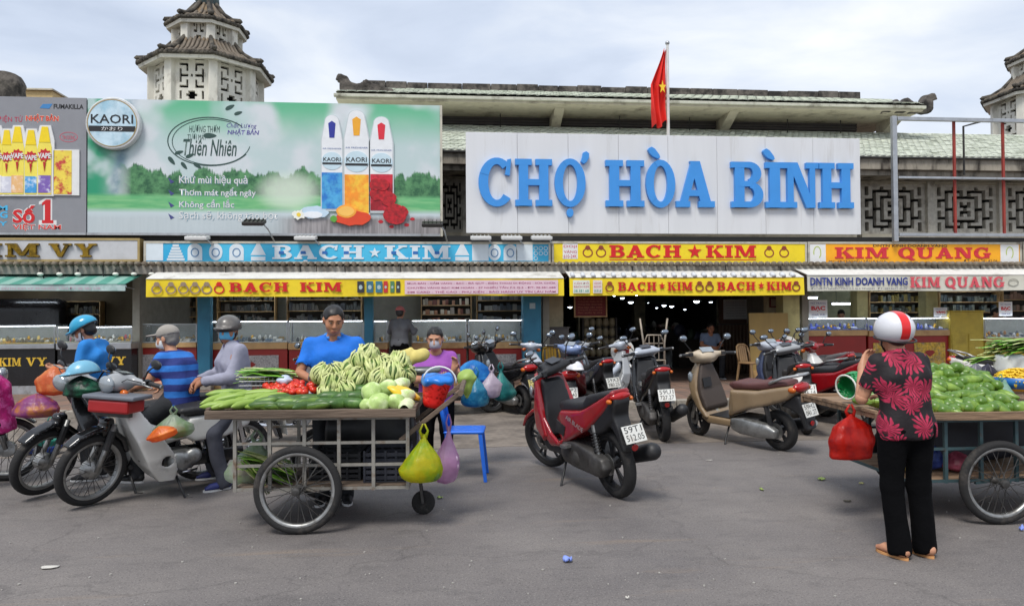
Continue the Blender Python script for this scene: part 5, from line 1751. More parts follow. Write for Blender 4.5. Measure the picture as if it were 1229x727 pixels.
counter(1042,1140,15.7,380.5,396,403,447, 'red counter with glass case behind the woman in the white helmet', m_redp, M('gold_figure_inlay', (196,160,60),0.4,0.3, var=0.5, scale=22, c2=(130,120,110), c2scale=9), m_wood, True, 10, blue_tint, 16, mats=bm_)
yc_ = thing('yellow_cabinet', 'olive yellow cabinet between the two right-hand counters', 'cabinet')
xa, xb, za, zb_ = PB(1141,1181,374,440,15.65)
m_yc = M('olive_yellow_paint', (190,168,62),0.55, var=0.1, c2=(160,138,50), c2scale=2)
B().bx(xa, xb, 15.65,16.15, PAVE, zb_).obj('body', m_yc, yc_, bevel=0.012)
B().bx(xa - 0.02, xb + 0.02,15.62,16.17, zb_ + 0.003, zb_ + 0.03).obj('top_board', m_yc, yc_, bevel=0.005)
for k in (0,1):
 B().bx(xa + 0.03 + k * (xb - xa) / 2, xa - 0.03 + (k + 1) * (xb - xa) / 2,15.635,15.647, PAVE + 0.2, zb_ - 0.5).obj('door', m_yc, yc_, bevel=0.004)
counter(1182,1300,15.6,380.5,405,410,447, 'white two-tier glass counter at the right edge', m_yc, None, m_wood, True, 11, M('white_lining', (226,226,224),0.5),18, mats=[blk((226,226,228)), blk((90,96,110)), blk((180,120,60)), m_goldg])
# pillars
for a, b_, lab in ((236.5,252, 'slim teal blue column left of the seller in the blue polo'),(437,447.5, 'slim teal blue column right of the seller in the blue polo')):
 pillar(a, b_, 15.45, m_bluec, lab, 0.2)
t_, xa, xb = pillar(628,649.5,15.35, m_bluec, 'wide teal blue column at the left of the market entrance', 0.4)
q = onY(639,367,15.345)
B().bx(q.x - 0.06, q.x + 0.06,15.34,15.348, q.z - 0.06, q.z + 0.06).obj('sticker', blk((170,190,196)), t_)
pillar(652,676,16.1, m_cream, 'cream pillar beside the market entrance next to the wide teal column', 0.4)
pillar(940,960,15.5, m_olive, 'olive cream pillar right of the market entrance', 0.35)
pillar(1029,1042,16.3, m_olive, 'olive cream pillar behind the blue-tinted counter', 0.3)
pillar(1112,1126,16.3, m_olive, 'olive cream pillar behind the standing woman', 0.3)
# price signs on the right counters
def price(px0, px1, py0, py1, Y, big, small, label, tilt=0.0):
 xa, xb, za, zb_ = PB(px0, px1, py0, py1, Y)
 t_ = thing('price_sign', label, 'sign')
 B().bx(xa, xb, Y, Y + 0.012, za, zb_).obj('card', blk((226,226,226)), t_)
 h_ = zb_ - za
 ftext(small, xa + 0.04, xb - 0.04, zb_ - 0.24 * h_, zb_ - 0.10 * h_, Y, blk((80,90,150)), t_)
 ftext(big, xa + 0.05, xb - 0.05, za + 0.34 * h_, za + 0.66 * h_, Y, m_red, t_, bold=0.05)
 ftext('GIÁ RẺ', xa + 0.06, xb - 0.06, za + 0.1 * h_, za + 0.22 * h_, Y, blk((80,90,150)), t_)
 B().bx((xa + xb) / 2 - 0.02,(xa + xb) / 2 + 0.02, Y + 0.014, Y + 0.2, za - 0.02, za + 0.05).obj('stand', m_steel, t_)
price(971,993,360,380.5,15.75, 'BẠC', 'NỮ TRANG', 'white card with red BẠC standing on the blue-tinted case')
price(1121,1137,369,379.5,15.75, 'VÀNG', 'KIM QUANG', 'small white card on the case behind the standing woman')
price(1199,1215,362,379,15.7, 'BẠC', 'NỮ TRANG', 'white card with red BẠC on the counter at the right edge')
# lamps inside shops; the hidden ceiling tubes are added to brighten them
m_fill_tube = M('added_fill_tube', (240,246,255),0.4, var=0, emit=(228,242,255), estr=22.0)
def tube_lamp(px, py, Y, L, label, tm=m_tube):
 q = onY(px, py, Y)
 t_ = thing('fluorescent_lamp', label, 'lamp', (0,0,0),0, 'lit tubes under the canopy')
 B().bx(q.x - L / 2, q.x + L / 2, Y - 0.03, Y + 0.03, q.z + 0.03, q.z + 0.06).obj('fixture', m_white, t_)
 B().cyl((q.x - L / 2 + 0.03, Y, q.z + 0.008),(q.x + L / 2 - 0.03, Y, q.z + 0.008),0.018, n=8).obj('tube', tm, t_)
 if zcan - q.z > 0.1:
  for s_ in (-1,1): B().cyl((q.x + s_ * L * 0.35, Y, q.z + 0.06),(q.x + s_ * L * 0.35, Y, max(zcan, q.z + 0.1)),0.006, n=5).obj('hanger', m_darkmet, t_)
for _k, (_px, _Y, _n) in enumerate(((40,17.2, 'left stall'),(300,17.4, 'teal shop, left bay'),(410,17.4, 'teal shop, middle bay'),(540,17.4, 'teal shop, right bay'),(1075,17.6, 'right shop'),(1180,17.6, 'right shop, far bay'))):
 tube_lamp(_px, 340, _Y, 1.3, 'long added fill tube brightening the ' + _n, m_fill_tube)
tube_lamp(965,358,16.6,0.7, 'lit tube lamp left of the BẠC card under the right awning')
tube_lamp(1018,365,17.6,0.9, 'lit tube lamp above the dark-haired seller on the right')
# ================================================================== MARKET ENTRANCE
ex0, ex1 = onX(655, YS), onX(952, YS)
eh = thing('market_passage', 'dark deep market passage behind the entrance awning', 'passage')
m_passage_wall = M('dark_passage_wall', (88,84,78),0.9, var=0.2)  # darkness of the passage is put into the wall colour
B().bx(ex0 - 5, ex1 + 5,40,40.2, PAVE, 3.4).obj('end_wall', m_passage_wall, eh)
B().bx(ex0 - 5, ex1 + 5,19.64,40,3.0,3.1).obj('ceiling', m_passage_wall, eh)
B().bx(ex0 - 5.2, ex0 - 5,19.6,40.2, PAVE, 3.1).obj('side_wall', m_passage_wall, eh)
B().bx(ex1 + 5, ex1 + 5.2,19.6,40.2, PAVE, 3.1).obj('side_wall', m_passage_wall, eh)
B().bx(ex0, ex1,17.004,19.6, zcan + 0.1,3.1).obj('lintel', m_passage_wall, eh)
for a, b_ in ((XL, ex0 - 0.3),(ex1 + 0.3, XR)):
 B().bx(a, b_, 19.52,19.63, PAVE, 3.1).obj('front_wall', m_passage_wall, eh)
B().bx(ex0 - 5, ex1 + 5,19.6,40, PAVE + 0.002, PAVE + 0.004).obj('floor', M('dark_floor', (70,66,62),0.5, var=0.2), eh)
for px, Y in ((702,21.5),(768,26),(872,24),(912,20.5)):
 xq = onX(px, Y)
 B().bx(xq - 0.2, xq + 0.2, Y, Y + 0.4, PAVE + 0.006,3.0).obj('pillar', m_cream, eh)
for px, Y, w_ in ((790,30,2.2),(846,22,1.2),(724,24,1.4)):
 xq = onX(px, Y)
 B().bx(xq - w_ / 2, xq + w_ / 2, Y, Y + 0.03,2.05,2.5).obj('hanging_banner', M('banner_%d' % px, ((120,60,50),(90,110,90),(130,120,90))[px % 3], 0.8), eh)
rr = random.Random(21)
for k in range(26):
 px = rr.uniform(690,935)
 Y = rr.uniform(20,34)
 q = onY(px, 378, Y)
 h_ = rr.uniform(0.9,1.7)
 st = thing('market_stall', 'dark stall heaped with goods deep in the market passage', 'stall', (0,0,0),0, 'stalls deep in the passage')
 w_ = rr.uniform(0.7,1.3)
 if abs(px - 815) < 24 and Y < 30: q.x += 1.1 * (1 if px > 815 else -1)
 B().bx(q.x - w_ / 2, q.x + w_ / 2, Y, Y + 0.6, PAVE + 0.006, PAVE + h_ * 0.5).obj('stall_table', M('stall_brown', (62,54,46),0.8), st)
 for j in range(5):
  B().ball((q.x + rr.uniform(-w_ / 2, w_ / 2), Y + rr.uniform(0.1,0.5), PAVE + h_ * 0.5 + rr.uniform(0.02,0.25)),(rr.uniform(0.08,0.2),0.1, rr.uniform(0.08,0.22)),8,6).obj('goods_pile', blk([(90,60,50),(60,80,60),(100,90,70),(60,64,84),(110,104,96)][rr.randrange(5)]), st, smooth=True)
for k, (px, py, Y, L) in enumerate(((747,357,21,0.5),(757,362,24,0.7),(737,354.5,19.9,0.3),(764,354,22,0.3),(797,366,28,0.7),(806,367,31,0.8),(788,369,33,0.5),(836,361,26,0.9),(853,362,25,0.5),(684,368,20.5,0.5),(765,374,34,0.6),(822,371,33,0.5),(862,370,30,0.5),(778,363,27,0.25))):
 q = onY(px, py, Y)
 t_ = thing('passage_lamp', 'small lit lamp hanging in the dark market passage', 'lamp', (0,0,0),0, 'lamps in the passage')
 B().ball((q.x, Y, q.z),(L * 0.13, L * 0.13, L * 0.09),10,6).obj('bulb', m_tube, t_, smooth=True)
 B().lathe([(L * 0.22,-0.01),(L * 0.1, L * 0.12),(0.02, L * 0.16)], (q.x, Y, q.z), n=10).obj('shade', m_white, t_, smooth=True)
 B().cyl((q.x, Y, q.z + L * 0.1),(q.x, Y, 3.02),0.008, n=4).obj('cord', m_darkmet, t_)
# notice boards
nb = thing('notice_board', 'dark red notice board with fine print beside the market entrance', 'notice board')
xa, xb, za, zb_ = PB(690.5,727,351,379,16.2)
B().bx(xa, xb, 16.2,16.24, za, zb_).obj('board', M('maroon_board', (110,28,26),0.6, var=0.1), nb)
for (a, b_, c, d) in ((xa - 0.03, xb + 0.03, zb_, zb_ + 0.03),(xa - 0.03, xb + 0.03, za - 0.03, za),(xa - 0.03, xa, za, zb_),(xb, xb + 0.03, za, zb_)):
 B().bx(a + 0.001, b_ - 0.001,16.185,16.25, c + 0.001, d - 0.001).obj('frame', m_wood, nb)
for k in range(7):
 ftext(('NỘI QUY CHỢ HÒA BÌNH', 'Giữ gìn vệ sinh chung', 'Không lấn chiếm lối đi', 'Phòng cháy chữa cháy', 'Mua bán văn minh', 'Không để xe trước chợ', 'Ban quản lý chợ')[k], xa + 0.06, xb - 0.08, zb_ - 0.10 - k * 0.062, zb_ - 0.06 - k * 0.062,16.2, blk((190,120,90)), nb)
for s_ in (xa + 0.05, xb - 0.05): B().cyl((s_, 16.22, zb_ + 0.03),(s_, 16.22, zcan),0.01, n=5).obj('hanger', m_darkmet, nb)
wb = thing('white_notice', 'white paper notice in a frame inside the market entrance', 'notice board')
xa, xb, za, zb_ = PB(869,898,359,383,18.5)
B().bx(xa - 0.12, xb + 0.12,18.55,18.6, PAVE, zb_ + 0.2).obj('backing_wall', M('brown_hoarding', (86,64,50),0.8), wb)
B().bx(xa, xb, 18.53,18.546, za, zb_).obj('sheet', blk((198,200,198)), wb)
for k in range(6): ftext('Thông báo chợ Hòa Bình', xa + 0.06, xb - 0.06, zb_ - 0.10 - k * 0.07, zb_ - 0.07 - k * 0.07,18.53, blk((110,110,120)), wb)
rn = thing('red_notice', 'small dark red framed notice on the pillar right of the entrance', 'notice board')
xa, xb, za, zb_ = PB(924,936,357,369,16.3)
B().bx(xa - 0.06, xb + 0.10,16.34,16.5, PAVE, zcan - 0.004).obj('wall_strip', m_cream, rn)
B().bx(xa, xb, 16.31,16.335, za, zb_).obj('frame', M('maroon_board', (110,28,26)), rn)
B().bx(xa + 0.03, xb - 0.03,16.30,16.308, za + 0.03, zb_ - 0.03).obj('print', blk((170,150,130)), rn)
# plywood sheet
pl = thing('plywood_sheet', 'tall yellowish plywood sheet leaning at the right of the entrance', 'board')
xa, xb, za, zb_ = PB(901,948,376,441,15.3)
m_ply = M('plywood', (168,140,82),0.7, var=0.12, scale=3, c2=(140,112,64), c2scale=1.5, stretch=(1,1,0.3))
B().box(((xa + xb) / 2,15.36,(PAVE + 0.22 + zb_) / 2),(xb - xa, 0.025, zb_ - PAVE - 0.2), rotm(-0.05)).obj('sheet', m_ply, pl)
for q in (xa + 0.1, xb - 0.1): B().bx(q - 0.05, q + 0.05,15.3,15.42, PAVE, PAVE + 0.25).obj('foot', m_wood, pl)
# pot shelf in the entrance
ps = thing('pot_rack', 'dark rack with rows of round pale pots beside the entrance', 'rack')
xa, xb, za, zb_ = PB(700,740,381,428,17.6)
for k in range(4):
 zz = za + (zb_ - za) * k / 4
 B().bx(xa, xb, 17.6,17.9, zz - 0.015, zz).obj('shelf_board', m_darkmet, ps)
 for j in range(5):
  xq = xa + (xb - xa) * (j + 0.5) / 5
  B().lathe([(0.05,0),(0.085,0.07),(0.09,0.14),(0.06,0.20),(0.07,0.22)], (xq, 17.72, zz + 0.002), n=10).obj('pot', blk((150,140,112)), ps, smooth=True)
for q in (xa, xb):
 B().bx(q - 0.02, q + 0.02,17.6,17.9, PAVE, zb_).obj('upright', m_darkmet, ps)
gr = thing('entrance_railing', 'dark baluster railing behind the seated man in the entrance', 'railing')
xa, xb, za, zb_ = PB(862,900,388,412,17.5)
B().bx(xa, xb, 17.5,17.55, zb_ - 0.03, zb_).obj('top_rail', m_darkmet, gr)
for k in range(9):
 xq = xa + (xb - xa) * (k + 0.5) / 9
 B().lathe([(0.02, PAVE),(0.035, PAVE + 0.3),(0.02, PAVE + 0.6),(0.035, PAVE + 0.8),(0.02, zb_ - 0.03)], (xq, 17.525,0), n=8).obj('baluster', M('baluster_brown', (84,70,58),0.7), gr, smooth=True)
# small grey cabinet and yellow chair left of entrance
gc = thing('grey_cabinet', 'low grey cabinet beside the wide teal column', 'cabinet')
xa, xb, za, zb_ = PB(650,684,394,440,15.8)
B().bx(xa, xb, 15.9,16.09, PAVE, zb_).obj('body', M('cabinet_grey', (92,88,86),0.6), gc, bevel=0.01)
B().bx(xa - 0.02, xb + 0.02,15.87,16.095, zb_ + 0.003, zb_ + 0.03).obj('top', M('cabinet_grey', (92,88,86),0.6), gc)
# ---------------- chairs and the folded trolley
def plastic_chair(label, loc, rz, mat, group=None, armless=True, seat_h=0.44, back_h=0.82):
 t_ = thing('plastic_chair', label, 'chair', loc, rz, group)
 s_ = S((-0.25,-0.25, seat_h - 0.08),(0.25,0.25, seat_h + 0.06),0.018)
 s_.box((0,0, seat_h),(0.40,0.40,0.035),0.015)
 s_.ell((0,0.0, seat_h + 0.045),(0.16,0.16,0.04),0.02, 'sub')
 solid('seat', s_, mat, t_)
 for sx in (-1,1):
  for sy in (-1,1):
   b = B()
   x0_, y0_ = sx * 0.17, sy * 0.16
   x1_, y1_ = sx * 0.205, sy * 0.21
   b.add([(x0_ - 0.022, y0_ - 0.02, seat_h - 0.01),(x0_ + 0.022, y0_ - 0.02, seat_h - 0.01),(x0_ + 0.022, y0_ + 0.02, seat_h - 0.01),(x0_ - 0.022, y0_ + 0.02, seat_h - 0.01),
                   (x1_ - 0.016, y1_ - 0.016,0),(x1_ + 0.016, y1_ - 0.016,0),(x1_ + 0.016, y1_ + 0.016,0),(x1_ - 0.016, y1_ + 0.016,0)],
                  [(0,1,2,3),(7,6,5,4),(0,4,5,1),(1,5,6,2),(2,6,7,3),(3,7,4,0)])
   b.obj('leg', mat, t_, bevel=0.004)
 for sx in (-1,1):
  B().tube([(sx * 0.17,0.17, seat_h),(sx * 0.18,0.21, seat_h + 0.2),(sx * 0.15,0.25, back_h - 0.03)], [0.022,0.02,0.018], 8).obj('back_post', mat, t_, smooth=True)
 B().tube([(-0.155,0.245, back_h - 0.05),(-0.08,0.262, back_h),(0.08,0.262, back_h),(0.155,0.245, back_h - 0.05)], 0.024,8).obj('back_rail', mat, t_, smooth=True)
 for k in range(4):
  xq = -0.09 + 0.06 * k
  B().bar((xq, 0.185, seat_h + 0.02),(xq, 0.258, back_h - 0.01),0.048,0.012).obj('back_slat', mat, t_)
 return t_
plastic_chair('yellow plastic chair before the grey cabinet by the entrance', (onX(664,15.4),15.45, PAVE), R(160), M('chair_yellow', (150,120,40),0.5))
plastic_chair('brown slatted chair at the foot of the plywood sheet', (onX(897,15.1),14.95, PAVE), R(25), M('chair_brown', (140,112,78),0.55))
ht = thing('hand_trolley', 'upright pale metal hand trolley with two tall handles in the entrance', 'trolley')
Yh = 14.6
m_ht = M('aged_pale_metal', (150,140,126),0.5,0.4, c2=(110,100,88), c2scale=5)
hx = [onX(p_, Yh) for p_ in (768,772,797,801)]
zz = {k: onY(785, k, Yh).z for k in (382,402,412,432,445)}
for s_, (a, b_) in ((0,(0,1)),(1,(3,2))):
 B().tube([(hx[a], Yh, zz[382]),(hx[b_], Yh, zz[412]),(hx[b_], Yh, PAVE + 0.1)], 0.022,8).obj('handle', m_ht, ht, smooth=True)
xm = (hx[1] + hx[2]) / 2
B().tube([(hx[1], Yh, zz[412] - 0.02),(hx[1] + 0.08, Yh, zz[402]),(hx[2] - 0.08, Yh, zz[402]),(hx[2], Yh, zz[412] - 0.02)], 0.018,8).obj('arched_rail', m_ht, ht, smooth=True)
for k in (412,420,432):
 z_ = onY(785, k, Yh).z
 B().cyl((hx[1], Yh, z_),(hx[2], Yh, z_),0.013, n=6).obj('cross_bar', m_ht, ht)
for q in (-0.1,0.0,0.1):
 B().cyl((xm + q, Yh, zz[402]),(xm + q, Yh, zz[432]),0.011, n=6).obj('upright_bar', m_ht, ht)
B().tube([(hx[1] + 0.02, Yh - 0.12, PAVE + 0.1),(hx[1] + 0.02, Yh - 0.12, zz[432]),(hx[2] - 0.02, Yh - 0.12, zz[432]),(hx[2] - 0.02, Yh - 0.12, PAVE + 0.1)], 0.017,8).obj('front_hoop', m_ht, ht)
B().bx(hx[1], hx[2], Yh - 0.3, Yh, PAVE + 0.07, PAVE + 0.09).obj('toe_plate', m_ht, ht)
for q in (hx[1] - 0.04, hx[2] + 0.01):
 B().cyl((q, Yh + 0.03, PAVE + 0.09),(q + 0.035, Yh + 0.03, PAVE + 0.09),0.09, n=14).obj('wheel', m_black, ht)
# round CẤM signs at the kerb
for k, (px, py, pb) in enumerate(((747,421,505),(944.5,417,500))):
 g = onG(px, pb - 4, PAVE)
 Y = 13.0
 q = onY(px, py, Y)
 t_ = thing('no_parking_sign', ('white disc sign with CẤM and a red bar behind the middle scooters', 'white disc sign with CẤM and a red bar behind the beige scooter')[k], 'sign')
 B().cyl((q.x, Y + 0.02, PAVE),(q.x, Y + 0.02, q.z + 0.1),0.025, n=8).obj('post', m_steel, t_, smooth='auto')
 B().lathe([(0.3,0),(0.27,0.04)], (q.x, Y + 0.02, PAVE), n=16).obj('base', m_conc, t_)
 disc(B(), q.x, q.z, 0.215,0.215, Y, 0.012,28).obj('disc', blk((220,218,212)), t_)
 B().bx(q.x - 0.12, q.x + 0.12, Y - 0.016, Y - 0.0125, q.z - 0.04, q.z + 0.03).obj('red_bar', blk((150,26,30)), t_)
 ftext('CẤM', q.x - 0.10, q.x + 0.10, q.z + 0.06, q.z + 0.15, Y - 0.0125, m_black, t_)
 ftext('ĐỖ XE', q.x - 0.09, q.x + 0.09, q.z - 0.13, q.z - 0.07, Y - 0.0125, m_black, t_)
# ================================================================== MOTORBIKES (x forward, y left, z up; origin on the ground between the wheels)
m_tyre = M('tyre_rubber', (34,33,33),0.85, var=0.2, scale=20, bump=0.2, c2=(78,72,66), c2scale=7, c2lo=0.55, c2hi=0.75)
m_blkpl = M('black_plastic', (30,30,32),0.5, var=0.15, scale=12, c2=(62,58,55), c2scale=6, c2lo=0.55, c2hi=0.8)
m_gloss = M('black_gloss', (18,18,20),0.22, var=0.1, coat=0.5)
m_seat = M('seat_vinyl', (36,35,37),0.55, var=0.15, scale=14, bump=0.1)
m_alu = M('cast_aluminium', (158,158,156),0.42,0.8, var=0.2, scale=12, c2=(90,86,80), c2scale=7, c2lo=0.52, c2hi=0.72)
m_chrome = M('chrome', (216,216,218),0.14,1.0, var=0.05)
m_engine = M('engine_metal', (84,82,80),0.55,0.6, var=0.3, scale=16, c2=(48,44,42), c2scale=8)
m_mirror = M('mirror_glass', (150,160,170),0.12,0.9, var=0)
m_lens = M('clear_lens', (150,156,160),0.12,0.3, var=0.15, scale=18, coat=0.4)
m_tail = M('red_lens', (170,18,20),0.15, var=0.1, coat=0.4)
m_amber = M('amber_lens', (196,96,24),0.2, var=0.1)
m_plate = M('number_plate', (216,216,210),0.45, var=0.06, c2=(180,174,164), c2scale=12)
m_plate_y = M('number_plate_yellow', (206,190,120),0.5, var=0.08)
SLOT = {'tyre': m_tyre, 'plastic': m_blkpl, 'gloss': m_gloss, 'seat': m_seat, 'alu': m_alu, 'chrome': m_chrome, 'engine': m_engine, 'mirror': m_mirror, 'lens': m_lens, 'tail': m_tail, 'amber': m_amber, 'plate': m_plate}
PROTO = {}
class Kit:
 """a list of parts that several bikes share: name, mesh, material slot, turns with the handlebar, sub-part of"""
 def __init__(s):
  s.parts = []
 def add(s, name, mesh, slot, front=False, sub=None):
  if isinstance(mesh, S): mesh = mesh.mesh(name)
  s.parts.append((name, mesh, slot, front, sub))
  return len(s.parts) - 1
def clip01(v): return np.clip(v, 0,1)
def wheel_parts(k, name, c, r, w, kind, front):
 ri = r - w * 0.72
 a = k.add(name, B().lathe([(ri, -w * 0.34),(ri + 0.02,-w * 0.47),(r - 0.028,-w * 0.5),(r - 0.008,-w * 0.36),(r, -w * 0.12),(r, w * 0.12),(r - 0.008, w * 0.36),(r - 0.028, w * 0.5),(ri + 0.02, w * 0.47),(ri, w * 0.34)], c, 'Y', 40, caps=False).mesh('tyre', True), 'tyre', front)
 b = B().lathe([(ri + 0.008,-w * 0.36),(ri - 0.012,-w * 0.40),(ri - 0.022,-w * 0.2),(ri - 0.022, w * 0.2),(ri - 0.012, w * 0.40),(ri + 0.008, w * 0.36)], c, 'Y', 40, caps=False)
 if kind == 'wire':
  k.add('rim', b.mesh('rim', True), 'alu', front, a)
  h = B()
  h.lathe([(0.02,-0.06),(0.072,-0.05),(0.075,0.02),(0.045,0.045),(0.02,0.06)], c, 'Y', 20)
  k.add('hub', h.mesh('hub', 'auto'), 'alu', front, a)
  s_ = B()
  for i in range(28):
   t = 2 * math.pi * i / 28
   q = t + (0.35 if i % 2 else -0.35)
   sy = 0.035 if (i // 2) % 2 else -0.04
   s_.cyl((c[0] + 0.06 * math.cos(q), c[1] + sy, c[2] + 0.06 * math.sin(q)),(c[0] + (ri - 0.015) * math.cos(t), c[1], c[2] + (ri - 0.015) * math.sin(t)),0.0028, n=4, caps=False)
  k.add('spokes', s_.mesh('spokes'), 'engine', front, a)
 else:
  k.add('rim', b.mesh('rim', True), 'rim', front, a)
  h = B().lathe([(0.02,-0.05),(0.05,-0.04),(0.05,0.04),(0.02,0.05)], c, 'Y', 16)
  for i in range(5):
   t = 2 * math.pi * i / 5 + 0.3
   for d in (-0.16,0.16):
    h.bar((c[0] + 0.04 * math.cos(t), c[1], c[2] + 0.04 * math.sin(t)),(c[0] + (ri - 0.012) * math.cos(t + d), c[1], c[2] + (ri - 0.012) * math.sin(t + d)),0.022,0.016,(0,1,0))
  k.add('spoked_hub', h.mesh('hub'), 'rim', front, a)
  k.add('brake_disc', B().lathe([(0.045,0.052),(0.09,0.052),(0.09,0.056),(0.045,0.056)], c, 'Y', 20, caps=False).mesh('disc'), 'alu', front, a)
 return a
def mirror_parts(k, base, tip, sgn, front=True, rx=0.060, rz=0.036):
 base, tip = Vector(base), Vector(tip)
 mid = (base + tip) / 2 + Vector((0.03, sgn * 0.015,0.02))
 a = k.add('mirror', B().ball(tip, (0.018, rx, rz),14,8).mesh('mirror', True), 'mirrorback', front)
 k.add('mirror_stem', B().tube([base, mid, tip], 0.007,6).mesh('stem', True), 'plastic', front, a)
 k.add('mirror_glass', B().ball(tip + Vector((-0.012,0,0)),(0.009, rx * 0.86, rz * 0.82),14,6).mesh('glass', True), 'mirror', front, a)
def controls(k, x, z, yw, front=True):
 for sg in (1,-1):
  k.add('cable', B().tube([(x + 0.04, sg * (yw - 0.15), z),(x + 0.14, sg * (yw - 0.2), z + 0.03),(x + 0.15, sg * 0.06, z - 0.02),(x + 0.12, sg * 0.04, z - 0.12)], 0.004,5).mesh('cable', True), 'plastic', front)
 """grips, levers and switch pods at both ends of a handlebar"""
 for sgn in (1,-1):
  g = k.add('grip', B().cyl((x, sgn * (yw - 0.11), z),(x - 0.02, sgn * yw, z - 0.004),0.018,0.019,10).mesh('grip', 'auto'), 'plastic', front)
  k.add('bar_end', B().cyl((x - 0.02, sgn * yw, z - 0.004),(x - 0.022, sgn * (yw + 0.018), z - 0.004),0.017, n=8).mesh('end'), 'alu', front, g)
  k.add('brake_lever', B().tube([(x + 0.03, sgn * (yw - 0.15), z),(x + 0.06, sgn * (yw - 0.12), z - 0.005),(x + 0.045, sgn * (yw - 0.01), z - 0.012)], 0.007,6).mesh('lever', True), 'alu', front)
  k.add('switch_pod', B().box((x + 0.005, sgn * (yw - 0.14), z),(0.05,0.05,0.045)).mesh('pod'), 'plastic', front)
def make_sport():
 """angular step-through scooter: nose headlight, 14 inch wheels, stepped seat"""
 k = Kit()
 h = 0.0155
 wheel_parts(k, 'front_wheel', (0.64,0,0.285),0.285,0.085, 'cast', True)
 wheel_parts(k, 'rear_wheel', (-0.64,0,0.285),0.285,0.098, 'cast', False)
 s = S((0.3,-0.12,0.3),(1.0,0.12,0.72), h)
 s.prof([(0.38,0.47),(0.44,0.55),(0.56,0.62),(0.70,0.61),(0.84,0.53),(0.93,0.42),(0.90,0.41),(0.81,0.50),(0.69,0.57),(0.57,0.58),(0.46,0.51),(0.40,0.44)], lambda x, z: 0.062 - 0.03 * clip01((x - 0.7) / 0.25),0.012)
 s.box((0.58,0,0.56),(0.16,0.14,0.10),0.03)
 k.add('front_fender', s, 'body', True)
 for sg in (1,-1):
  k.add('fork_leg', B().cyl((0.64, sg * 0.075,0.285),(0.50, sg * 0.07,0.62),0.022, n=8).mesh('fork', 'auto'), 'plastic', True)
 s = S((0.15,-0.24,0.3),(0.75,0.24,1.05), h)
 s.prof([(0.66,0.66),(0.64,0.80),(0.56,0.91),(0.46,0.98),(0.37,0.94),(0.31,0.78),(0.25,0.58),(0.20,0.42),(0.27,0.36),(0.40,0.46),(0.52,0.58)],
           lambda x, z: np.clip(0.05 + (0.68 - x) * 0.52,0.04,0.20) * (0.74 + 0.26 * clip01((0.95 - z) / 0.3)),0.022)
 s.prof([(0.30,0.98),(0.12,0.5),(0.13,0.38),(0.24,0.38),(0.33,0.70),(0.38,0.95)], 0.12,0.02,0.02, 'sub')
 k.add('front_cowl', s, 'body')
 s = S((0.1,-0.2,0.28),(0.5,0.2,1.0), h)
 s.prof([(0.37,0.93),(0.30,0.90),(0.24,0.62),(0.20,0.42),(0.26,0.40),(0.31,0.6),(0.39,0.88)], lambda x, z: 0.10 + 0.06 * clip01((0.95 - z) / 0.4),0.015)
 k.add('inner_shield', s, 'plastic')
 s = S((-0.4,-0.2,0.2),(0.5,0.2,0.5), h)
 s.prof([(0.38,0.42),(0.28,0.37),(0.02,0.36),(-0.12,0.40),(-0.22,0.34),(-0.08,0.28),(0.26,0.27),(0.36,0.34)], 0.165,0.02)
 k.add('floorboard', s, 'plastic')
 for sg in (1,-1):
  s = S((-0.15,-0.2,0.25),(0.5,0.2,0.75), h)
  s.prof([(0.34,0.66),(0.28,0.62),(0.14,0.46),(0.02,0.40),(-0.10,0.44),(-0.06,0.36),(0.16,0.335),(0.30,0.42)], 0.018,0.012, yc=sg * 0.165)
  k.add('step_trim', s, 'body')
 s = S((-1.1,-0.24,0.3),(0.2,0.24,1.0), h)
 s.prof([(0.08,0.46),(0.05,0.62),(-0.08,0.69),(-0.42,0.725),(-0.74,0.83),(-1.02,0.93),(-1.03,0.88),(-0.84,0.74),(-0.58,0.60),(-0.26,0.46),(-0.06,0.38)],
           lambda x, z: 0.175 - 0.085 * clip01((-x - 0.35) / 0.6) - 0.05 * clip01((x + 0.1) / 0.2),0.028)
 k.add('side_panel', s, 'body')
 for sg in (1,-1):
  k.add('panel_vent', B().prism([(0.02,0.50),(-0.13,0.47),(-0.18,0.56),(-0.02,0.61)], sg * 0.172, sg * 0.181).mesh('vent'), 'plastic')
 s = S((-1.05,-0.2,0.6),(0.2,0.2,1.0), h)
 s.prof([(0.09,0.70),(0.05,0.745),(-0.10,0.775),(-0.34,0.785),(-0.46,0.80),(-0.55,0.865),(-0.82,0.905),(-0.97,0.915),(-0.97,0.87),(-0.70,0.80),(-0.40,0.70),(0.0,0.65)],
           lambda x, z: 0.14 - 0.055 * clip01((-x - 0.5) / 0.45) - 0.05 * clip01((x + 0.12) / 0.2),0.03)
 k.add('seat', s, 'seat')
 s = S((-1.15,-0.2,0.3),(-0.3,0.2,0.95), h)
 s.prof([(-0.45,0.56),(-0.84,0.78),(-1.03,0.875),(-1.05,0.82),(-0.95,0.68),(-0.80,0.58),(-0.62,0.52)], lambda x, z: 0.135 - 0.06 * clip01((-x - 0.5) / 0.5),0.02)
 s.prof([(-0.84,0.72),(-0.97,0.72),(-1.03,0.62),(-1.10,0.44),(-1.06,0.42),(-0.96,0.56),(-0.86,0.62)], lambda x, z: 0.075 - 0.012 * clip01((0.7 - z) / 0.3),0.015)
 k.add('rear_fender', s, 'plastic')
 s = S((-1.1,-0.12,0.8),(-0.92,0.12,0.95),0.011)
 s.ell((-1.005,0,0.868),(0.05,0.095,0.035))
 k.add('tail_light', s, 'tail')
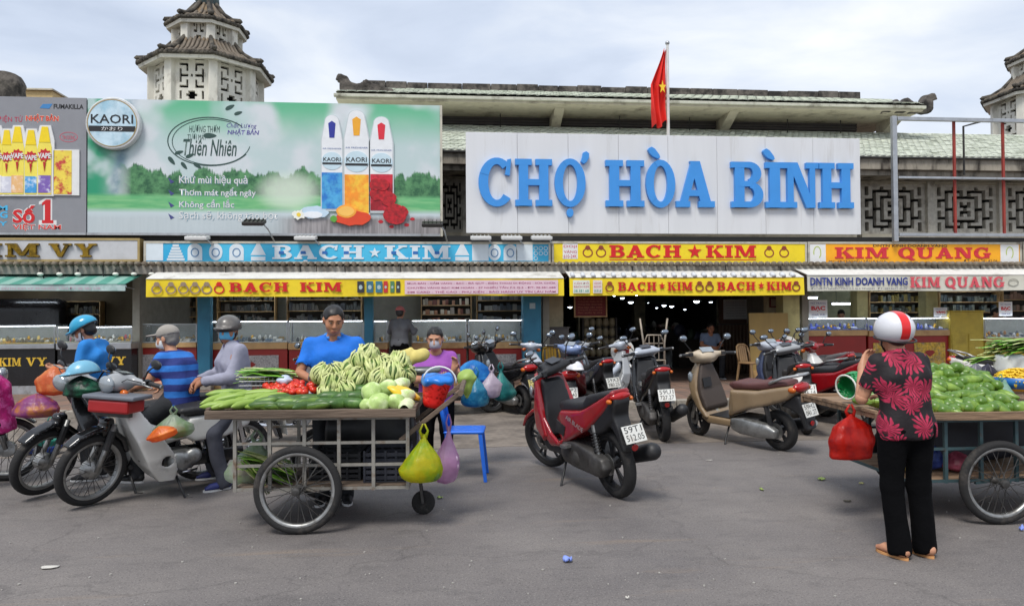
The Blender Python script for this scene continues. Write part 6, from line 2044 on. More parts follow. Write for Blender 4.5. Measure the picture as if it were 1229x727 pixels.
 for sg in (1,-1):
  k.add('rear_indicator', B().ball((-0.985, sg * 0.10,0.835),(0.045,0.022,0.02),10,6).mesh('ind', True), 'amber')
  k.add('front_indicator', B().ball((0.55, sg * 0.125,0.80),(0.06,0.022,0.05),10,6, rotm(0,0.5, sg * -0.4)).mesh('ind', True), 'lens')
 s = S((0.5,-0.15,0.62),(0.75,0.15,0.9),0.013)
 s.ell((0.625,0,0.76),(0.05,0.10,0.075), rot=np.array(rotm(0,-0.5)))
 k.add('headlight', s, 'lens')
 pl_ = k.add('number_plate', B().box((-1.125,0,0.585),(0.006,0.19,0.14), rotm(0,0.42)).mesh('plate'), 'plate')
 k.plate = (pl_, Vector((-1.125,0,0.585)),0.42)
 k.add('plate_bracket', B().box((-1.085,0,0.60),(0.06,0.04,0.05)).mesh('bracket'), 'plastic')
 k.add('rear_reflector', B().cyl((-1.105,0,0.475),(-1.115,0,0.472),0.028, n=12).mesh('reflector'), 'tail')
 s = S((0.15,-0.25,0.9),(0.55,0.25,1.15), h)
 s.prof([(0.50,0.99),(0.44,1.06),(0.34,1.085),(0.25,1.05),(0.24,1.01),(0.32,0.95),(0.42,0.95)], lambda x, z: 0.15 - 0.10 * clip01((x - 0.3) / 0.22),0.025)
 s.cone((0.27,-0.22,1.015),(0.27,0.22,1.015),0.028,0.028)
 k.add('handlebar_cover', s, 'bars', True)
 k.add('dash_panel', B().box((0.30,0,1.088),(0.10,0.13,0.008), rotm(0,-0.35)).mesh('dash'), 'gloss', True)
 controls(k, 0.25,1.015,0.34)
 for sg in (1,-1): mirror_parts(k, (0.30, sg * 0.17,1.06),(0.28, sg * 0.29,1.235), sg)
 s = S((-0.85,-0.05,0.12),(0.1,0.26,0.48), h)
 s.prof([(-0.02,0.33),(-0.05,0.42),(-0.26,0.44),(-0.56,0.40),(-0.72,0.36),(-0.76,0.28),(-0.68,0.20),(-0.50,0.20),(-0.20,0.21),(-0.06,0.25)], 0.05,0.025, yc=0.125)
 s.ell((-0.14,0.17,0.32),(0.095,0.03,0.085),0.02)
 s.ell((-0.62,0.165,0.285),(0.085,0.03,0.075),0.02)
 k.add('engine_case', s, 'engine')
 s = S((-0.5,-0.2,0.12),(0.15,0.2,0.5), h)
 s.box((-0.18,-0.02,0.32),(0.36,0.22,0.22),0.05)
 s.cone((-0.30,-0.12,0.30),(-0.30,0.1,0.30),0.10,0.10)
 k.add('crankcase', s, 'engine')
 s = S((-1.05,-0.28,0.15),(-0.1,-0.08,0.55), h)
 s.cone((-0.16,-0.13,0.20),(-0.40,-0.16,0.22),0.022,0.026)
 s.cone((-0.42,-0.165,0.25),(-0.96,-0.175,0.40),0.062,0.072,0.05)
 k.add('exhaust', s, 'plastic')
 s = S((-0.98,-0.32,0.2),(-0.4,-0.18,0.55), h)
 s.cone((-0.52,-0.20,0.30),(-0.90,-0.212,0.40),0.04,0.045,0.05)
 k.add('exhaust_shield', s, 'shield')
 k.add('exhaust_tip', B().cyl((-0.955,-0.176,0.40),(-1.0,-0.177,0.412),0.036, n=12).mesh('tip', 'auto'), 'alu')
 sh = k.add('rear_shock', B().cyl((-0.62,0.12,0.34),(-0.58,0.12,0.62),0.018, n=8).mesh('shock'), 'alu')
 k.add('shock_spring', B().tube([(-0.61 + 0.025 * i / 48 + 0.03 * math.cos(i * 0.9),0.12 + 0.03 * math.sin(i * 0.9),0.40 + 0.17 * i / 48) for i in range(49)], 0.006,5).mesh('spring', True), 'plastic', False, sh)
 k.add('side_stand', B().tube([(-0.02,0.12,0.24),(-0.06,0.20,0.10),(-0.10,0.26,0.012),(-0.16,0.28,0.012)], 0.011,6).mesh('stand', True), 'plastic')
 k.add('foot_peg', B().box((-0.20,-0.20,0.40),(0.09,0.08,0.025)).mesh('peg'), 'alu')
 k.add('foot_peg', B().box((-0.20,0.20,0.40),(0.09,0.08,0.025)).mesh('peg'), 'alu')
 def sq(x): return np.where(x < -0.5,-0.5 + (x + 0.5) * 0.72, x)
 for nm, me, *_r in k.parts:
  if nm not in ('side_panel', 'seat', 'rear_fender', 'tail_light', 'rear_indicator', 'number_plate', 'plate_bracket', 'rear_reflector'): continue
  co = np.zeros(len(me.vertices) * 3, np.float32)
  me.vertices.foreach_get('co', co)
  co = co.reshape(-1,3)
  if nm in ('number_plate', 'plate_bracket', 'rear_reflector'):
   c_ = co[:, 0].mean()
   co[:, 0] += sq(c_) - c_ - (0.0 if nm == 'plate_bracket' else 0.055)
  else: co[:, 0] = sq(co[:, 0])
  me.vertices.foreach_set('co', co.ravel())
  me.update()
 k.plate = (pl_, Vector((float(sq(np.array(-1.125))) - 0.055,0,0.585)),0.42)
 k.steer = Vector((0.43,0,0.9))
 k.axis = Vector((-0.42,0,1)).normalized()
 k.wb = 0.64
 return k
def make_soft():
 """rounded city scooter: flat floor, leg shield, headlight in the handlebar, long plain seat"""
 k = Kit()
 h = 0.0155
 wheel_parts(k, 'front_wheel', (0.62,0,0.235),0.235,0.095, 'cast', True)
 wheel_parts(k, 'rear_wheel', (-0.62,0,0.225),0.225,0.105, 'cast', False)
 s = S((0.34,-0.13,0.2),(0.95,0.13,0.62), h)
 s.prof([(0.42,0.34),(0.44,0.46),(0.54,0.54),(0.68,0.53),(0.80,0.45),(0.88,0.34),(0.85,0.32),(0.77,0.41),(0.66,0.48),(0.55,0.49),(0.49,0.43),(0.47,0.33)], lambda x, z: 0.072 - 0.025 * clip01((x - 0.68) / 0.2),0.014)
 s.box((0.60,0,0.47),(0.14,0.15,0.08),0.03)
 k.add('front_fender', s, 'body', True)
 for sg in (1,-1):
  k.add('fork_leg', B().cyl((0.62, sg * 0.08,0.235),(0.50, sg * 0.075,0.55),0.022, n=8).mesh('fork', 'auto'), 'alu', True)
 s = S((0.15,-0.26,0.24),(0.68,0.26,1.0), h)
 s.prof([(0.52,0.93),(0.57,0.80),(0.56,0.66),(0.50,0.50),(0.43,0.38),(0.33,0.29),(0.26,0.29),(0.36,0.42),(0.42,0.60),(0.44,0.80),(0.44,0.93)],
           lambda x, z: 0.09 + 0.14 * np.sin(clip01((0.97 - z) / 0.5) * 1.75) - 0.02,0.022)
 k.add('front_cowl', s, 'body')
 s = S((0.2,-0.25,0.28),(0.55,0.25,0.96), h)
 s.prof([(0.45,0.92),(0.40,0.90),(0.36,0.62),(0.29,0.42),(0.30,0.36),(0.38,0.42),(0.44,0.62)], lambda x, z: 0.08 + 0.125 * np.sin(clip01((0.97 - z) / 0.5) * 1.75) - 0.02,0.015)
 k.add('inner_shield', s, 'inner')
 k.add('glovebox_lid', B().box((0.355,0.07,0.70),(0.01,0.13,0.11), rotm(0,0.12)).mesh('lid'), 'plastic')
 s = S((-0.3,-0.22,0.18),(0.5,0.22,0.45), h)
 s.prof([(0.40,0.33),(0.30,0.315),(-0.05,0.31),(-0.16,0.33),(-0.20,0.27),(-0.05,0.22),(0.30,0.22),(0.40,0.28)], 0.185,0.025)
 k.add('floor_skirt', s, 'body')
 k.add('floorboard', B().box((0.14,0,0.318),(0.36,0.31,0.012)).mesh('floor'), 'plastic')
 s = S((-1.02,-0.26,0.26),(0.1,0.26,0.82), h)
 s.prof([(0.00,0.32),(-0.04,0.50),(-0.10,0.66),(-0.5,0.68),(-0.80,0.74),(-0.96,0.76),(-0.98,0.69),(-0.86,0.60),(-0.62,0.52),(-0.36,0.46),(-0.14,0.38)],
           lambda x, z: 0.195 - 0.075 * clip01((-x - 0.45) / 0.5) - 0.05 * clip01((x + 0.15) / 0.15),0.035)
 k.add('side_panel', s, 'body')
 s = S((-0.95,-0.2,0.6),(0.05,0.2,0.86), h)
 s.prof([(-0.02,0.69),(-0.04,0.73),(-0.14,0.755),(-0.36,0.75),(-0.50,0.765),(-0.66,0.79),(-0.84,0.80),(-0.86,0.75),(-0.6,0.69),(-0.1,0.66)], lambda x, z: 0.15 - 0.035 * clip01((-x - 0.5) / 0.4) - 0.045 * clip01((x + 0.15) / 0.13),0.03)
 k.add('seat', s, 'seat')
 k.add('grab_rail', B().tube([(-0.66,0.135,0.77),(-0.84,0.13,0.84),(-1.0,0.085,0.87),(-1.02,0,0.872),(-1.0,-0.085,0.87),(-0.84,-0.13,0.84),(-0.66,-0.135,0.77)], 0.016,8).mesh('rail', True), 'rail')
 s = S((-1.08,-0.15,0.6),(-0.85,0.15,0.82),0.012)
 s.ell((-0.965,0,0.735),(0.05,0.12,0.055))
 k.add('tail_light', s, 'tail')
 for sg in (1,-1):
  k.add('rear_indicator', B().ball((-0.94, sg * 0.115,0.715),(0.05,0.03,0.032),10,6).mesh('ind', True), 'amber')
  k.add('front_indicator', B().ball((0.53, sg * 0.165,0.76),(0.035,0.035,0.07),10,6).mesh('ind', True), 'lens')
 s = S((-1.12,-0.15,0.24),(-0.6,0.15,0.72), h)
 s.prof([(-0.72,0.52),(-0.92,0.66),(-0.98,0.64),(-1.04,0.44),(-1.06,0.30),(-1.02,0.28),(-0.96,0.44),(-0.84,0.50)], 0.08,0.015)
 k.add('rear_fender', s, 'plastic')
 pl_ = k.add('number_plate', B().box((-1.055,0,0.50),(0.006,0.19,0.14), rotm(0,0.32)).mesh('plate'), 'plate')
 k.plate = (pl_, Vector((-1.055,0,0.50)),0.32)
 k.add('rear_reflector', B().cyl((-1.062,0,0.36),(-1.072,0,0.358),0.026, n=12).mesh('reflector'), 'tail')
 s = S((0.25,-0.28,0.9),(0.65,0.28,1.15), h)
 s.ell((0.44,0,1.0),(0.13,0.15,0.085),0.03)
 s.cone((0.40,-0.25,1.03),(0.40,0.25,1.03),0.032,0.032,0.04)
 s.cone((0.46,-0.12,0.99),(0.46,0.12,0.99),0.06,0.06,0.05)
 k.add('handlebar_cover', s, 'bars', True)
 s = S((0.45,-0.15,0.9),(0.65,0.15,1.08),0.012)
 s.ell((0.535,0,0.985),(0.045,0.115,0.055))
 k.add('headlight', s, 'lens', True)
 k.add('dash_panel', B().box((0.375,0,1.085),(0.09,0.16,0.008), rotm(0,-0.6)).mesh('dash'), 'lens', True)
 controls(k, 0.37,1.035,0.36)
 for sg in (1,-1): mirror_parts(k, (0.40, sg * 0.18,1.06),(0.40, sg * 0.30,1.23), sg, rx=0.056, rz=0.042)
 s = S((-0.80,0.03,0.1),(0.05,0.27,0.42), h)
 s.prof([(-0.06,0.26),(-0.08,0.33),(-0.26,0.35),(-0.60,0.32),(-0.72,0.26),(-0.70,0.17),(-0.50,0.15),(-0.20,0.16),(-0.08,0.20)], 0.05,0.03, yc=0.145)
 s.ell((-0.40,0.19,0.25),(0.22,0.03,0.075),0.03)
 k.add('engine_case', s, 'case')
 s = S((-0.6,-0.2,0.1),(0.05,0.2,0.42), h)
 s.box((-0.26,0,0.26),(0.36,0.24,0.20),0.05)
 k.add('crankcase', s, 'engine')
 s = S((-1.0,-0.3,0.12),(-0.15,-0.06,0.48), h)
 s.cone((-0.2,-0.12,0.18),(-0.40,-0.16,0.20),0.022,0.026)
 s.cone((-0.44,-0.17,0.22),(-0.88,-0.18,0.30),0.06,0.068,0.05)
 k.add('exhaust', s, 'plastic')
 k.add('exhaust_tip', B().cyl((-0.88,-0.18,0.30),(-0.96,-0.18,0.315),0.03, n=12).mesh('tip', 'auto'), 'alu')
 k.add('rear_shock', B().cyl((-0.62,0.13,0.30),(-0.58,0.13,0.52),0.028, n=8).mesh('shock'), 'plastic')
 k.add('side_stand', B().tube([(-0.0,0.13,0.22),(-0.02,0.22,0.10),(-0.04,0.27,0.012),(-0.09,0.29,0.012)], 0.011,6).mesh('stand', True), 'plastic')
 k.steer = Vector((0.47,0,0.9))
 k.axis = Vector((-0.35,0,1)).normalized()
 k.wb = 0.62
 return k
def make_cub():
 """underbone with wire wheels, leg shield and exposed engine"""
 k = Kit()
 h = 0.0155
 wheel_parts(k, 'front_wheel', (0.61,0,0.29),0.29,0.078, 'wire', True)
 wheel_parts(k, 'rear_wheel', (-0.60,0,0.29),0.29,0.074, 'wire', False)
 s = S((0.25,-0.1,0.28),(0.98,0.1,0.72), h)
 s.prof([(0.32,0.40),(0.36,0.52),(0.46,0.61),(0.60,0.645),(0.75,0.60),(0.84,0.53),(0.82,0.51),(0.74,0.565),(0.60,0.605),(0.48,0.57),(0.40,0.49),(0.36,0.39)], lambda x, z: 0.055,0.012)
 s.box((0.52,0,0.63),(0.10,0.10,0.16),0.03)
 k.add('front_fender', s, 'fender', True)
 for sg in (1,-1):
  k.add('fork_leg', B().tube([(0.61, sg * 0.062,0.29),(0.56, sg * 0.062,0.42),(0.485, sg * 0.058,0.66)], 0.021,8).mesh('fork', True), 'alu', True)
  k.add('fork_boot', B().cyl((0.545, sg * 0.062,0.46),(0.50, sg * 0.06,0.61),0.03, n=8).mesh('boot', 'auto'), 'plastic', True)
 s = S((0.0,-0.30,0.16),(0.55,0.30,0.98), h)
 s.prof([(0.46,0.90),(0.45,0.78),(0.40,0.62),(0.33,0.46),(0.25,0.28),(0.16,0.16),(0.04,0.15),(0.02,0.24),(0.08,0.42),(0.20,0.60),(0.31,0.76),(0.39,0.90)],
           lambda x, z: 0.075 + 0.165 * clip01((0.86 - z) / 0.34) - 0.06 * clip01((0.36 - z) / 0.18),0.016)
 s.prof([(0.37,0.72),(0.35,0.60),(0.28,0.45),(0.19,0.28),(0.12,0.10),(-0.1,0.05),(-0.1,0.5),(0.1,0.72)], lambda x, z: 0.045 + 0.165 * clip01((0.86 - z) / 0.34) - 0.06 * clip01((0.36 - z) / 0.18),0.01,0.01, 'sub')
 s.ell((0.12,0.2,0.34),(0.05,0.09,0.045),0.01, 'sub')
 s.ell((0.12,-0.2,0.34),(0.05,0.09,0.045),0.01, 'sub')
 k.add('leg_shield', s, 'body')
 s = S((-0.5,-0.12,0.35),(0.55,0.12,1.0), h)
 s.cone((0.44,0,0.86),(0.30,0,0.62),0.045,0.05)
 s.cone((0.30,0,0.62),(0.05,0,0.50),0.05,0.055)
 s.cone((0.05,0,0.50),(-0.25,0,0.55),0.055,0.07)
 k.add('frame_spine', s, 'body2')
 s = S((-0.75,-0.18,0.4),(0.0,0.18,0.78), h)
 s.prof([(-0.02,0.52),(-0.10,0.66),(-0.55,0.70),(-0.70,0.66),(-0.64,0.54),(-0.42,0.46),(-0.14,0.45)], lambda x, z: 0.12 - 0.03 * clip01((-x - 0.4) / 0.3),0.03)
 k.add('side_cover', s, 'body2')
 s = S((-1.05,-0.1,0.28),(-0.35,0.1,0.76), h)
 s.prof([(-0.42,0.58),(-0.50,0.68),(-0.70,0.70),(-0.86,0.64),(-0.96,0.50),(-1.0,0.36),(-0.97,0.36),(-0.91,0.50),(-0.82,0.58),(-0.68,0.63),(-0.54,0.60)], 0.065,0.012)
 k.add('rear_fender', s, 'fender')
 s = S((-0.85,-0.18,0.62),(0.05,0.18,0.86), h)
 s.prof([(0.0,0.71),(-0.03,0.745),(-0.20,0.76),(-0.40,0.765),(-0.58,0.80),(-0.78,0.80),(-0.80,0.74),(-0.5,0.70),(-0.05,0.68)], lambda x, z: 0.135 - 0.03 * clip01((x + 0.2) / 0.2),0.03)
 k.add('seat', s, 'seat')
 k.add('rear_carrier', B().tube([(-0.70,0.11,0.72),(-0.92,0.10,0.76),(-0.98,0,0.765),(-0.92,-0.10,0.76),(-0.70,-0.11,0.72)], 0.011,6).mesh('carrier', True), 'chrome')
 s = S((-1.06,-0.1,0.5),(-0.86,0.1,0.68),0.012)
 s.ell((-0.955,0,0.60),(0.045,0.07,0.045))
 k.add('tail_light', s, 'tail')
 for sg in (1,-1):
  k.add('rear_indicator', B().ball((-0.90, sg * 0.12,0.60),(0.035,0.035,0.03),10,6).mesh('ind', True), 'amber')
  k.add('rear_shock', B().cyl((-0.60, sg * 0.095,0.31),(-0.52, sg * 0.095,0.64),0.024, n=8).mesh('shock', 'auto'), 'chrome')
  k.add('foot_peg', B().cyl((0.02, sg * 0.08,0.24),(0.02, sg * 0.24,0.24),0.017, n=8).mesh('peg', 'auto'), 'plastic')
 pl_ = k.add('number_plate', B().box((-1.005,0,0.47),(0.006,0.19,0.14), rotm(0,0.2)).mesh('plate'), 'plate')
 k.plate = (pl_, Vector((-1.005,0,0.47)),0.2)
 s = S((-0.25,-0.2,0.14),(0.35,0.2,0.48), h)
 s.box((-0.06,0,0.30),(0.22,0.20,0.18),0.05)
 s.ell((-0.02,0.10,0.29),(0.10,0.05,0.09),0.02)
 s.ell((-0.14,0.10,0.33),(0.07,0.045,0.07),0.02)
 s.ell((-0.02,-0.10,0.29),(0.10,0.05,0.09),0.02)
 k.add('engine', s, 'case')
 b = B()
 for i in range(7): b.box((0.09 + 0.022 * i, 0,0.315 + 0.006 * i),(0.010,0.13,0.12), rotm(0,-0.25))
 b.cyl((0.08,0,0.31),(0.26,0,0.36),0.045, n=10)
 k.add('cylinder_fins', b.mesh('fins'), 'engine')
 k.add('gear_pedal', B().tube([(0.10,0.13,0.22),(-0.02,0.15,0.21),(-0.16,0.13,0.22)], 0.009,6).mesh('pedal', True), 'chrome')
 s = S((-0.75,0.02,0.2),(0.0,0.16,0.42), h)
 s.prof([(-0.10,0.36),(-0.58,0.36),(-0.70,0.30),(-0.60,0.24),(-0.12,0.24)], 0.022,0.015, yc=0.085)
 k.add('chain_case', s, 'fender')
 s = S((-0.95,-0.2,0.14),(0.3,-0.04,0.4), h)
 s.cone((0.22,-0.08,0.30),(0.0,-0.12,0.20),0.018,0.02)
 s.cone((0.0,-0.12,0.20),(-0.35,-0.13,0.22),0.02,0.024)
 s.cone((-0.36,-0.13,0.225),(-0.88,-0.13,0.30),0.04,0.046)
 k.add('exhaust', s, 'chrome')
 s = S((0.25,-0.28,0.86),(0.68,0.28,1.12), h)
 s.ell((0.44,0,0.99),(0.13,0.10,0.08),0.03)
 s.cone((0.35,-0.20,1.015),(0.38,0,1.01),0.025,0.04,0.04)
 s.cone((0.35,0.20,1.015),(0.38,0,1.01),0.025,0.04,0.04)
 k.add('handlebar_cover', s, 'bars', True)
 s = S((0.45,-0.12,0.88),(0.66,0.12,1.08),0.012)
 s.ell((0.545,0,0.985),(0.04,0.088,0.07))
 k.add('headlight', s, 'lens', True)
 k.add('dash_panel', B().box((0.40,0,1.068),(0.10,0.10,0.008), rotm(0,-0.2)).mesh('dash'), 'gloss', True)
 controls(k, 0.33,1.02,0.34)
 for sg in (1,-1):
  mirror_parts(k, (0.36, sg * 0.19,1.03),(0.34, sg * 0.30,1.19), sg, rx=0.062, rz=0.04)
  k.add('front_indicator', B().ball((0.47, sg * 0.12,0.93),(0.03,0.04,0.03),10,6).mesh('ind', True), 'amber', True)
 k.add('side_stand', B().tube([(0.02,0.10,0.22),(0.0,0.20,0.10),(-0.02,0.25,0.012),(-0.07,0.27,0.012)], 0.011,6).mesh('stand', True), 'plastic')
 k.steer = Vector((0.46,0,0.9))
 k.axis = Vector((-0.45,0,1)).normalized()
 k.wb = 0.605
 return k
def bike(kind, label, rear_px, front_px, slots, plate=None, steer=0.0, lean=-0.10, anchor='rear', name='motor_scooter', group='parked motorbikes', skip=(), yaw=None, z=0.0, yplate=False, sc_=1.06):
 """rear_px / front_px: where the tyres stand in the street"""
 if kind not in PROTO:
  PROTO[kind] = {'sport': make_sport, 'soft': make_soft, 'cub': make_cub}[kind]()
 k = PROTO[kind]
 rp, fp = onG(*rear_px, z), onG(*front_px, z)
 d = fp - rp
 yaw = math.atan2(d.y, d.x) if yaw is None else yaw
 dr = Vector((math.cos(yaw), math.sin(yaw),0))
 c = rp + dr * k.wb * sc_ if anchor == 'rear' else (fp - dr * k.wb * sc_ if anchor == 'front' else (rp + fp) / 2)
 t_ = thing(name, label, 'motorbike', c, yaw, group)
 t_.rotation_euler = (lean, 0, yaw)
 t_.scale = (sc_,) * 3
 base = dict(SLOT)
 base.update({'body': m_gloss, 'body2': m_gloss, 'fender': m_blkpl, 'bars': m_blkpl, 'rim': m_blkpl, 'shield': m_blkpl, 'mirrorback': m_blkpl, 'rail': m_alu, 'case': m_alu, 'inner': m_blkpl})
 base.update(slots)
 sm = Matrix.Translation(k.steer) @ Matrix.Rotation(steer, 4, k.axis) @ Matrix.Translation(-k.steer)
 objs = {}
 for i, (nm, me, slot, fr, sub) in enumerate(k.parts):
  if nm in skip: continue
  if not me.materials: me.materials.append(None)
  o = bpy.data.objects.new(nm, me)
  col.objects.link(o)
  o.parent = objs[sub] if sub is not None else t_
  o.material_slots[0].link = 'OBJECT'
  o.material_slots[0].material = base[slot]
  if fr and sub is None and steer: o.matrix_local = sm
  objs[i] = o
 if plate:
  pi, pc, tl = k.plate
  if pi in objs:
   if yplate: objs[pi].material_slots[0].material = m_plate_y
   for j, s_ in enumerate(plate):
    o = ftext(s_, -0.08,0.08,0.008 - 0.065 * j + 0.004,0.062 - 0.065 * j, 0, m_black, objs[pi], depth=0.0)
    o.matrix_local = Matrix.Translation(pc) @ Matrix.Rotation(tl, 4, 'Y') @ Matrix.Translation((-0.0045,0,0)) @ Matrix.Rotation(R(-90),4, 'Z')
 return t_
def paint(name, c, rough=0.3, c2=None):
 return M(name, c, rough, var=0.08, scale=4, coat=0.6, c2=c2 or tuple(int(v * 0.8) for v in c), c2scale=5, c2lo=0.55, c2hi=0.8)
p_red = paint('red_paint', (150,18,26),0.25)
p_dred = paint('dark_red_paint', (112,16,24))
p_white = paint('white_paint', (216,214,208),0.35)
p_beige = paint('champagne_paint', (188,172,148),0.35)
p_brown = paint('bronze_paint', (142,120,92),0.35)
p_silver = paint('silver_paint', (170,176,186),0.35)
p_blue = paint('dusty_blue_paint', (120,140,180),0.35)
p_orange = paint('orange_paint', (226,112,60),0.35)
p_grey = paint('grey_paint', (150,152,154),0.4)
p_maroon = M('maroon_vinyl', (88,52,50),0.55, var=0.12)
_rs = bike('sport', 'red scooter with a black seat parked rear towards us in the middle of the road', (742,596),(640,553), {'body': p_red, 'shield': m_blkpl}, ('59T1', '512.05'),0.35,-0.13)
for _o in [c for c in _rs.children if c.name.startswith('side_panel')]:
 _l = ftext('AIR BLADE', -0.15,0.15,-0.022,0.022,0, M('badge_silver', (200,196,190),0.3,0.5), _o, depth=0.0, slant=0.3, bold=0.01)
 _l.matrix_local = Matrix.Translation((-0.36,0.181,0.615)) @ Matrix.Rotation(R(-2),4, 'X') @ Matrix.Rotation(R(180),4, 'Z') @ Matrix.Rotation(R(17),4, 'Y')
bike('soft', 'champagne beige scooter with brown seat parked by the kerb right of the red scooter', (938,540),(846,522), {'body': p_brown, 'bars': p_beige, 'seat': p_maroon, 'rail': p_grey, 'inner': M('brown_inner', (66,56,50),0.6)}, ('59H2', '041.27'),-0.25,-0.12)
bike('sport', 'black scooter with red tail trim and white number plate seen straight from behind', (797,529),(741,480), {'body': m_gloss, 'bars': p_silver, 'shield': m_blkpl}, ('59U1', '727.27'),0.2,-0.06)
bike('sport', 'black scooter with white plate partly behind the beige scooter', (968,521),(915,480), {'body': m_gloss, 'bars': p_grey}, ('59C1', '236.14'),0.25,-0.08)
bike('soft', 'black scooter with yellow plate beside the hanging shopping bags', (628,497),(634,470), {'body': m_gloss, 'bars': m_gloss, 'inner': m_blkpl}, ('54P8', '1382'),0.5,-0.08, yaw=R(112), yplate=True)
bike('soft', 'silver blue scooter with a white helmet on its seat behind the red scooter', (690,512),(706,480), {'body': p_dred, 'bars': p_blue, 'inner': m_blkpl}, ('59P2', '118.40'),-0.4,-0.08, yaw=R(78))
bike('cub', 'old silver underbone motorbike behind the red scooter beside the CẤM sign', (700,492),(762,484), {'body': p_grey, 'body2': p_silver, 'bars': p_silver, 'fender': p_silver}, ('52F7', '4410'),0.4,-0.1, name='underbone_motorbike')
bike('cub', 'red and black motorbike with orange fairing beside the right counter', (1022,478),(958,470), {'body': p_orange, 'body2': p_dred, 'bars': p_orange, 'fender': m_gloss}, ('59M1', '305.62'),-0.2,-0.1, yaw=R(150), name='underbone_motorbike')
bike('sport', 'black and red scooter with a grey seat next to the orange-faired motorbike', (1010,492),(968,468), {'body': p_dred, 'bars': p_red, 'seat': M('grey_vinyl', (88,86,86),0.6)}, ('59K1', '470.11'),-0.2,-0.1, yaw=R(118))
bike('cub', 'red and white motorbike closest to the woman in the white helmet', (1058,500),(1010,480), {'body': p_white, 'body2': p_red, 'bars': p_red, 'fender': p_red}, ('59L2', '660.93'),-0.2,-0.1, yaw=R(122), name='underbone_motorbike')
bike('soft', 'white scooter with black handlebar parked behind the mango cart', (1165,486),(1155,520), {'body': p_white, 'bars': m_gloss, 'inner': m_blkpl}, None, 0.15,-0.08, yaw=R(-75))
bike('sport', 'dark grey scooter squeezed between the silver scooter and the round CẤM sign', (728,506),(735,480), {'body': paint('slate_paint', (60,64,72)), 'bars': p_grey}, ('59X3', '380.25'),0.3,-0.08, yaw=R(100))
bike('cub', 'maroon motorbike with chrome carrier behind the black yellow-plated scooter', (662,496),(655,478), {'body': p_silver, 'body2': p_dred, 'bars': p_silver, 'fender': p_dred}, ('51Z1', '9043'),-0.3,-0.08, yaw=R(96), name='underbone_motorbike')
bike('sport', 'red and black scooter right behind the red hanging bag', (1030,512),(1005,486), {'body': p_red, 'bars': m_gloss}, ('59V2', '174.08'),0.2,-0.09, yaw=R(112))
bike('soft', 'dark blue scooter between the orange-faired motorbike and the black scooter', (992,500),(975,478), {'body': paint('navy_paint', (44,54,84)), 'bars': p_silver}, ('59S2', '551.70'),-0.2,-0.09, yaw=R(108))
# the group on the left
bike('cub', 'white underbone motorbike with wire wheels under the man in the grey helmet', (292,577),(112,608), {'body': p_white, 'body2': p_white, 'bars': p_grey, 'fender': m_gloss, 'seat': m_seat}, ('53S1', '2794'),0.30,-0.07, anchor='front', name='underbone_motorbike')
bike('cub', 'dark motorbike carrying a blue helmet in front of the man in the striped shirt', (205,555),(58,598), {'body': m_gloss, 'body2': m_gloss, 'bars': p_grey, 'fender': m_gloss}, None, 0.62,-0.06, anchor='front', name='underbone_motorbike', yaw=R(210))
bike('cub', 'black motorbike cut off by the left edge with only its front wheel showing', (-90,560),(8,576), {'body': m_gloss, 'body2': p_dred, 'bars': m_gloss, 'fender': m_gloss}, None, 0.1,-0.06, anchor='front', name='underbone_motorbike', yaw=R(10))
bike('cub', 'motorbike mostly hidden behind the vegetable cart', (318,540),(372,520), {'body': p_grey, 'body2': p_dred, 'bars': p_grey, 'fender': p_grey}, None, 0.2,-0.08, anchor='mid', name='underbone_motorbike', yaw=R(35))
bike('soft', 'dark scooter hung with shopping bags behind the blue stool', (545,505),(590,495), {'body': m_gloss, 'bars': m_gloss}, None, 0.1,-0.06, anchor='front', yaw=R(15))
# ================================================================== PEOPLE (local: facing -Y, own left at +X)
m_skin = M('skin', (190,138,108),0.55, var=0.08, scale=14, c2=(170,114,88), c2scale=9, c2lo=0.5, c2hi=0.75)
m_skin2 = M('skin_tanned', (176,122,92),0.55, var=0.08, scale=14, c2=(154,102,76), c2scale=9, c2lo=0.5, c2hi=0.75)
m_hair = M('black_hair', (28,25,24),0.45, var=0.2, scale=40)
m_hairg = M('grey_hair', (120,116,112),0.6, var=0.2, scale=40)
m_eye = M('eye_white', (150,132,120),0.4, var=0)
m_iris = M('eye_dark', (26,18,14),0.2, var=0)
m_lip = M('lip', (140,78,70),0.5, var=0.05)
def V3(*a): return np.array(a, float)
def head_solid():
 s = S((-0.11,-0.15,-0.15),(0.11,0.13,0.14),0.0075)
 s.ell((0,0.012,0.03),(0.076,0.095,0.085),0.0)
 s.ell((0,-0.022,-0.03),(0.063,0.068,0.085),0.03)
 s.ell((0,-0.045,-0.085),(0.040,0.042,0.034),0.03)
 for g in (1,-1):
  s.ell((g * 0.036,-0.056,-0.034),(0.028,0.026,0.028),0.025)
  s.ell((g * 0.078,0.012,-0.008),(0.011,0.022,0.032),0.008)
 s.cone((-0.036,-0.080,0.020),(0.036,-0.080,0.020),0.011,0.011,0.02)
 for g in (1,-1): s.ell((g * 0.031,-0.099,0.002),(0.018,0.013,0.010),0.014, 'sub')
 s.cone((0,-0.090,0.008),(0,-0.106,-0.030),0.008,0.013,0.012)
 s.ell((0,-0.098,-0.036),(0.019,0.014,0.010),0.010)
 s.ell((0,-0.087,-0.067),(0.024,0.010,0.006),0.010)
 s.ell((0,-0.085,-0.078),(0.020,0.010,0.007),0.010)
 return s.nets()
HEAD = head_solid()
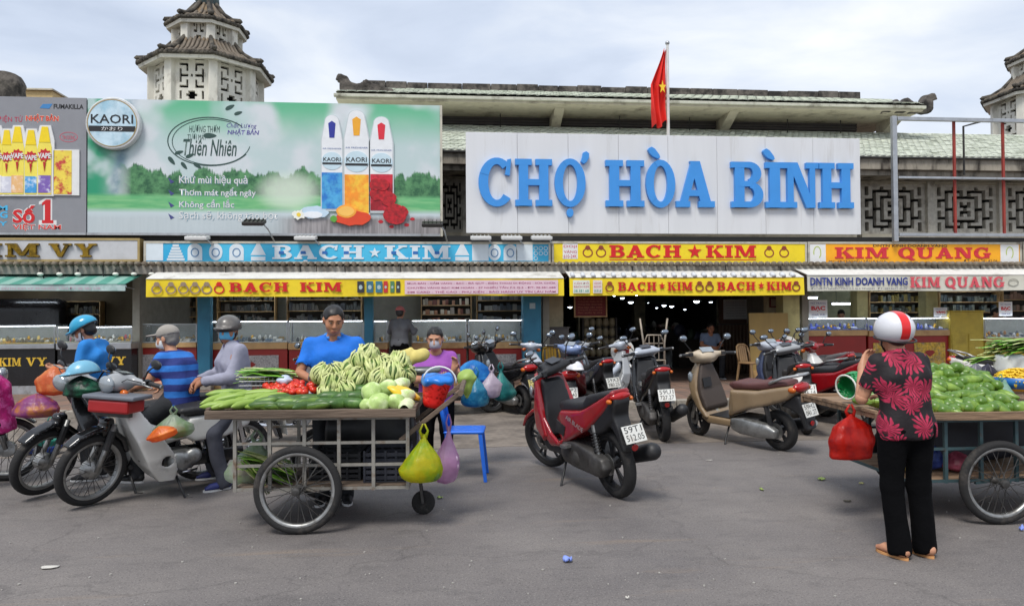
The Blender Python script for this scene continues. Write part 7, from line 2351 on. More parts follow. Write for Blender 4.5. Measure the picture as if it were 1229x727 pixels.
def add_limb_hand(parts, el, wr, d, n, side, curl, r_el=0.042, r_wr=0.027, curl_t=0.3, spread=0.0):
 """forearm, palm and five fingers as one fine solid"""
 el, wr = V3(*el), V3(*wr)
 d = V3(*d) / np.linalg.norm(d)
 n = V3(*n)
 n = n - d * (n @ d)
 n /= np.linalg.norm(n)
 t = np.cross(d, n) * side
 tips = wr + d * 0.19
 lo = np.minimum(np.minimum(el, wr), tips) - 0.09
 hi = np.maximum(np.maximum(el, wr), tips) + 0.09
 s = S(lo, hi, 0.0068)
 s.cone(el, wr, r_el, r_wr, 0.0)
 s.cone(wr, wr + d * 0.03, r_wr, 0.026,0.02)
 for q in (-0.026,-0.009,0.009,0.026):
  s.cone(wr + d * 0.025 + t * q * 0.7, wr + d * 0.085 + t * q, 0.017,0.014,0.016)
 s.cone(wr + d * 0.02 + t * 0.02, wr + d * 0.05 + t * 0.036,0.018,0.015,0.016)
 for q, L in ((0.030,0.068),(0.010,0.078),(-0.010,0.072),(-0.029,0.056)):
  p = wr + d * 0.085 + t * q
  a = curl * 0.6
  for f, r_ in ((0.45,0.0098),(0.30,0.0092),(0.25,0.0084)):
   v = d * math.cos(a) + n * math.sin(a) + t * q * spread * 6
   p2 = p + v * L * f
   s.cone(p, p2, r_, r_ - 0.0006,0.004)
   p = p2
   a += curl
 p = wr + d * 0.045 + t * 0.038
 for k_, L in enumerate((0.036,0.03)):
  v = d * (0.62 + 0.2 * k_) + t * (0.70 - 0.45 * k_) + n * (curl_t + 0.3 * k_)
  v /= np.linalg.norm(v)
  s.cone(p, p + v * L, 0.0125 - 0.002 * k_, 0.0105 - 0.001 * k_, 0.006)
  p = p + v * L
 parts.append(s.nets())
def person(label, loc, rz, J=None, skin=m_skin, shirt=None, trousers=None, sleeve='short', hem=None, scale=1.0, look=(0,-1,0), tilt=0.0,
           hair=m_hair, long_hair=False, hat=None, mask=None, shoes=None, feet='shoe', hands=None, seed=0, fold=0.008, arms=True, bulk=1.0, lower=True, collar=None, cuff=0.9, name='person', flare=1.0):
 j = {'pelvis': (0,0,0.90), 'waist': (0,0.0,1.05), 'chest': (0,0.0,1.22), 'neck': (0,0.005,1.37), 'head': (0,-0.02,1.50),
         'shL': (0.165,0,1.315), 'elL': (0.22,0.03,1.05), 'wrL': (0.23,-0.05,0.82), 'shR': (-0.165,0,1.315), 'elR': (-0.22,0.03,1.05), 'wrR': (-0.23,-0.05,0.82),
         'hipL': (0.085,0,0.86), 'knL': (0.10,-0.02,0.47), 'anL': (0.10,0.02,0.085), 'hipR': (-0.085,0,0.86), 'knR': (-0.10,-0.02,0.47), 'anR': (-0.10,0.02,0.085)}
 if J: j.update(J)
 j = {k_: V3(*v) for k_, v in j.items()}
 allp = np.array(list(j.values()))
 t_ = thing(name, label, 'person', loc, rz)
 if scale != 1.0: t_.scale = (scale,) * 3
 lat = j['shL'] - j['shR']
 lat = lat / np.linalg.norm(lat)
 spine = j['neck'] - j['pelvis']
 spine = spine / np.linalg.norm(spine)
 front = np.cross(spine, lat) * -1.0
 front = -np.cross(lat, spine) if np.cross(lat, spine) @ V3(0,1,0) > 0 else np.cross(lat, spine)
 parts = []
 s = S(allp.min(0) - 0.2, allp.max(0) + 0.2,0.017)
 def torso(s_, k_, grow):
  b_ = bulk
  for g in (1,-1):
   s_.cone(j['pelvis'] + lat * g * 0.06, j['waist'] + lat * g * 0.05 * b_, 0.104 + grow, 0.094 * b_ + grow, k_)
   s_.cone(j['waist'] + lat * g * 0.05 * b_, j['chest'] + lat * g * 0.075,0.094 * b_ + grow, 0.102 * b_ + grow, k_)
   s_.cone(j['chest'] + lat * g * 0.075, j['neck'] * 0.45 + j['sh' + 'LR'[g < 0]] * 0.55 - spine * 0.06,0.102 * b_ + grow, 0.055 + grow, k_)
   s_.cone(j['neck'] - spine * 0.02, j['sh' + 'LR'[g < 0]] - spine * 0.018 - lat * g * 0.012,0.042 + grow, 0.046 + grow, k_)
 torso(s, 0.05,-0.014)
 s.cone(j['neck'] - spine * 0.05, j['head'] + V3(0,0.01,-0.03),0.054,0.05,0.03)
 for c_ in 'LR':
  s.cone(j['sh' + c_], j['el' + c_], 0.05,0.040,0.03)
  if lower:
   s.cone(j['hip' + c_], j['kn' + c_], 0.082,0.055,0.03)
   s.cone(j['kn' + c_], j['an' + c_], 0.055,0.036,0.03)
 parts.append(s.nets())
 f_ = V3(*look) / np.linalg.norm(look)
 rx_ = np.cross(f_, V3(0,0,1))
 rx_ /= np.linalg.norm(rx_)
 up_ = np.cross(rx_, f_)
 HM = np.stack([-rx_ * -1.0 if False else -rx_, -f_, up_], 1)
 if np.linalg.det(HM) < 0: HM[:, 0] *= -1
 HM = HM @ np.array(rotm(0, tilt, 0))
 parts.append((HEAD[0] @ HM.T + j['head'], HEAD[1]))
 hands = hands or {}
 for c_, sd in (('L', 1),('R', -1)):
  hd = hands.get(c_, {})
  dv = hd.get('d', j['wr' + c_] - j['el' + c_])
  nv = hd.get('n', (-sd, 0,0.05))
  if arms: add_limb_hand(parts, j['el' + c_], j['wr' + c_], dv, nv, hd.get('side', sd), hd.get('curl', 0.35))
 off = 0
 VV, FF = [], []
 for v_, fq in parts:
  VV.append(v_)
  FF.append(fq + off)
  off += len(v_)
 me = np_mesh('body', np.concatenate(VV), np.concatenate(FF))
 me.materials.append(skin)
 link('body', me, t_)
 Hm = Matrix([list(HM[r_]) + [j['head'][r_]] for r_ in range(3)] + [[0,0,0,1]])
 def hobj(nm, me_, mat_):
  if isinstance(me_, S): me_ = me_.mesh(nm)
  me_.materials.append(mat_)
  o = link(nm, me_, t_)
  o.matrix_local = Hm
  return o
 for g in (1,-1):
  hobj('eye', B().ball((g * 0.031,-0.087,0.001),(0.012,0.006,0.0045),10,6).mesh('eye', True), m_eye)
  hobj('iris', B().ball((g * 0.031,-0.0925,0.001),(0.0058,0.004,0.0046),8,6).mesh('iris', True), m_iris)
  hobj('eyebrow', B().tube([(g * 0.014,-0.095,0.020),(g * 0.032,-0.094,0.025),(g * 0.050,-0.080,0.020)], 0.0035,5).mesh('brow', True), hair if hair else m_hair)
 hobj('mouth', B().ball((0,-0.0955,-0.0725),(0.021,0.003,0.006),10,6).mesh('mouth', True), m_lip)
 if hair:
  s = S((-0.12,-0.14,-0.2 if long_hair else -0.13),(0.12,0.16,0.15),0.0085)
  s.ell((0,0.016,0.034),(0.084,0.101,0.090),0.0)
  if long_hair:
   s.ell((0,0.085,-0.045),(0.045,0.04,0.08),0.03)
   s.ell((0,0.05,-0.04),(0.072,0.06,0.06),0.03)
  else:
   s.ell((0,0.05,-0.03),(0.070,0.058,0.055),0.03)
  s.ell((0,-0.075,-0.035),(0.075,0.072,0.095),0.012, 'sub')
  for g in (1,-1): s.ell((g * 0.088,-0.002,-0.03),(0.02,0.035,0.045),0.01, 'sub')
  s.ripple(0.0035,90, seed)
  hobj('hair', s, hair)
 if hat:
  kind, hm = hat[0], hat[1]
  s = S((-0.16,-0.24,-0.12),(0.16,0.18,0.2),0.009)
  if kind == 'cap':
   s.ell((0,0.014,0.045),(0.092,0.110,0.088),0.0)
   s.cut((0,0,0.022),(0,0.15,-1))
   s.ell((0,-0.125,0.042),(0.078,0.085,0.012),0.015)
  elif kind == 'half':
   s.ell((0,0.014,0.040),(0.112,0.132,0.105),0.0)
   s.cut((0,0,0.014),(0,0.12,-1))
   s.ell((0,-0.118,0.026),(0.085,0.055,0.012),0.02)
  else:
   s.ell((0,0.014,0.036),(0.122,0.136,0.118),0.0)
   s.cut((0,0,-0.030),(0,-0.25,-1))
  hobj('cap' if kind == 'cap' else 'helmet', s, hm)
  if kind != 'cap':
   hobj('helmet_rim', B().tube([(0.112 * math.cos(a_) * (1.09 if kind == 'full' else 1),0.014 + 0.13 * math.sin(a_) * (1.03 if kind == 'full' else 1),(0.012 + 0.12 * 0.13 * math.sin(a_)) if kind == 'half' else (-0.030 - 0.25 * 0.13 * math.sin(a_))) for a_ in np.linspace(0,2 * math.pi, 33)[:-1]], 0.006,6, True).mesh('rim', True), m_blkpl)
  if kind in ('half', 'full'):
   for g in (1,-1):
    hobj('chin_strap', B().tube([(g * 0.085,0.01,0.0),(g * 0.075,-0.02,-0.07),(g * 0.03,-0.05,-0.122)], 0.006,5).mesh('strap', True), m_blkpl)
  if len(hat) > 2 and hat[2]:
   vs, fs = [], []
   ns = 26
   for i_ in range(ns):
    a_ = R(5) + R(215) * i_ / (ns - 1)
    for q in (-1,0,1):
     y_, z_ = 0.014 + 0.1385 * math.cos(a_) * -1,0.036 + 0.1205 * math.sin(a_)
     wv = 0.030
     fac = math.sqrt(max(0,1 - (wv * abs(q) / 0.122) ** 2))
     vs.append((q * wv, 0.014 + (y_ - 0.014) * fac, 0.036 + (z_ - 0.036) * fac))
   for i_ in range(ns - 1):
    for q in (0,1):
     a_ = i_ * 3 + q
     fs.append((a_, a_ + 1, a_ + 4, a_ + 3))
   hobj('helmet_stripe', B().add(vs, fs).mesh('stripe', True), hat[2])
 if mask:
  s = S((-0.1,-0.16,-0.15),(0.1,0.06,0.03),0.008)
  s.ell((0,-0.022,-0.035),(0.070,0.078,0.085),0.0)
  s.ell((0,-0.075,-0.05),(0.045,0.042,0.05),0.02)
  s.cut((0,0,-0.012),(0,0.2,1))
  s.cut((0,0,-0.108),(0,-0.3,-1))
  s.cut((0,-0.012,0),(0,1,0))
  hobj('face_mask', s, mask)
  for g in (1,-1):
   hobj('mask_loop', B().tube([(g * 0.064,-0.02,-0.03),(g * 0.082,0.0,-0.012),(g * 0.080,0.025,0.0)], 0.0025,4).mesh('loop'), m_white)
 if trousers is not None and lower:
  lo = np.minimum.reduce([j[q] for q in ('pelvis', 'knL', 'knR', 'anL', 'anR', 'hipL', 'hipR')]) - 0.2
  hi = np.maximum.reduce([j[q] for q in ('pelvis', 'knL', 'knR', 'anL', 'anR', 'hipL', 'hipR')]) + 0.2
  s = S(lo, hi, 0.016)
  for g in (1,-1): s.cone(j['pelvis'] + lat * g * 0.06 - spine * 0.02, j['pelvis'] + lat * g * 0.055 + spine * 0.08,0.112,0.10,0.04)
  for c_ in 'LR':
   kn, an = j['kn' + c_], j['an' + c_]
   s.cone(j['hip' + c_], kn, 0.098,0.070,0.035)
   en = an + (an - kn) / np.linalg.norm(an - kn) * 0.03
   s.cone(kn, en, 0.070,0.062 * flare, 0.03)
   s.cone(en + (an - kn) / np.linalg.norm(an - kn) * 0.13, en + (an - kn) / np.linalg.norm(an - kn) * 0.2,0.11,0.11,0.0, 'sub')
  s.ripple(fold * 0.75,34, seed + 3,(1.5,1.5,0.35))
  solid('trousers', s, trousers, t_)
 if shirt is not None:
  q = ['pelvis', 'neck', 'shL', 'shR', 'elL', 'elR'] + (['wrL', 'wrR'] if sleeve == 'long' else [])
  lo = np.minimum.reduce([j[a_] for a_ in q]) - 0.22
  hi = np.maximum.reduce([j[a_] for a_ in q]) + 0.16
  s = S(lo, hi, 0.0155)
  torso(s, 0.05,0.012)
  hm_ = (hem if hem is not None else -0.06)
  for g in (1,-1): s.cone(j['pelvis'] + lat * g * 0.06, j['pelvis'] + lat * g * 0.062 + spine * (hm_ - 0.08),0.112,0.118,0.04)
  s.cut(j['pelvis'] + spine * hm_, -spine)
  for c_ in 'LR':
   sh, el, wr = j['sh' + c_], j['el' + c_], j['wr' + c_]
   if sleeve == 'short':
    en = sh + (el - sh) * 0.72
    s.cone(sh, en, 0.055,0.062,0.03)
    dd = (el - sh) / np.linalg.norm(el - sh)
    s.cone(en + dd * 0.02, en + dd * 0.10,0.054,0.058,0.0, 'sub')
    s.cone(en + dd * 0.055, en + dd * 0.12,0.08,0.08,0.0, 'sub')
   else:
    s.cone(sh, el, 0.056,0.056,0.03)
    en = el + (wr - el) * cuff
    s.cone(el, en, 0.060,0.047,0.025)
    dd = (wr - el) / np.linalg.norm(wr - el)
    s.cone(en + dd * 0.02, en + dd * 0.08,0.036,0.036,0.0, 'sub')
    s.cone(en + dd * 0.045, en + dd * 0.1,0.06,0.06,0.0, 'sub')
  s.cone(j['neck'] - spine * 0.005 + front * 0.02, j['neck'] + spine * 0.12 + front * 0.02,0.060,0.085,0.01, 'sub')
  s.ripple(fold, 30, seed + 7,(1.2,1.2,0.5))
  solid('shirt', s, shirt, t_)
  if collar is not None:
   cp = j['neck'] + spine * 0.012
   pts_ = []
   for i_ in range(15):
    a_ = R(-62) + R(304) * i_ / 14
    v = front * math.cos(a_ + math.pi) * -1 * 0 + lat * math.sin(a_ - R(90) + R(0)) * 0
    v = lat * math.cos(a_) * 0.066 - front * math.sin(a_) * 0.060
    pts_.append(tuple(cp + v - spine * (0.028 if math.sin(a_) < -0.3 else 0.0)))
   B().tube(pts_, 0.014,6).obj('collar', collar, t_, smooth=True)
 if lower:
  for c_ in 'LR':
   kn, an = j['kn' + c_], j['an' + c_]
   fd = V3(*(J or {}).get('toe' + c_, (0.12 * (1 if c_ == 'L' else -1),-1,0)))
   fd[2] = 0
   fd /= np.linalg.norm(fd)
   z0_ = an[2] - 0.085
   hl = an - fd * 0.045
   s = S((an[0] - 0.26, an[1] - 0.26, z0_ - 0.02),(an[0] + 0.26, an[1] + 0.26, z0_ + 0.17),0.009)
   sdv = np.cross(fd, V3(0,0,1))
   def fp(a_, b_, z_): return V3(an[0], an[1], 0) + fd * a_ + sdv * b_ + V3(0,0, z0_ + z_)
   up0 = 0.028 if feet == 'flip' else 0.02
   s.cone(fp(-0.045,0,0.04 + up0 * 0.4), fp(0.10,0,0.028 + up0 * 0.5),0.034,0.032,0.0)
   s.cone(fp(0.06,-0.018,0.028 + up0 * 0.5), fp(0.15,-0.016,0.018 + up0 * 0.5),0.026,0.018,0.02)
   s.cone(fp(0.06,0.018,0.028 + up0 * 0.5), fp(0.14,0.02,0.018 + up0 * 0.5),0.026,0.018,0.02)
   s.cone(fp(-0.02,0,0.05),(an[0], an[1], an[2] + 0.06),0.036,0.038,0.02)
   s.cut((0,0, z0_ + 0.018),(0,0,-1))
   solid('foot' if feet == 'flip' else 'shoe', s, skin if feet == 'flip' else (shoes or m_black), t_)
   pl_ = []
   for i_ in range(16):
    a_ = 2 * math.pi * i_ / 16
    w_ = 0.046 if math.cos(a_) > 0 else 0.036
    v = V3(an[0], an[1], 0) + fd * (0.052 + 0.125 * math.cos(a_)) + sdv * w_ * math.sin(a_)
    pl_.append((v[0], v[1]))
   area = sum(pl_[i_][0] * pl_[(i_ + 1) % 16][1] - pl_[(i_ + 1) % 16][0] * pl_[i_][1] for i_ in range(16))
   if area < 0: pl_ = pl_[::-1]
   B().prism(pl_, z0_ + 0.001, z0_ + 0.0175, 'XY').obj('sole', (shoes if feet == 'flip' else m_white) or m_black, t_)
   if feet == 'flip':
    for g in (1,-1):
     B().tube([tuple(fp(0.12,0,0.05)), tuple(fp(0.08, g * 0.03,0.062)), tuple(fp(0.02, g * 0.042,0.03))], 0.006,5).obj('strap', shoes, t_, smooth=True)
 return t_
def face_to(dx, dy):
 """rotation that makes local -Y point along (dx,dy)"""
 return math.atan2(dx, -dy)
# printed cloths
nt = NT('striped_blue_shirt', 0.8)
w_ = nt.math('FRACT', nt.math('ADD', nt.math('MULTIPLY', nt.z, 8.2), nt.rng(nt.noise(5),0,1,-0.08,0.08)))
nt.relief()
m_stripe = nt.done(nt.mix(nt.rng(w_, 0.44,0.48), rgb(42,116,200), rgb(38,52,120)))
nt = NT('floral_shirt', 0.75)
cb = nt.n.new('ShaderNodeCombineXYZ')
nt.l.new(nt.x, cb.inputs[0])
nt.l.new(nt.math('ADD', nt.z, nt.math('MULTIPLY', nt.y, 0.5)), cb.inputs[1])
vo = nt.n.new('ShaderNodeTexVoronoi')
vo.voronoi_dimensions = '2D'
vo.inputs['Scale'].default_value = 6.8
vo.inputs['Randomness'].default_value = 0.85
_w = nt.n.new('ShaderNodeVectorMath')
_w.operation = 'MULTIPLY_ADD'
_nz = nt.n.new('ShaderNodeTexNoise')
_nz.inputs['Scale'].default_value = 9
nt.l.new(nt.tc, _nz.inputs['Vector'])
nt.l.new(_nz.outputs['Color'], _w.inputs[0])
_w.inputs[1].default_value = (0.09,0.09,0)
nt.l.new(cb.outputs[0], _w.inputs[2])
cb = _w
nt.l.new(cb.outputs[0], vo.inputs['Vector'])
df = nt.n.new('ShaderNodeVectorMath')
df.operation = 'SUBTRACT'
nt.l.new(cb.outputs[0], df.inputs[0])
nt.l.new(vo.outputs['Position'], df.inputs[1])
sp = nt.n.new('ShaderNodeSeparateXYZ')
nt.l.new(df.outputs[0], sp.inputs[0])
ang = nt.math('ARCTAN2', sp.outputs[1], sp.outputs[0])
pet = nt.math('ABSOLUTE', nt.math('SINE', nt.math('ADD', nt.math('MULTIPLY', ang, 6.5), nt.math('MULTIPLY', vo.outputs['Distance'], 3.0))))
rad = nt.math('ADD', nt.math('MULTIPLY', pet, 0.30),0.22)
inside = nt.rng(nt.math('SUBTRACT', rad, vo.outputs['Distance']),-0.02,0.03)
vein = nt.rng(pet, 0.25,0.7)
nt.relief()
m_floral = nt.done(nt.mix(inside, rgb(22,13,18), nt.mix(vein, rgb(84,10,30), nt.mix(nt.rng(nt.noise(30),0.35,0.65), rgb(150,18,54), rgb(190,48,84)))))
m_grey_sh = M('grey_lilac_jacket', (150,150,166),0.85, var=0.08, scale=8, bump=0.55, bscale=11)
m_polo = M('bright_blue_polo', (16,108,208),0.8, var=0.07, scale=8, bump=0.55, bscale=11)
m_sky_sh = M('blue_tshirt', (34,124,200),0.85, var=0.08, scale=8, bump=0.55, bscale=11)
m_purp = M('orchid_purple_top', (150,78,168),0.8, var=0.08, scale=8, bump=0.55, bscale=11)
m_mag = M('magenta_blouse', (180,24,110),0.8, var=0.3, scale=22, c2=(214,90,160), c2scale=14, c2lo=0.5, c2hi=0.6)
m_dtr = M('dark_trousers', (40,42,46),0.85, var=0.12, scale=8, bump=0.55, bscale=11)
m_btr = M('black_trousers', (9,9,11),0.95, spec=0.1, var=0.12, scale=8, bump=0.55, bscale=11)
m_gtr = M('grey_blue_trousers', (58,60,70),0.85, var=0.12, scale=8, bump=0.55, bscale=11)
m_hel_w = M('white_helmet', (214,214,218),0.25, var=0.05, coat=0.5)
m_hel_r = M('red_helmet_stripe', (214,24,26),0.3, var=0.05, coat=0.4)
m_hel_g = M('grey_helmet', (92,88,84),0.35, var=0.12, coat=0.3, c2=(120,114,108), c2scale=6)
m_hel_b = M('cyan_helmet', (34,150,190),0.3, var=0.08, coat=0.4)
m_cap = M('grey_cap_cloth', (150,144,136),0.85, var=0.1, bump=0.2, bscale=50)
m_mask_b = M('light_blue_mask', (96,176,216),0.8, var=0.05)
m_mask_g = M('grey_mask', (168,166,174),0.8, var=0.1, c2=(130,130,150), c2scale=10)
m_sandal = M('tan_sandal', (206,150,96),0.6, var=0.08)
m_sneak = M('navy_sneaker', (44,52,110),0.6, var=0.1)
# 1. woman at the mango cart, seen from behind
wf = onG(1091,667)
person('woman in white helmet and red floral shirt standing at the mango cart', wf, face_to(0.06,1), {
 'pelvis': (0.01,0,0.87), 'waist': (0.015,0.0,1.01), 'chest': (0.03,-0.005,1.18), 'neck': (0.045,-0.01,1.33), 'head': (0.055,-0.05,1.455),
 'shL': (0.185,-0.01,1.27), 'elL': (0.265,-0.07,1.03), 'wrL': (0.19,-0.20,1.22), 'shR': (-0.095,-0.01,1.27), 'elR': (-0.14,-0.08,1.03), 'wrR': (-0.02,-0.24,1.02),
 'hipL': (0.095,0,0.83), 'knL': (0.10,-0.02,0.46), 'anL': (0.085,0.03,0.085), 'hipR': (-0.075,0,0.83), 'knR': (-0.09,-0.02,0.46), 'anR': (-0.105,0.0,0.085),
 'toeL': (0.35,-1,0), 'toeR': (0.30,-1,0)},
 m_skin, m_floral, m_btr, 'short', hem=-0.09, hat=('full', m_hel_w, m_hel_r), hair=m_hair, long_hair=False, shoes=m_sandal, feet='flip', look=(0.05,-1,-0.08), seed=2, bulk=0.93,
 hands={'L': {'d': (-0.5,-0.3,0.75), 'n': (-0.3,0.9,0.1), 'curl': 0.35}, 'R': {'d': (0.4,-0.9,0.0), 'n': (0,0,-1)}}, flare=1.18)
# 2. man in grey helmet sitting on the white motorbike, head turned to us
mp = onG(262,578)
person('man in a grey helmet, blue mask and pale grey jacket sitting on the white motorbike', (mp.x + 0.17, mp.y + 0.0,0), face_to(-1.0,-0.55), {
 'pelvis': (0,0,0.84), 'waist': (0,-0.01,0.99), 'chest': (0,-0.03,1.15), 'neck': (0,-0.05,1.30), 'head': (0.0,-0.075,1.43),
 'shL': (0.165,-0.03,1.245), 'elL': (0.24,-0.10,1.0), 'wrL': (0.05,-0.32,0.955), 'shR': (-0.165,-0.03,1.245), 'elR': (-0.22,-0.14,1.0), 'wrR': (-0.02,-0.34,0.965),
 'hipL': (0.10,-0.02,0.81), 'knL': (0.23,-0.26,0.50), 'anL': (0.27,-0.18,0.085), 'hipR': (-0.10,-0.02,0.81), 'knR': (-0.22,-0.30,0.50), 'anR': (-0.26,-0.14,0.085), 'toeL': (0.1,-1,0)},
 m_skin2, m_grey_sh, m_gtr, 'long', hem=-0.16, hat=('half', m_hel_g), mask=m_mask_b, hair=m_hair, shoes=m_sneak, look=(0.80,-0.62,-0.06), seed=5, fold=0.012, bulk=1.16, scale=1.03,
 collar=M('purple_collar', (92,80,150),0.8), hands={'L': {'d': (-0.6,-0.7,-0.35), 'n': (-0.5,0.2,-0.7), 'curl': 0.55}, 'R': {'d': (0.5,-0.7,-0.45), 'n': (0.5,0.3,-0.7), 'curl': 0.55}})
# 3. man in the striped shirt
mp = onY(216,420,7.25)
person('man in a grey cap and blue striped shirt sitting on the dark motorbike', (mp.x, 7.25,0), face_to(-1.0,0.42), {
 'pelvis': (0,0.02,0.82), 'waist': (0,0.02,0.97), 'chest': (0,-0.03,1.13), 'neck': (0,-0.085,1.27), 'head': (0,-0.15,1.40),
 'shL': (0.17,-0.06,1.22), 'elL': (0.23,-0.16,0.99), 'wrL': (0.20,-0.36,0.94), 'shR': (-0.17,-0.06,1.22), 'elR': (-0.23,-0.18,0.98), 'wrR': (-0.2,-0.38,0.94),
 'hipL': (0.10,-0.02,0.80), 'knL': (0.24,-0.34,0.55), 'anL': (0.26,-0.26,0.16), 'hipR': (-0.10,-0.02,0.80), 'knR': (-0.24,-0.34,0.55), 'anR': (-0.26,-0.26,0.16)},
 m_skin, m_stripe, m_dtr, 'short', hem=-0.10, hat=('cap', m_cap), mask=m_white, hair=m_hairg, look=(0.15,-1,-0.12), seed=8, bulk=1.1)
# 4. man in the cyan helmet at the counter
mp = onY(112,420,7.7)
person('man in a cyan helmet and blue t-shirt before the black counter', (mp.x, 7.7,0), face_to(-1,0.05), {
 'head': (0,-0.09,1.465), 'neck': (0,-0.02,1.35), 'chest': (0,0.01,1.21),
 'elL': (0.20,-0.03,1.05), 'wrL': (0.11,-0.28,1.08), 'elR': (-0.20,-0.05,1.05), 'wrR': (-0.03,-0.30,1.09)},
 m_skin2, m_sky_sh, m_dtr, 'short', hat=('half', m_hel_b), mask=m_white, look=(0.05,-1,-0.5), seed=11, scale=1.01, bulk=1.05,
 hands={'L': {'d': (-0.2,-1,0.1), 'n': (-0.6,0,0.6), 'curl': 0.4}, 'R': {'d': (0.4,-1,0.1), 'n': (0.5,0,0.6), 'curl': 0.4}})
# 5. woman in magenta at the left edge
mp = onY(0,430,7.5)
person('person in a magenta patterned blouse at the left edge', (mp.x - 0.02,7.5,0), face_to(-0.9,-0.5), {
 'pelvis': (0,0.02,0.62), 'waist': (0,0.02,0.77), 'chest': (0,-0.02,0.92), 'neck': (0,-0.07,1.06), 'head': (0,-0.13,1.18),
 'shL': (0.17,-0.05,1.01), 'elL': (0.24,-0.12,0.78), 'wrL': (0.15,-0.32,0.72), 'shR': (-0.17,-0.05,1.01), 'elR': (-0.24,-0.14,0.78), 'wrR': (-0.15,-0.34,0.72),
 'hipL': (0.1,-0.02,0.60), 'knL': (0.2,-0.36,0.50), 'anL': (0.2,-0.34,0.1), 'hipR': (-0.1,-0.02,0.60), 'knR': (-0.2,-0.36,0.50), 'anR': (-0.2,-0.34,0.1)},
 m_skin2, m_mag, m_btr, 'long', hem=-0.10, long_hair=True, look=(0,-1,-0.2), seed=14, fold=0.01)
# 6. seller in blue polo
mp = onY(401,420,6.45)
person('man in a bright blue polo shirt looking down behind the vegetable cart', (mp.x, 6.45,0), face_to(0.05,-1), {
 'chest': (0,0.0,1.23), 'neck': (0,-0.01,1.385), 'head': (0.0,-0.05,1.515),
 'shL': (0.185,0,1.325), 'elL': (0.26,-0.05,1.09), 'wrL': (0.08,-0.24,1.07), 'shR': (-0.185,0,1.325), 'elR': (-0.27,-0.06,1.08), 'wrR': (-0.13,-0.25,1.03)},
 m_skin2, m_polo, m_dtr, 'short', hair=m_hair, look=(0.22,-1,-0.32), tilt=0.05, seed=17, scale=1.035, bulk=1.12, collar=M('polo_collar', (70,140,220),0.8),
 hands={'L': {'d': (-0.9,-0.3,0.1), 'n': (-0.2,0.9,-0.3), 'curl': 0.45}, 'R': {'d': (0.7,-0.6,0.1), 'n': (0.3,0.6,0.6), 'curl': 0.5}})
# 7. woman in purple
mp = onY(524,440,7.6)
person('woman in a purple top and grey mask counting change behind the cart', (mp.x, 7.6,0), face_to(0.02,-1), {
 'pelvis': (0,0,0.78), 'waist': (0,0,0.93), 'chest': (0,-0.01,1.09), 'neck': (0,-0.02,1.235), 'head': (-0.015,-0.06,1.365),
 'shL': (0.155,0,1.18), 'elL': (0.215,-0.10,0.97), 'wrL': (0.17,-0.28,1.06), 'shR': (-0.155,0,1.18), 'elR': (-0.21,-0.08,0.95), 'wrR': (-0.03,-0.28,0.98),
 'hipL': (0.085,0,0.76), 'knL': (0.1,-0.04,0.43), 'hipR': (-0.085,0,0.76), 'knR': (-0.1,-0.04,0.43)},
 m_skin, m_purp, m_btr, 'short', hair=m_hair, long_hair=True, mask=m_mask_g, look=(-0.12,-1,-0.22), tilt=-0.05, seed=20, bulk=1.08,
 hands={'L': {'d': (0.1,-0.3,0.9), 'n': (-0.6,-0.7,0.2), 'curl': 0.4}, 'R': {'d': (0.7,-0.6,0.2), 'n': (0,0.2,1), 'curl': 0.4}})
# 8. man standing in the gap of the counters
mp = onY(480,420,15.1)
person('person in grey shirt, black trousers and pink cap at the counter gap', (mp.x, 15.1, PAVE), face_to(0.35,1), {
 'elL': (0.26,-0.12,1.12), 'wrL': (0.24,-0.36,1.20), 'elR': (-0.26,-0.10,1.12), 'wrR': (-0.2,-0.34,1.15)},
 m_skin2, M('charcoal_shirt', (92,94,98),0.85, var=0.1), m_btr, 'long', hat=('cap', M('pink_cap', (190,110,110),0.8)), look=(0.1,-1,-0.1), seed=23, scale=1.03)
# 9. seated man in the entrance
mp = onY(852,400,16.6)
person('man in a grey-blue shirt sitting in the dark market entrance', (mp.x, 16.6, PAVE), face_to(0.0,-1), {
 'pelvis': (0,0.02,0.55), 'waist': (0,0.02,0.70), 'chest': (0,0.0,0.87), 'neck': (0,-0.02,1.02), 'head': (0,-0.05,1.15),
 'shL': (0.17,0,0.97), 'elL': (0.24,-0.10,0.76), 'wrL': (0.10,-0.28,0.72), 'shR': (-0.17,0,0.97), 'elR': (-0.24,-0.10,0.76), 'wrR': (-0.10,-0.28,0.72),
 'hipL': (0.1,-0.02,0.52), 'knL': (0.14,-0.40,0.50), 'anL': (0.14,-0.36,0.085), 'hipR': (-0.1,-0.02,0.52), 'knR': (-0.14,-0.40,0.50), 'anR': (-0.14,-0.36,0.085)},
 m_skin2, M('slate_blue_shirt', (120,136,160),0.85, var=0.1), m_dtr, 'short', look=(0,-1,-0.2), seed=26)
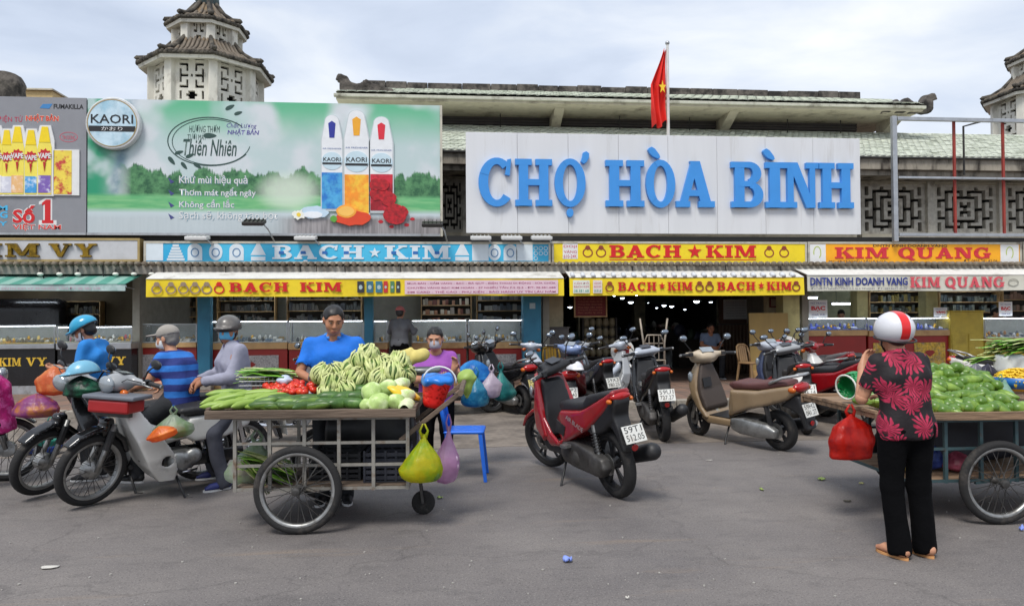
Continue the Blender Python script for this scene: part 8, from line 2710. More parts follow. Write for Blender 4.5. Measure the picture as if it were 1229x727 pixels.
# 10-11. sellers in the right-hand shop
mp = onY(1008,380,17.0)
person('dark-haired seller bending behind the blue-tinted case', (mp.x, 17.0, PAVE), face_to(-0.3,-1), {'head': (0,-0.14,1.44), 'neck': (0,-0.06,1.34)}, m_skin, M('olive_shirt', (120,116,80),0.85), m_dtr, 'short', look=(-0.2,-1,-0.5), seed=29, long_hair=True)
mp = onY(1190,380,16.6)
person('seller with black hair and cream shirt behind the white counter at right', (mp.x, 16.6, PAVE), face_to(0.5,-1), {'head': (0,-0.10,1.46), 'neck': (0,-0.04,1.35)}, m_skin, M('cream_shirt', (200,190,160),0.85), m_dtr, 'short', look=(0.2,-1,-0.4), seed=32)
mp = onY(1236,380,16.6)
person('seller in a pale pink shirt cut off by the right edge', (mp.x, 16.6, PAVE), face_to(-0.6,-1), {'head': (0,-0.06,1.46)}, m_skin, M('pale_pink_shirt', (214,180,176),0.85), m_dtr, 'short', look=(-0.2,-1,-0.3), seed=35)
# ================================================================== CARTS AND PRODUCE
m_tube_w = M('chipped_cream_steel', (146,142,134),0.5,0.35, var=0.15, scale=14, c2=(112,90,70), c2scale=9, c2lo=0.54, c2hi=0.68)
m_tube_t = M('teal_grey_steel', (62,84,88),0.5,0.3, var=0.15, scale=14, c2=(84,66,54), c2scale=9, c2lo=0.56, c2hi=0.7)
m_plank = M('old_grey_plank', (112,96,82),0.9, var=0.2, scale=8, bump=0.4, c2=(78,66,56), c2scale=4, c2lo=0.45, c2hi=0.65, stretch=(0.3,3,3))
m_plank2 = M('worn_brown_plank', (150,122,96),0.9, var=0.2, scale=8, bump=0.4, c2=(96,78,62), c2scale=4, c2lo=0.45, c2hi=0.65, stretch=(0.3,3,3))
def spoke_wheel(t_, c, r, w=0.058, nm='wheel'):
 """bicycle-type wheel with sub-parts"""
 rimr = r - w * 0.95
 o = B().lathe([(rimr, -w * 0.35),(rimr + 0.015,-w * 0.5),(r - 0.02,-w * 0.5),(r - 0.004,-w * 0.25),(r, 0),(r - 0.004, w * 0.25),(r - 0.02, w * 0.5),(rimr + 0.015, w * 0.5),(rimr, w * 0.35)], c, 'Y', 48, caps=False).obj(nm, m_tyre, t_, smooth=True)
 B().lathe([(rimr + 0.006,-w * 0.38),(rimr - 0.008,-w * 0.42),(rimr - 0.022,-w * 0.2),(rimr - 0.022, w * 0.2),(rimr - 0.008, w * 0.42),(rimr + 0.006, w * 0.38)], c, 'Y', 48, caps=False).obj('rim', m_alu, o, smooth=True)
 h = B().lathe([(0.012,-0.075),(0.03,-0.07),(0.034,-0.05),(0.018,-0.03),(0.018,0.03),(0.034,0.05),(0.03,0.07),(0.012,0.075)], c, 'Y', 16)
 h.obj('hub', m_engine, o, smooth='auto')
 s_ = B()
 for i in range(28):
  t = 2 * math.pi * i / 28
  q = t + (0.9 if i % 2 else -0.9)
  sy = 0.045 if (i // 2) % 2 else -0.045
  s_.cyl((c[0] + 0.03 * math.cos(q), c[1] + sy, c[2] + 0.03 * math.sin(q)),(c[0] + (rimr - 0.014) * math.cos(t), c[1], c[2] + (rimr - 0.014) * math.sin(t)),0.0032, n=4, caps=False)
 s_.obj('spokes', m_engine, o)
 return o
def cart(label, loc, rz, x0, x1, dx0, dx1, dep, zt, zb, zd, mat, plank, wheels, r, nv, zr, caster=None, handle=True, bow=0.0):
 t_ = thing('vegetable_cart', label, 'cart', loc, rz)
 for yq in (0.0, dep):
  for k in range(nv):
   xq = x0 + (x1 - x0) * k / (nv - 1)
   B().bx(xq - 0.0125, xq + 0.0125, yq - 0.0125, yq + 0.0125, zb, zt).obj('upright', mat, t_)
  for zq in zr:
   B().bx(x0 - 0.013, x1 + 0.013, yq - 0.010, yq + 0.010, zq - 0.010, zq + 0.010).obj('rail', mat, t_)
 for xq in (x0,(x0 + x1) / 2, x1):
  for zq in (zr[0], zr[-1]):
   B().bx(xq - 0.0115, xq + 0.0115,0.016, dep - 0.016, zq - 0.0115, zq + 0.0115).obj('cross_rail', mat, t_)
 n = 7
 for k in range(n):
  ya = -0.07 + (dep + 0.14) * k / n
  yb = -0.07 + (dep + 0.14) * (k + 1) / n - 0.006
  B().bx(dx0, dx1, ya, yb, zd - 0.035, zd).obj('deck_plank', plank, t_, bevel=0.004)
 B().bx(dx0 - 0.01, dx1 + 0.01,-0.10,-0.073, zd - 0.05, zd + 0.012).obj('deck_edge_board', plank, t_, bevel=0.004)
 B().bx(dx0 - 0.01, dx1 + 0.01, dep + 0.073, dep + 0.10, zd - 0.055, zd + 0.025).obj('deck_edge_board', plank, t_, bevel=0.004)
 for xq in (dx0 - 0.012, dx1 - 0.014):
  B().bx(xq, xq + 0.026,-0.072, dep + 0.072, zd + 0.003, zd + 0.03).obj('deck_edge_board', plank, t_, bevel=0.004)
 for k in range(4):
  B().bx(x0, x1,0.03 + (dep - 0.06) * k / 4,0.03 + (dep - 0.06) * (k + 1) / 4 - 0.012, zb + 0.016, zb + 0.03).obj('floor_board', plank, t_)
 for (wx, wy) in wheels:
  spoke_wheel(t_, (wx, wy, r), r)
 ys = [w_[1] for w_ in wheels]
 B().cyl((wheels[0][0], min(ys) - 0.07, r),(wheels[0][0], max(ys) + 0.07, r),0.012, n=8).obj('axle', m_engine, t_)
 for yq in (0.0, dep):
  B().bar((wheels[0][0] - 0.14, yq, zb),(wheels[0][0], yq, r),0.025).obj('axle_stay', mat, t_)
  B().bar((wheels[0][0] + 0.14, yq, zb),(wheels[0][0], yq, r),0.025).obj('axle_stay', mat, t_)
 if caster:
  cx_, cy_, cr = caster
  o = B().lathe([(0.03,-0.02),(cr - 0.02,-0.024),(cr, -0.012),(cr, 0.012),(cr - 0.02,0.024),(0.03,0.02)], (cx_, cy_, cr), 'Y', 20).obj('caster_wheel', m_tyre, t_, smooth='auto')
  for g in (1,-1): B().bar((cx_, cy_ + g * 0.035, cr),(cx_ - 0.03, cy_ + g * 0.035, zb),0.02).obj('caster_fork', m_engine, t_)
 return t_
# ---------------- left cart
G0 = onG(358,641)
RZ1 = R(-3.2)
CL = Matrix.Translation((G0.x, G0.y + 0.08,0)) @ Matrix.Rotation(RZ1,4, 'Z')
zd1 = onY(370,490, G0.y + 0.08).z
lc = cart('cream steel-framed handcart piled with vegetables and with big spoked wheels', (G0.x, G0.y + 0.08,0), RZ1,-0.48,0.80,-0.66,0.86,0.86,
          zd1 - 0.06,0.30, zd1 - 0.01, m_tube_w, m_plank, [(0.0,-0.075),(0.0,0.935)], 0.325,6, [zd1 - 0.075,0.655,0.49,0.315], (0.88,0.42,0.095))
for yq in (0.03,0.83):
 B().bar((0.74, yq, 0.66),(1.20, yq - 0.02,1.02),0.05,0.035).obj('handle_bar', m_plank, lc, bevel=0.006)
B().cyl((1.20,-0.06,1.02),(1.20,0.90,1.02),0.022, n=8).obj('push_bar', m_plank, lc)
def cw(x, y, z): return CL @ Vector((x, y, z))
# ---------------- produce kit
def cucumber_mesh(L, r, bend, seed, taper=0.7):
 n, m = 9,9
 rr_ = random.Random(seed)
 pts_, rs = [], []
 for i in range(n):
  u = i / (n - 1)
  pts_.append((L * (u - 0.5), bend * math.sin(u * math.pi),0))
  e = math.sin(min(1, u * 4.5) * math.pi / 2) * math.sin(min(1,(1 - u) * 4.5) * math.pi / 2)
  rs.append(max(0.004, r * e * (taper + (1 - taper) * math.sin(u * math.pi)) * (1 + rr_.uniform(-0.04,0.04))))
 return B().tube(pts_, rs, m).mesh('cucumber', True)
m_cuc = M('cucumber_green', (62,94,34),0.4, var=0.3, scale=9, c2=(116,146,62), c2scale=7, c2lo=0.48, c2hi=0.66, stretch=(0.3,1,1))
m_luf = M('pale_gourd_green', (142,170,70),0.45, var=0.22, scale=9, c2=(92,128,44), c2scale=9, c2lo=0.45, c2hi=0.65, stretch=(0.25,1,1))
m_dgo = M('dark_gourd_green', (62,98,38),0.4, var=0.2, scale=9, c2=(96,134,60), c2scale=9, c2lo=0.5, c2hi=0.7)
m_tom = M('tomato_red', (206,50,26),0.25, var=0.12, scale=7, c2=(226,104,40), c2scale=6, c2lo=0.55, c2hi=0.75)
m_mango = M('mango_green', (84,120,38),0.35, var=0.22, scale=7, c2=(136,162,68), c2scale=5, c2lo=0.46, c2hi=0.68)
m_cabb = M('cabbage_green', (170,196,116),0.6, var=0.22, scale=14, c2=(206,220,166), c2scale=9, c2lo=0.5, c2hi=0.64)
m_napa = M('napa_pale', (214,222,180),0.6, var=0.2, scale=12, c2=(168,194,108), c2scale=8, c2lo=0.5, c2hi=0.66)
m_leafg = M('leaf_green', (92,136,46),0.55, var=0.3, scale=12, c2=(140,170,70), c2scale=6)
m_leafp = M('pale_rib_green', (200,206,140),0.55, var=0.3, scale=18, c2=(122,150,58), c2scale=7, c2lo=0.5, c2hi=0.68)
m_stalk = M('white_stalk', (214,216,180),0.55, var=0.15)
m_calyx = M('calyx_green', (70,110,40),0.6)
CUC = [cucumber_mesh(0.24,0.032,0.02,1), cucumber_mesh(0.26,0.034,-0.015,2), cucumber_mesh(0.22,0.035,0.008,3)]
LUF = [cucumber_mesh(0.25,0.034,0.02,4,0.6), cucumber_mesh(0.28,0.032,0.03,5,0.6)]
GOU = [cucumber_mesh(0.21,0.048,0.0,6,0.6), cucumber_mesh(0.24,0.046,0.012,7,0.6)]
TOM = B().lathe([(0.001,-0.021),(0.016,-0.020),(0.027,-0.010),(0.029,0.003),(0.022,0.016),(0.010,0.019),(0.001,0.016)], (0,0,0), n=12, caps=False).mesh('tomato', True)
_b = B()
for _k in range(5):
 _a = _k * 1.257
 _b.add([(0,0,0.018),(0.012 * math.cos(_a - 0.35),0.012 * math.sin(_a - 0.35),0.022),(0.02 * math.cos(_a),0.02 * math.sin(_a),0.019),(0.012 * math.cos(_a + 0.35),0.012 * math.sin(_a + 0.35),0.022)], [(0,1,2,3)])
CAL = _b.mesh('calyx')
CAL.materials.append(m_calyx)
def mango_mesh(seed, L=0.16, r=0.045):
 b = B()
 rr_ = random.Random(seed)
 n, m = 11,9
 vs, fs = [], []
 for j in range(m + 1):
  t = math.pi * j / m
  for i in range(n):
   u = 2 * math.pi * i / n
   rad = r * math.sin(t) * (1 + 0.22 * math.cos(t) + 0.05 * math.sin(2 * t))
   vs.append((-L / 2 * math.cos(t), rad * math.cos(u) * 1.02, rad * math.sin(u) * 0.92 + 0.012 * math.sin(t) * math.cos(t)))
 for j in range(m):
  for i in range(n):
   fs.append((j * n + i, j * n + (i + 1) % n, (j + 1) * n + (i + 1) % n, (j + 1) * n + i))
 return b.add(vs, fs).mesh('mango', True)
MAN = [mango_mesh(1), mango_mesh(2,0.145,0.047), mango_mesh(3,0.175,0.044)]
def cabbage_mesh(r, seed, el=(1,1,0.9)):
 s = S((-r * 1.4,) * 3,(r * 1.4,) * 3, r / 9)
 s.ell((0,0,0),(r * el[0], r * el[1], r * el[2]),0)
 rr_ = np.random.RandomState(seed)
 for k in range(7):
  a, e = rr_.uniform(0,6.28), rr_.uniform(-0.4,0.9)
  d = np.array([math.cos(a) * math.cos(e), math.sin(a) * math.cos(e), math.sin(e)])
  s.ell(tuple(d * r * 0.34),(r * 0.74, r * 0.74, r * 0.70), r * 0.03)
 s.ripple(r * 0.035,5.0 / r, seed)
 return s.mesh('cabbage')
CAB = [cabbage_mesh(0.085,1), cabbage_mesh(0.08,4)]
NAP = [cabbage_mesh(0.075,7,(1.7,1,0.9))]
def bundle_mesh(seed, n=30, R_=0.10):
 """tight head: pale ribs running from root to tip over a dark green heart, tips curling out"""
 rr_ = random.Random(seed)
 b = B()
 b.ball((0,0,0),(R_ * 0.86, R_ * 0.86, R_ * 0.80),14,9)
 b.cur = 1
 for k in range(n):
  a = 2 * math.pi * k / n + rr_.uniform(-0.1,0.1)
  r0 = R_ * rr_.uniform(0.9,1.03)
  end = rr_.uniform(2.3,2.9)
  vs = []
  m_ = 8
  for i in range(m_):
   u = i / (m_ - 1)
   ph = 0.15 + end * u
   rad = r0 * (1 + (0.3 * rr_.random() if i >= m_ - 2 else rr_.uniform(-0.04,0.04)))
   aa = a + 0.25 * math.sin(u * 3 + k)
   ww = R_ * (0.05 + 0.065 * math.sin(u * math.pi)) * rr_.uniform(0.6,1.5)
   x_, z_ = rad * math.sin(ph),-rad * 0.92 * math.cos(ph)
   ca, sa = math.cos(aa), math.sin(aa)
   for q in (-1,0,1):
    up = 0.006 if q == 0 else -0.004
    vs.append((ca * (x_ + up * math.sin(ph)) - sa * q * ww, sa * (x_ + up * math.sin(ph)) + ca * q * ww, z_ - up * math.cos(ph)))
  fs = []
  for i in range(m_ - 1):
   for q in (0,1):
    c_ = i * 3 + q
    fs.append((c_, c_ + 1, c_ + 4, c_ + 3))
  b.add(vs, fs)
 me = b.mesh('bundle', True)
 me.materials.append(M('dark_leaf_heart', (74,104,36),0.6, var=0.3, scale=16))
 me.materials.append(m_leafp)
 return me
BUN = [bundle_mesh(1), bundle_mesh(5), bundle_mesh(9)]
rp = random.Random(77)
def lay(name, label, cat, group, me, mat, P, rot, sc_=1.0, extra=None):
 if not me.materials: me.materials.append(mat)
 o = bpy.data.objects.new(name, me)
 col.objects.link(o)
 o.location = P
 o.rotation_euler = rot
 o.scale = (sc_,) * 3
 tag(o, label, cat, group)
 if extra:
  link(extra[0], extra[1], o)
 return o
def at(px, py, yl):
 """a point seen at (px,py) on the left cart, yl metres behind its front rail"""
 d = ray(px, py)
 n_ = Vector((-math.sin(RZ1), math.cos(RZ1),0))
 o_ = cw(0, yl, 0)
 t = (o_ - Vector((0,0, CAM_H))).dot(n_) / d.dot(n_)
 return Vector((0,0, CAM_H)) + d * t
# heaped base that carries the pile: sacking and old leaves
s_ = S((-0.72,-0.1, zd1 - 0.02),(0.92,0.98, zd1 + 0.42),0.028)
s_.ell((0.34,0.55, zd1 - 0.02),(0.40,0.34,0.19),0.05)
s_.ell((-0.12,0.60, zd1 - 0.03),(0.42,0.26,0.055),0.04)
s_.ell((0.55,0.30, zd1 - 0.03),(0.22,0.26,0.07),0.05)
s_.ripple(0.012,24,4)
s_.cut((0,0, zd1 + 0.002),(0,0,-1))
o = solid('sacking_heap', s_, M('sacking', (96,104,62),0.95, var=0.3, scale=14, c2=(64,74,40), c2scale=7), None)
o.matrix_world = CL
tag(o, 'green-brown sacking under the vegetables on the left cart', 'sacking')
for k in range(15):
 px = 258 + k * 4.6 + rp.uniform(-4,4)
 lay('pale_gourd', 'long pale green gourd at the left end of the left cart', 'gourd', 'pale gourds on the left cart', LUF[k % 2], m_luf, at(px, 487 - (k % 3) * 6.5 - rp.uniform(0,3),0.02 + 0.12 * (k % 3)) , (rp.uniform(-0.2,0.2), rp.uniform(-0.22,-0.05), R(26) + rp.uniform(-0.5,0.5)))
for k in range(16):
 px = 312 + k * 4.4 + rp.uniform(-3,3)
 lay('cucumber', 'dark green cucumber near the front edge of the left cart', 'cucumber', 'cucumbers on the left cart', CUC[k % 3], m_cuc, at(px, 488 - (k % 3) * 4.5 - rp.uniform(0,2),0.0 + 0.09 * (k % 3)),(rp.uniform(-0.2,0.2), rp.uniform(-0.2,0.05), R(22) + rp.uniform(-0.6,0.5)))
for k in range(58):
 px = rp.uniform(320,380)
 ro = rp.random()
 lay('tomato', 'small red tomato in the heap on the left cart', 'tomato', 'tomatoes on the left cart', TOM, m_tom, at(px, 473 - ro * 13 - 2.5 * math.cos((px - 350) / 18),0.30 + ro * 0.26),(rp.uniform(-0.6,0.6), rp.uniform(-0.6,0.6), rp.uniform(0,6)), rp.uniform(1.0,1.3),('calyx', CAL) if k % 3 == 0 else None)
for k in range(9):
 px = 392 + k * 5.6
 lay('green_gourd', 'stout dark green gourd before the cabbages on the left cart', 'gourd', 'stout gourds on the left cart', GOU[k % 2], m_dgo, at(px, 484 - (k % 3) * 8,0.08 + 0.12 * (k % 3)),(rp.uniform(-0.2,0.2), rp.uniform(-0.1,0.1), R(12) + rp.uniform(-0.35,0.35)))
bun_px = [(386,450),(399,462),(405,447),(414,458),(421,443),(428,455),(432,434),(441,428),(446,443),(455,455),(460,440),(470,448),(478,437),(487,450),(416,470),(396,474)]
for k, (px, py) in enumerate(bun_px):
 lay('leafy_head', 'pale ribbed leafy vegetable head in the heap on the left cart', 'vegetable', 'leafy heads on the left cart', BUN[k % 3], m_leafp, at(px, py, 0.36 + 0.2 * (470 - py) / 40 + rp.uniform(-0.05,0.05)),(rp.uniform(-0.9,0.9), rp.uniform(-0.9,0.9), rp.uniform(0,6)), rp.uniform(0.85,1.05))
for k, (px, py, yl) in enumerate(((447,471,0.16),(466,467,0.2),(455,484,0.05),(476,482,0.06),(440,486,0.04))):
 lay('cabbage', ('round green cabbage behind the front row of the left cart', 'round green cabbage beside the yellow sheet on the left cart', 'large front cabbage on the left cart', 'front cabbage nearest the red basket', 'small front cabbage beside the stout gourds')[k], 'cabbage', 'cabbages on the left cart', CAB[k % 2], m_cabb, at(px, py, yl),(rp.uniform(-1,1), rp.uniform(-1,1), rp.uniform(0,6)),(1.0,0.95,1.0,0.9,0.6)[k])
for k, (px, py, yl) in enumerate(((484,476,0.12),(480,462,0.28),(488,487,0.03))):
 lay('napa_cabbage', ('long pale cabbage next to the red basket', 'long pale cabbage on top of the heap beside the yellow sheet', 'long pale cabbage at the front right corner of the left cart')[k], 'cabbage', 'pale cabbages on the left cart', NAP[0], m_napa, at(px, py, yl),(rp.uniform(-0.4,0.4),-0.2,0.4 + 0.5 * k),0.82)
# wire basket of greens at the back left, with spring greens
wbk = thing('wire_basket', 'wire basket of long green leaves at the back left of the left cart', 'basket')
bc = at(322,462,0.62)
m_wire = M('basket_wire', (120,122,124),0.4,0.8)
for k in range(5):
 zq = bc.z - 0.06 + 0.035 * k
 B().tube([(bc.x - 0.20, bc.y - 0.13, zq),(bc.x + 0.20, bc.y - 0.13, zq),(bc.x + 0.20, bc.y + 0.13, zq),(bc.x - 0.20, bc.y + 0.13, zq)], 0.004,5, True).obj('wire_ring', m_wire, wbk)
for k in range(13):
 for yq in (-0.13,0.13):
  xq = bc.x - 0.2 + 0.4 * k / 12
  B().cyl((xq, bc.y + yq, bc.z - 0.06),(xq, bc.y + yq, bc.z + 0.08),0.003, n=4).obj('wire', m_wire, wbk)
def blade_bunch(label, c, L, n, spread, mat, d=(1,0,0.15), seed=0, w=0.012, nm='leaf_bunch', droop=0.12):
 rr_ = random.Random(seed)
 t_ = thing(nm, label, 'greens')
 d = Vector(d).normalized()
 sd_ = d.cross(Vector((0,0,1))).normalized()
 for q in range(3):
  b = B()
  for k in range(n // 3):
   o_ = Vector(c) + sd_ * rr_.uniform(-spread, spread) + Vector((0,0, rr_.uniform(0, spread * 0.9)))
   dd = (d + sd_ * rr_.uniform(-0.3,0.3) + Vector((0,0, rr_.uniform(-0.05,0.25)))).normalized()
   l_ = L * rr_.uniform(0.75,1.1)
   vs = []
   for i in range(6):
    u = i / 5
    p_ = o_ + dd * l_ * (u - 0.5) + Vector((0,0,-droop * u * u * l_ * 1.5))
    ww = w * (0.5 + 1.2 * math.sin(u * 2.6)) * rr_.uniform(0.9,1.1)
    s2 = sd_ * ww
    vs += [p_ - s2, p_ + Vector((0,0,0.004)), p_ + s2]
   fs = []
   for i in range(5):
    for e in (0,1):
     c_ = i * 3 + e
     fs.append((c_, c_ + 1, c_ + 4, c_ + 3))
   b.add(vs, fs)
  b.obj('leaves', [mat, m_leafg, m_leafp][q], t_, smooth=True)
 return t_
m_spring = M('spring_green_leaf', (116,176,52),0.5, var=0.2, scale=9)
blade_bunch('bright green spring leaves lying in the wire basket', bc + Vector((0,0,0.06)),0.46,66,0.11, m_spring, (1,-0.1,0.02),3)
lay('white_packet', 'crumpled bluish plastic packet on the greens basket', 'packet', None, cabbage_mesh(0.05,21,(1.3,0.9,0.6)), M('packet_plastic', (186,196,214),0.25, var=0.2), bc + Vector((0.16,-0.14,0.05)),(0,0,0.3))
# yellow sheet and the yellow bundle the seller holds
s_ = S((-0.2,-0.16,-0.1),(0.2,0.16,0.14),0.014)
s_.ell((0,0,0),(0.16,0.10,0.035),0)
s_.ripple(0.016,38,9)
tag(solid('yellow_sheet', s_, M('yellow_plastic', (240,196,50),0.35, var=0.1), None, at(484,470,0.18),(0.25,0.35,0.4)), 'crumpled yellow plastic sheet beside the red basket', 'plastic sheet')
s_ = S((-0.26,-0.2,-0.1),(0.26,0.2,0.2),0.014)
s_.cone((-0.16,0,0.0),(0.16,0,0.03),0.05,0.05,0.05)
s_.cone((0,0,0.03),(0.06,0,0.10),0.08,0.02,0.05)
s_.ripple(0.014,40,13)
tag(solid('pale_yellow_bundle', s_, M('dry_yellow_leaf', (206,190,110),0.7, var=0.2, scale=12), None, at(486,434,0.62),(0.1,-0.15,0.1)), 'pale yellow folded bundle on top of the heap before the woman in purple', 'bundle')
s_ = S((-0.2,-0.15,-0.1),(0.2,0.15,0.08),0.012)
s_.ell((0,0,0),(0.15,0.11,0.045),0)
s_.ell((0,0,0.045),(0.13,0.09,0.05),0.01, 'sub')
tag(solid('scale_pan', s_, M('grey_pan', (120,124,122),0.4,0.5), None, at(508,444,0.6),(0,0,0)), 'grey weighing pan beside the pale yellow bundle', 'pan')
# red basket with blue lining
rb_ = thing('red_basket', 'bright red plastic basket with blue lining at the right end of the left cart', 'basket')
bt, bb_ = at(520,455,0.10), at(519,489,0.10)
wt, wb_, ht_ = 0.125,0.085, bt.z - bb_.z
s_ = S((-0.2,-0.2,-0.03),(0.2,0.2, ht_ + 0.03),0.0125)
s_.cone((0,0,0.06),(0,0, ht_ + 0.1), wb_, wt + 0.012,0)
s_.cut((0,0, ht_),(0,0,1))
s_.cut((0,0,0.0),(0,0,-1))
s_.cone((0,0,0.08),(0,0, ht_ + 0.12), wb_ - 0.012, wt, 0, 'sub')
solid('shell', s_, M('basket_red', (212,26,20),0.4, var=0.08), rb_, bb_, (0, R(10),0))
B().tube([(0.10 * math.cos(a_) * 1.25,0.0 + 0.02 * math.sin(a_), ht_ + 0.11 * math.sin(a_)) for a_ in np.linspace(0.05, math.pi - 0.05,12)], 0.007,6).obj('handle', m_white, rb_, smooth=True, loc=bb_ + Vector((0.02,-0.02,0)), rot=(0.25, R(10),0))
s_ = S((-0.18,-0.18,-0.02),(0.18,0.18,0.12),0.014)
s_.ell((0,0,0.02),(0.125,0.125,0.06),0)
s_.ripple(0.016,40,3)
solid('lining', s_, M('blue_plastic_film', (36,120,206),0.3, var=0.2, scale=9), rb_, bb_ + Vector((0.045,0, ht_ - 0.03)))
# ---------------- plastic bags
def bag(label, P, w, h, c, seed=0, handles=True, rot=(0,0,0), c2=None, d=0.7, fill=None, loose=0.02, nm='plastic_bag', alpha=1.0, boxy=False):
 """thin bag: sagging body whose pleats gather towards the knot"""
 t_ = thing(nm, label, 'bag')
 m_ = M('bag_%d_%d_%d_%d' % (c + (int(alpha * 100),)), c, 0.36, var=0.2, scale=9, c2=c2 or tuple(min(255, int(v * 1.15 + 18)) for v in c), c2scale=8, c2lo=0.45, c2hi=0.6, alpha=alpha, bump=0.35, bscale=22, transl=0.45)
 rr_ = random.Random(seed * 7 + 1)
 prof = [(0,0.0),(0.01,0.84),(0.07,0.98),(0.5,1.0),(0.74,0.9),(0.87,0.55),(0.95,0.24),(1,0.1)] if boxy else (
  [(0,0.0),(0.02,0.6),(0.12,0.92),(0.3,1.0),(0.5,0.86),(0.68,0.55),(0.82,0.28),(0.92,0.14),(1,0.10)] if handles else [(0,0.0),(0.02,0.6),(0.15,0.95),(0.4,1.0),(0.65,0.85),(0.85,0.52),(0.95,0.25),(1,0.02)])
 nt_, nv_ = 40,20
 ks = [(k_, rr_.uniform(0,6.28), rr_.uniform(0.5,1.0)) for k_ in (3,5,8,13,17)]
 lump = [(rr_.uniform(0,6.28), rr_.uniform(0.1,0.55), rr_.uniform(0.06,0.16)) for _ in range(6)]
 lx, ly = rr_.uniform(-0.12,0.12) * w, rr_.uniform(-0.1,0.1) * w
 vs = []
 for i in range(nv_ + 1):
  v = i / nv_
  rad = np.interp(v, [q_[0] for q_ in prof], [q_[1] for q_ in prof]) * w / 2
  amp = 0.045 + 0.24 * v * v
  for k in range(nt_):
   t = 2 * math.pi * k / nt_
   f = sum(math.sin(kk * t + ph + v * 1.6) * aa for kk, ph, aa in ks) / 3.2
   L_ = sum(g_ * math.exp(-((math.cos(t - a_) - 1) / 0.35) ** 2 - ((v - b_) / 0.14) ** 2) for a_, b_, g_ in lump)
   r_ = rad * (1 + amp * f + L_)
   zz_ = h * (0.86 if handles else 0.95) * v + 0.02 * h * math.sin(2 * t + seed) * v
   vs.append((r_ * math.cos(t) + lx * (1 - v), r_ * d * math.sin(t) + ly * (1 - v), zz_))
 fs = []
 for i in range(nv_):
  for k in range(nt_):
   a_, b_ = i * nt_ + k, i * nt_ + (k + 1) % nt_
   fs.append((a_, b_, b_ + nt_, a_ + nt_))
 B().add(vs, fs).obj('sack', m_, t_, smooth=True, loc=P, rot=rot)
 if handles:
  for g in (1,-1):
   p0 = Vector(P)
   B().tube([p0 + Vector((g * w * 0.03,0, h * 0.80)), p0 + Vector((g * w * 0.10,0.01, h * 0.93)), p0 + Vector((g * w * 0.02,0, h * 1.06))], [w * 0.05, w * 0.03, w * 0.02], 6).obj('bag_handle', m_, t_, smooth=True)
 if fill:
  for k in range(5):
   B().ball(Vector(P) + Vector((rr_.uniform(-0.24,0.24) * w, rr_.uniform(-0.22,0.1) * w * d, h * rr_.uniform(0.12,0.42))),(w * 0.2, w * 0.15, w * 0.16),10,7).obj('contents', fill[k % len(fill)], t_, smooth=True)
 return t_
q = at(509,580,-0.04)
bag('yellow-green plastic bag of fruit hanging from the cart handle', q, 0.30,0.42,(206,206,30),4, True, (0,0,0.1),(150,190,40), fill=[blk((226,150,70)), m_mango], alpha=0.8)
q = at(539,581,0.25)
bag('thin pink plastic bag hanging behind the yellow-green bag', q, 0.20,0.52,(206,160,200),6, True, (0,0,0.4),(226,190,220), fill=[blk((220,190,210))], alpha=0.85)
q = at(305,586,0.25)
bag('clear bag of greens and a red packet inside the cart frame', q + Vector((0.02,0,0.03)),0.42,0.40,(186,198,186),9, True, (0,0,0),(140,170,120), fill=[blk((190,40,34)), m_cabb, m_napa], alpha=0.6)
blade_bunch('limp green leaves in the lower left of the cart frame', cw(-0.30,0.22,0.42),0.4,60,0.13, m_leafg, (1,0.1,-0.3),8,0.02)
blade_bunch('drooping pale stalks at the bottom of the cart frame', cw(-0.36,0.10,0.40),0.26,24,0.06, m_stalk, (0.5,0,-0.6),12,0.014)
def crate(label, P, w, d, h, mat, rz=0.0):
 t_ = thing('plastic_crate', label, 'crate', P, rz)
 B().bx(-w / 2, w / 2,-d / 2, d / 2,0,0.012).obj('bottom', mat, t_)
 for k in range(5):
  z0_ = 0.02 + (h - 0.02) * k / 5
  hh = (h - 0.02) / 5 * 0.62
  for (a, b_, c, e) in ((-w / 2, w / 2,-d / 2,-d / 2 + 0.01),(-w / 2, w / 2, d / 2 - 0.01, d / 2),(-w / 2,-w / 2 + 0.01,-d / 2 + 0.011, d / 2 - 0.011),(w / 2 - 0.01, w / 2,-d / 2 + 0.011, d / 2 - 0.011)):
   B().bx(a, b_, c, e, z0_, z0_ + hh).obj('slat', mat, t_)
 for k in range(5):
  xq = -w / 2 + 0.01 + (w - 0.02) * k / 4
  for yq in (-d / 2 - 0.006, d / 2 + 0.001):
   B().bx(xq - 0.008, xq + 0.008, yq, yq + 0.005,0, h).obj('rib', mat, t_)
 return t_
m_crk = M('dark_crate', (40,42,52),0.5, var=0.2)
pz = 0.332
P = cw(0.62,0.30, pz)
crate('dark slatted crate at the right inside the cart frame', P, 0.34,0.40,0.24, m_crk, RZ1)
P = cw(0.22,0.40, pz)
crate('black slatted crate in the middle inside the cart frame', P, 0.40,0.44,0.22, M('black_crate', (26,26,30),0.5), RZ1)
s_ = S((-0.02,0.3,0.3),(0.86,0.9, zd1 - 0.04),0.025)
s_.box((0.42,0.70,0.60),(0.74,0.16,0.50),0.05)
s_.ripple(0.02,16,3)
o = solid('black_sheet', s_, M('black_polythene', (16,16,18),0.4, var=0.2), None)
o.matrix_world = CL
tag(o, 'black plastic sheet bundle hanging inside the cart frame', 'plastic sheet')
# ---------------- blue plastic chair behind the cart
m_bch = M('chair_blue', (30,104,214),0.4, var=0.06)
g = onG(583,578)
plastic_chair('bright blue plastic chair beside the vegetable cart', (g.x - 0.19, g.y + 0.22,0), R(84), m_bch, seat_h=0.47, back_h=0.86)
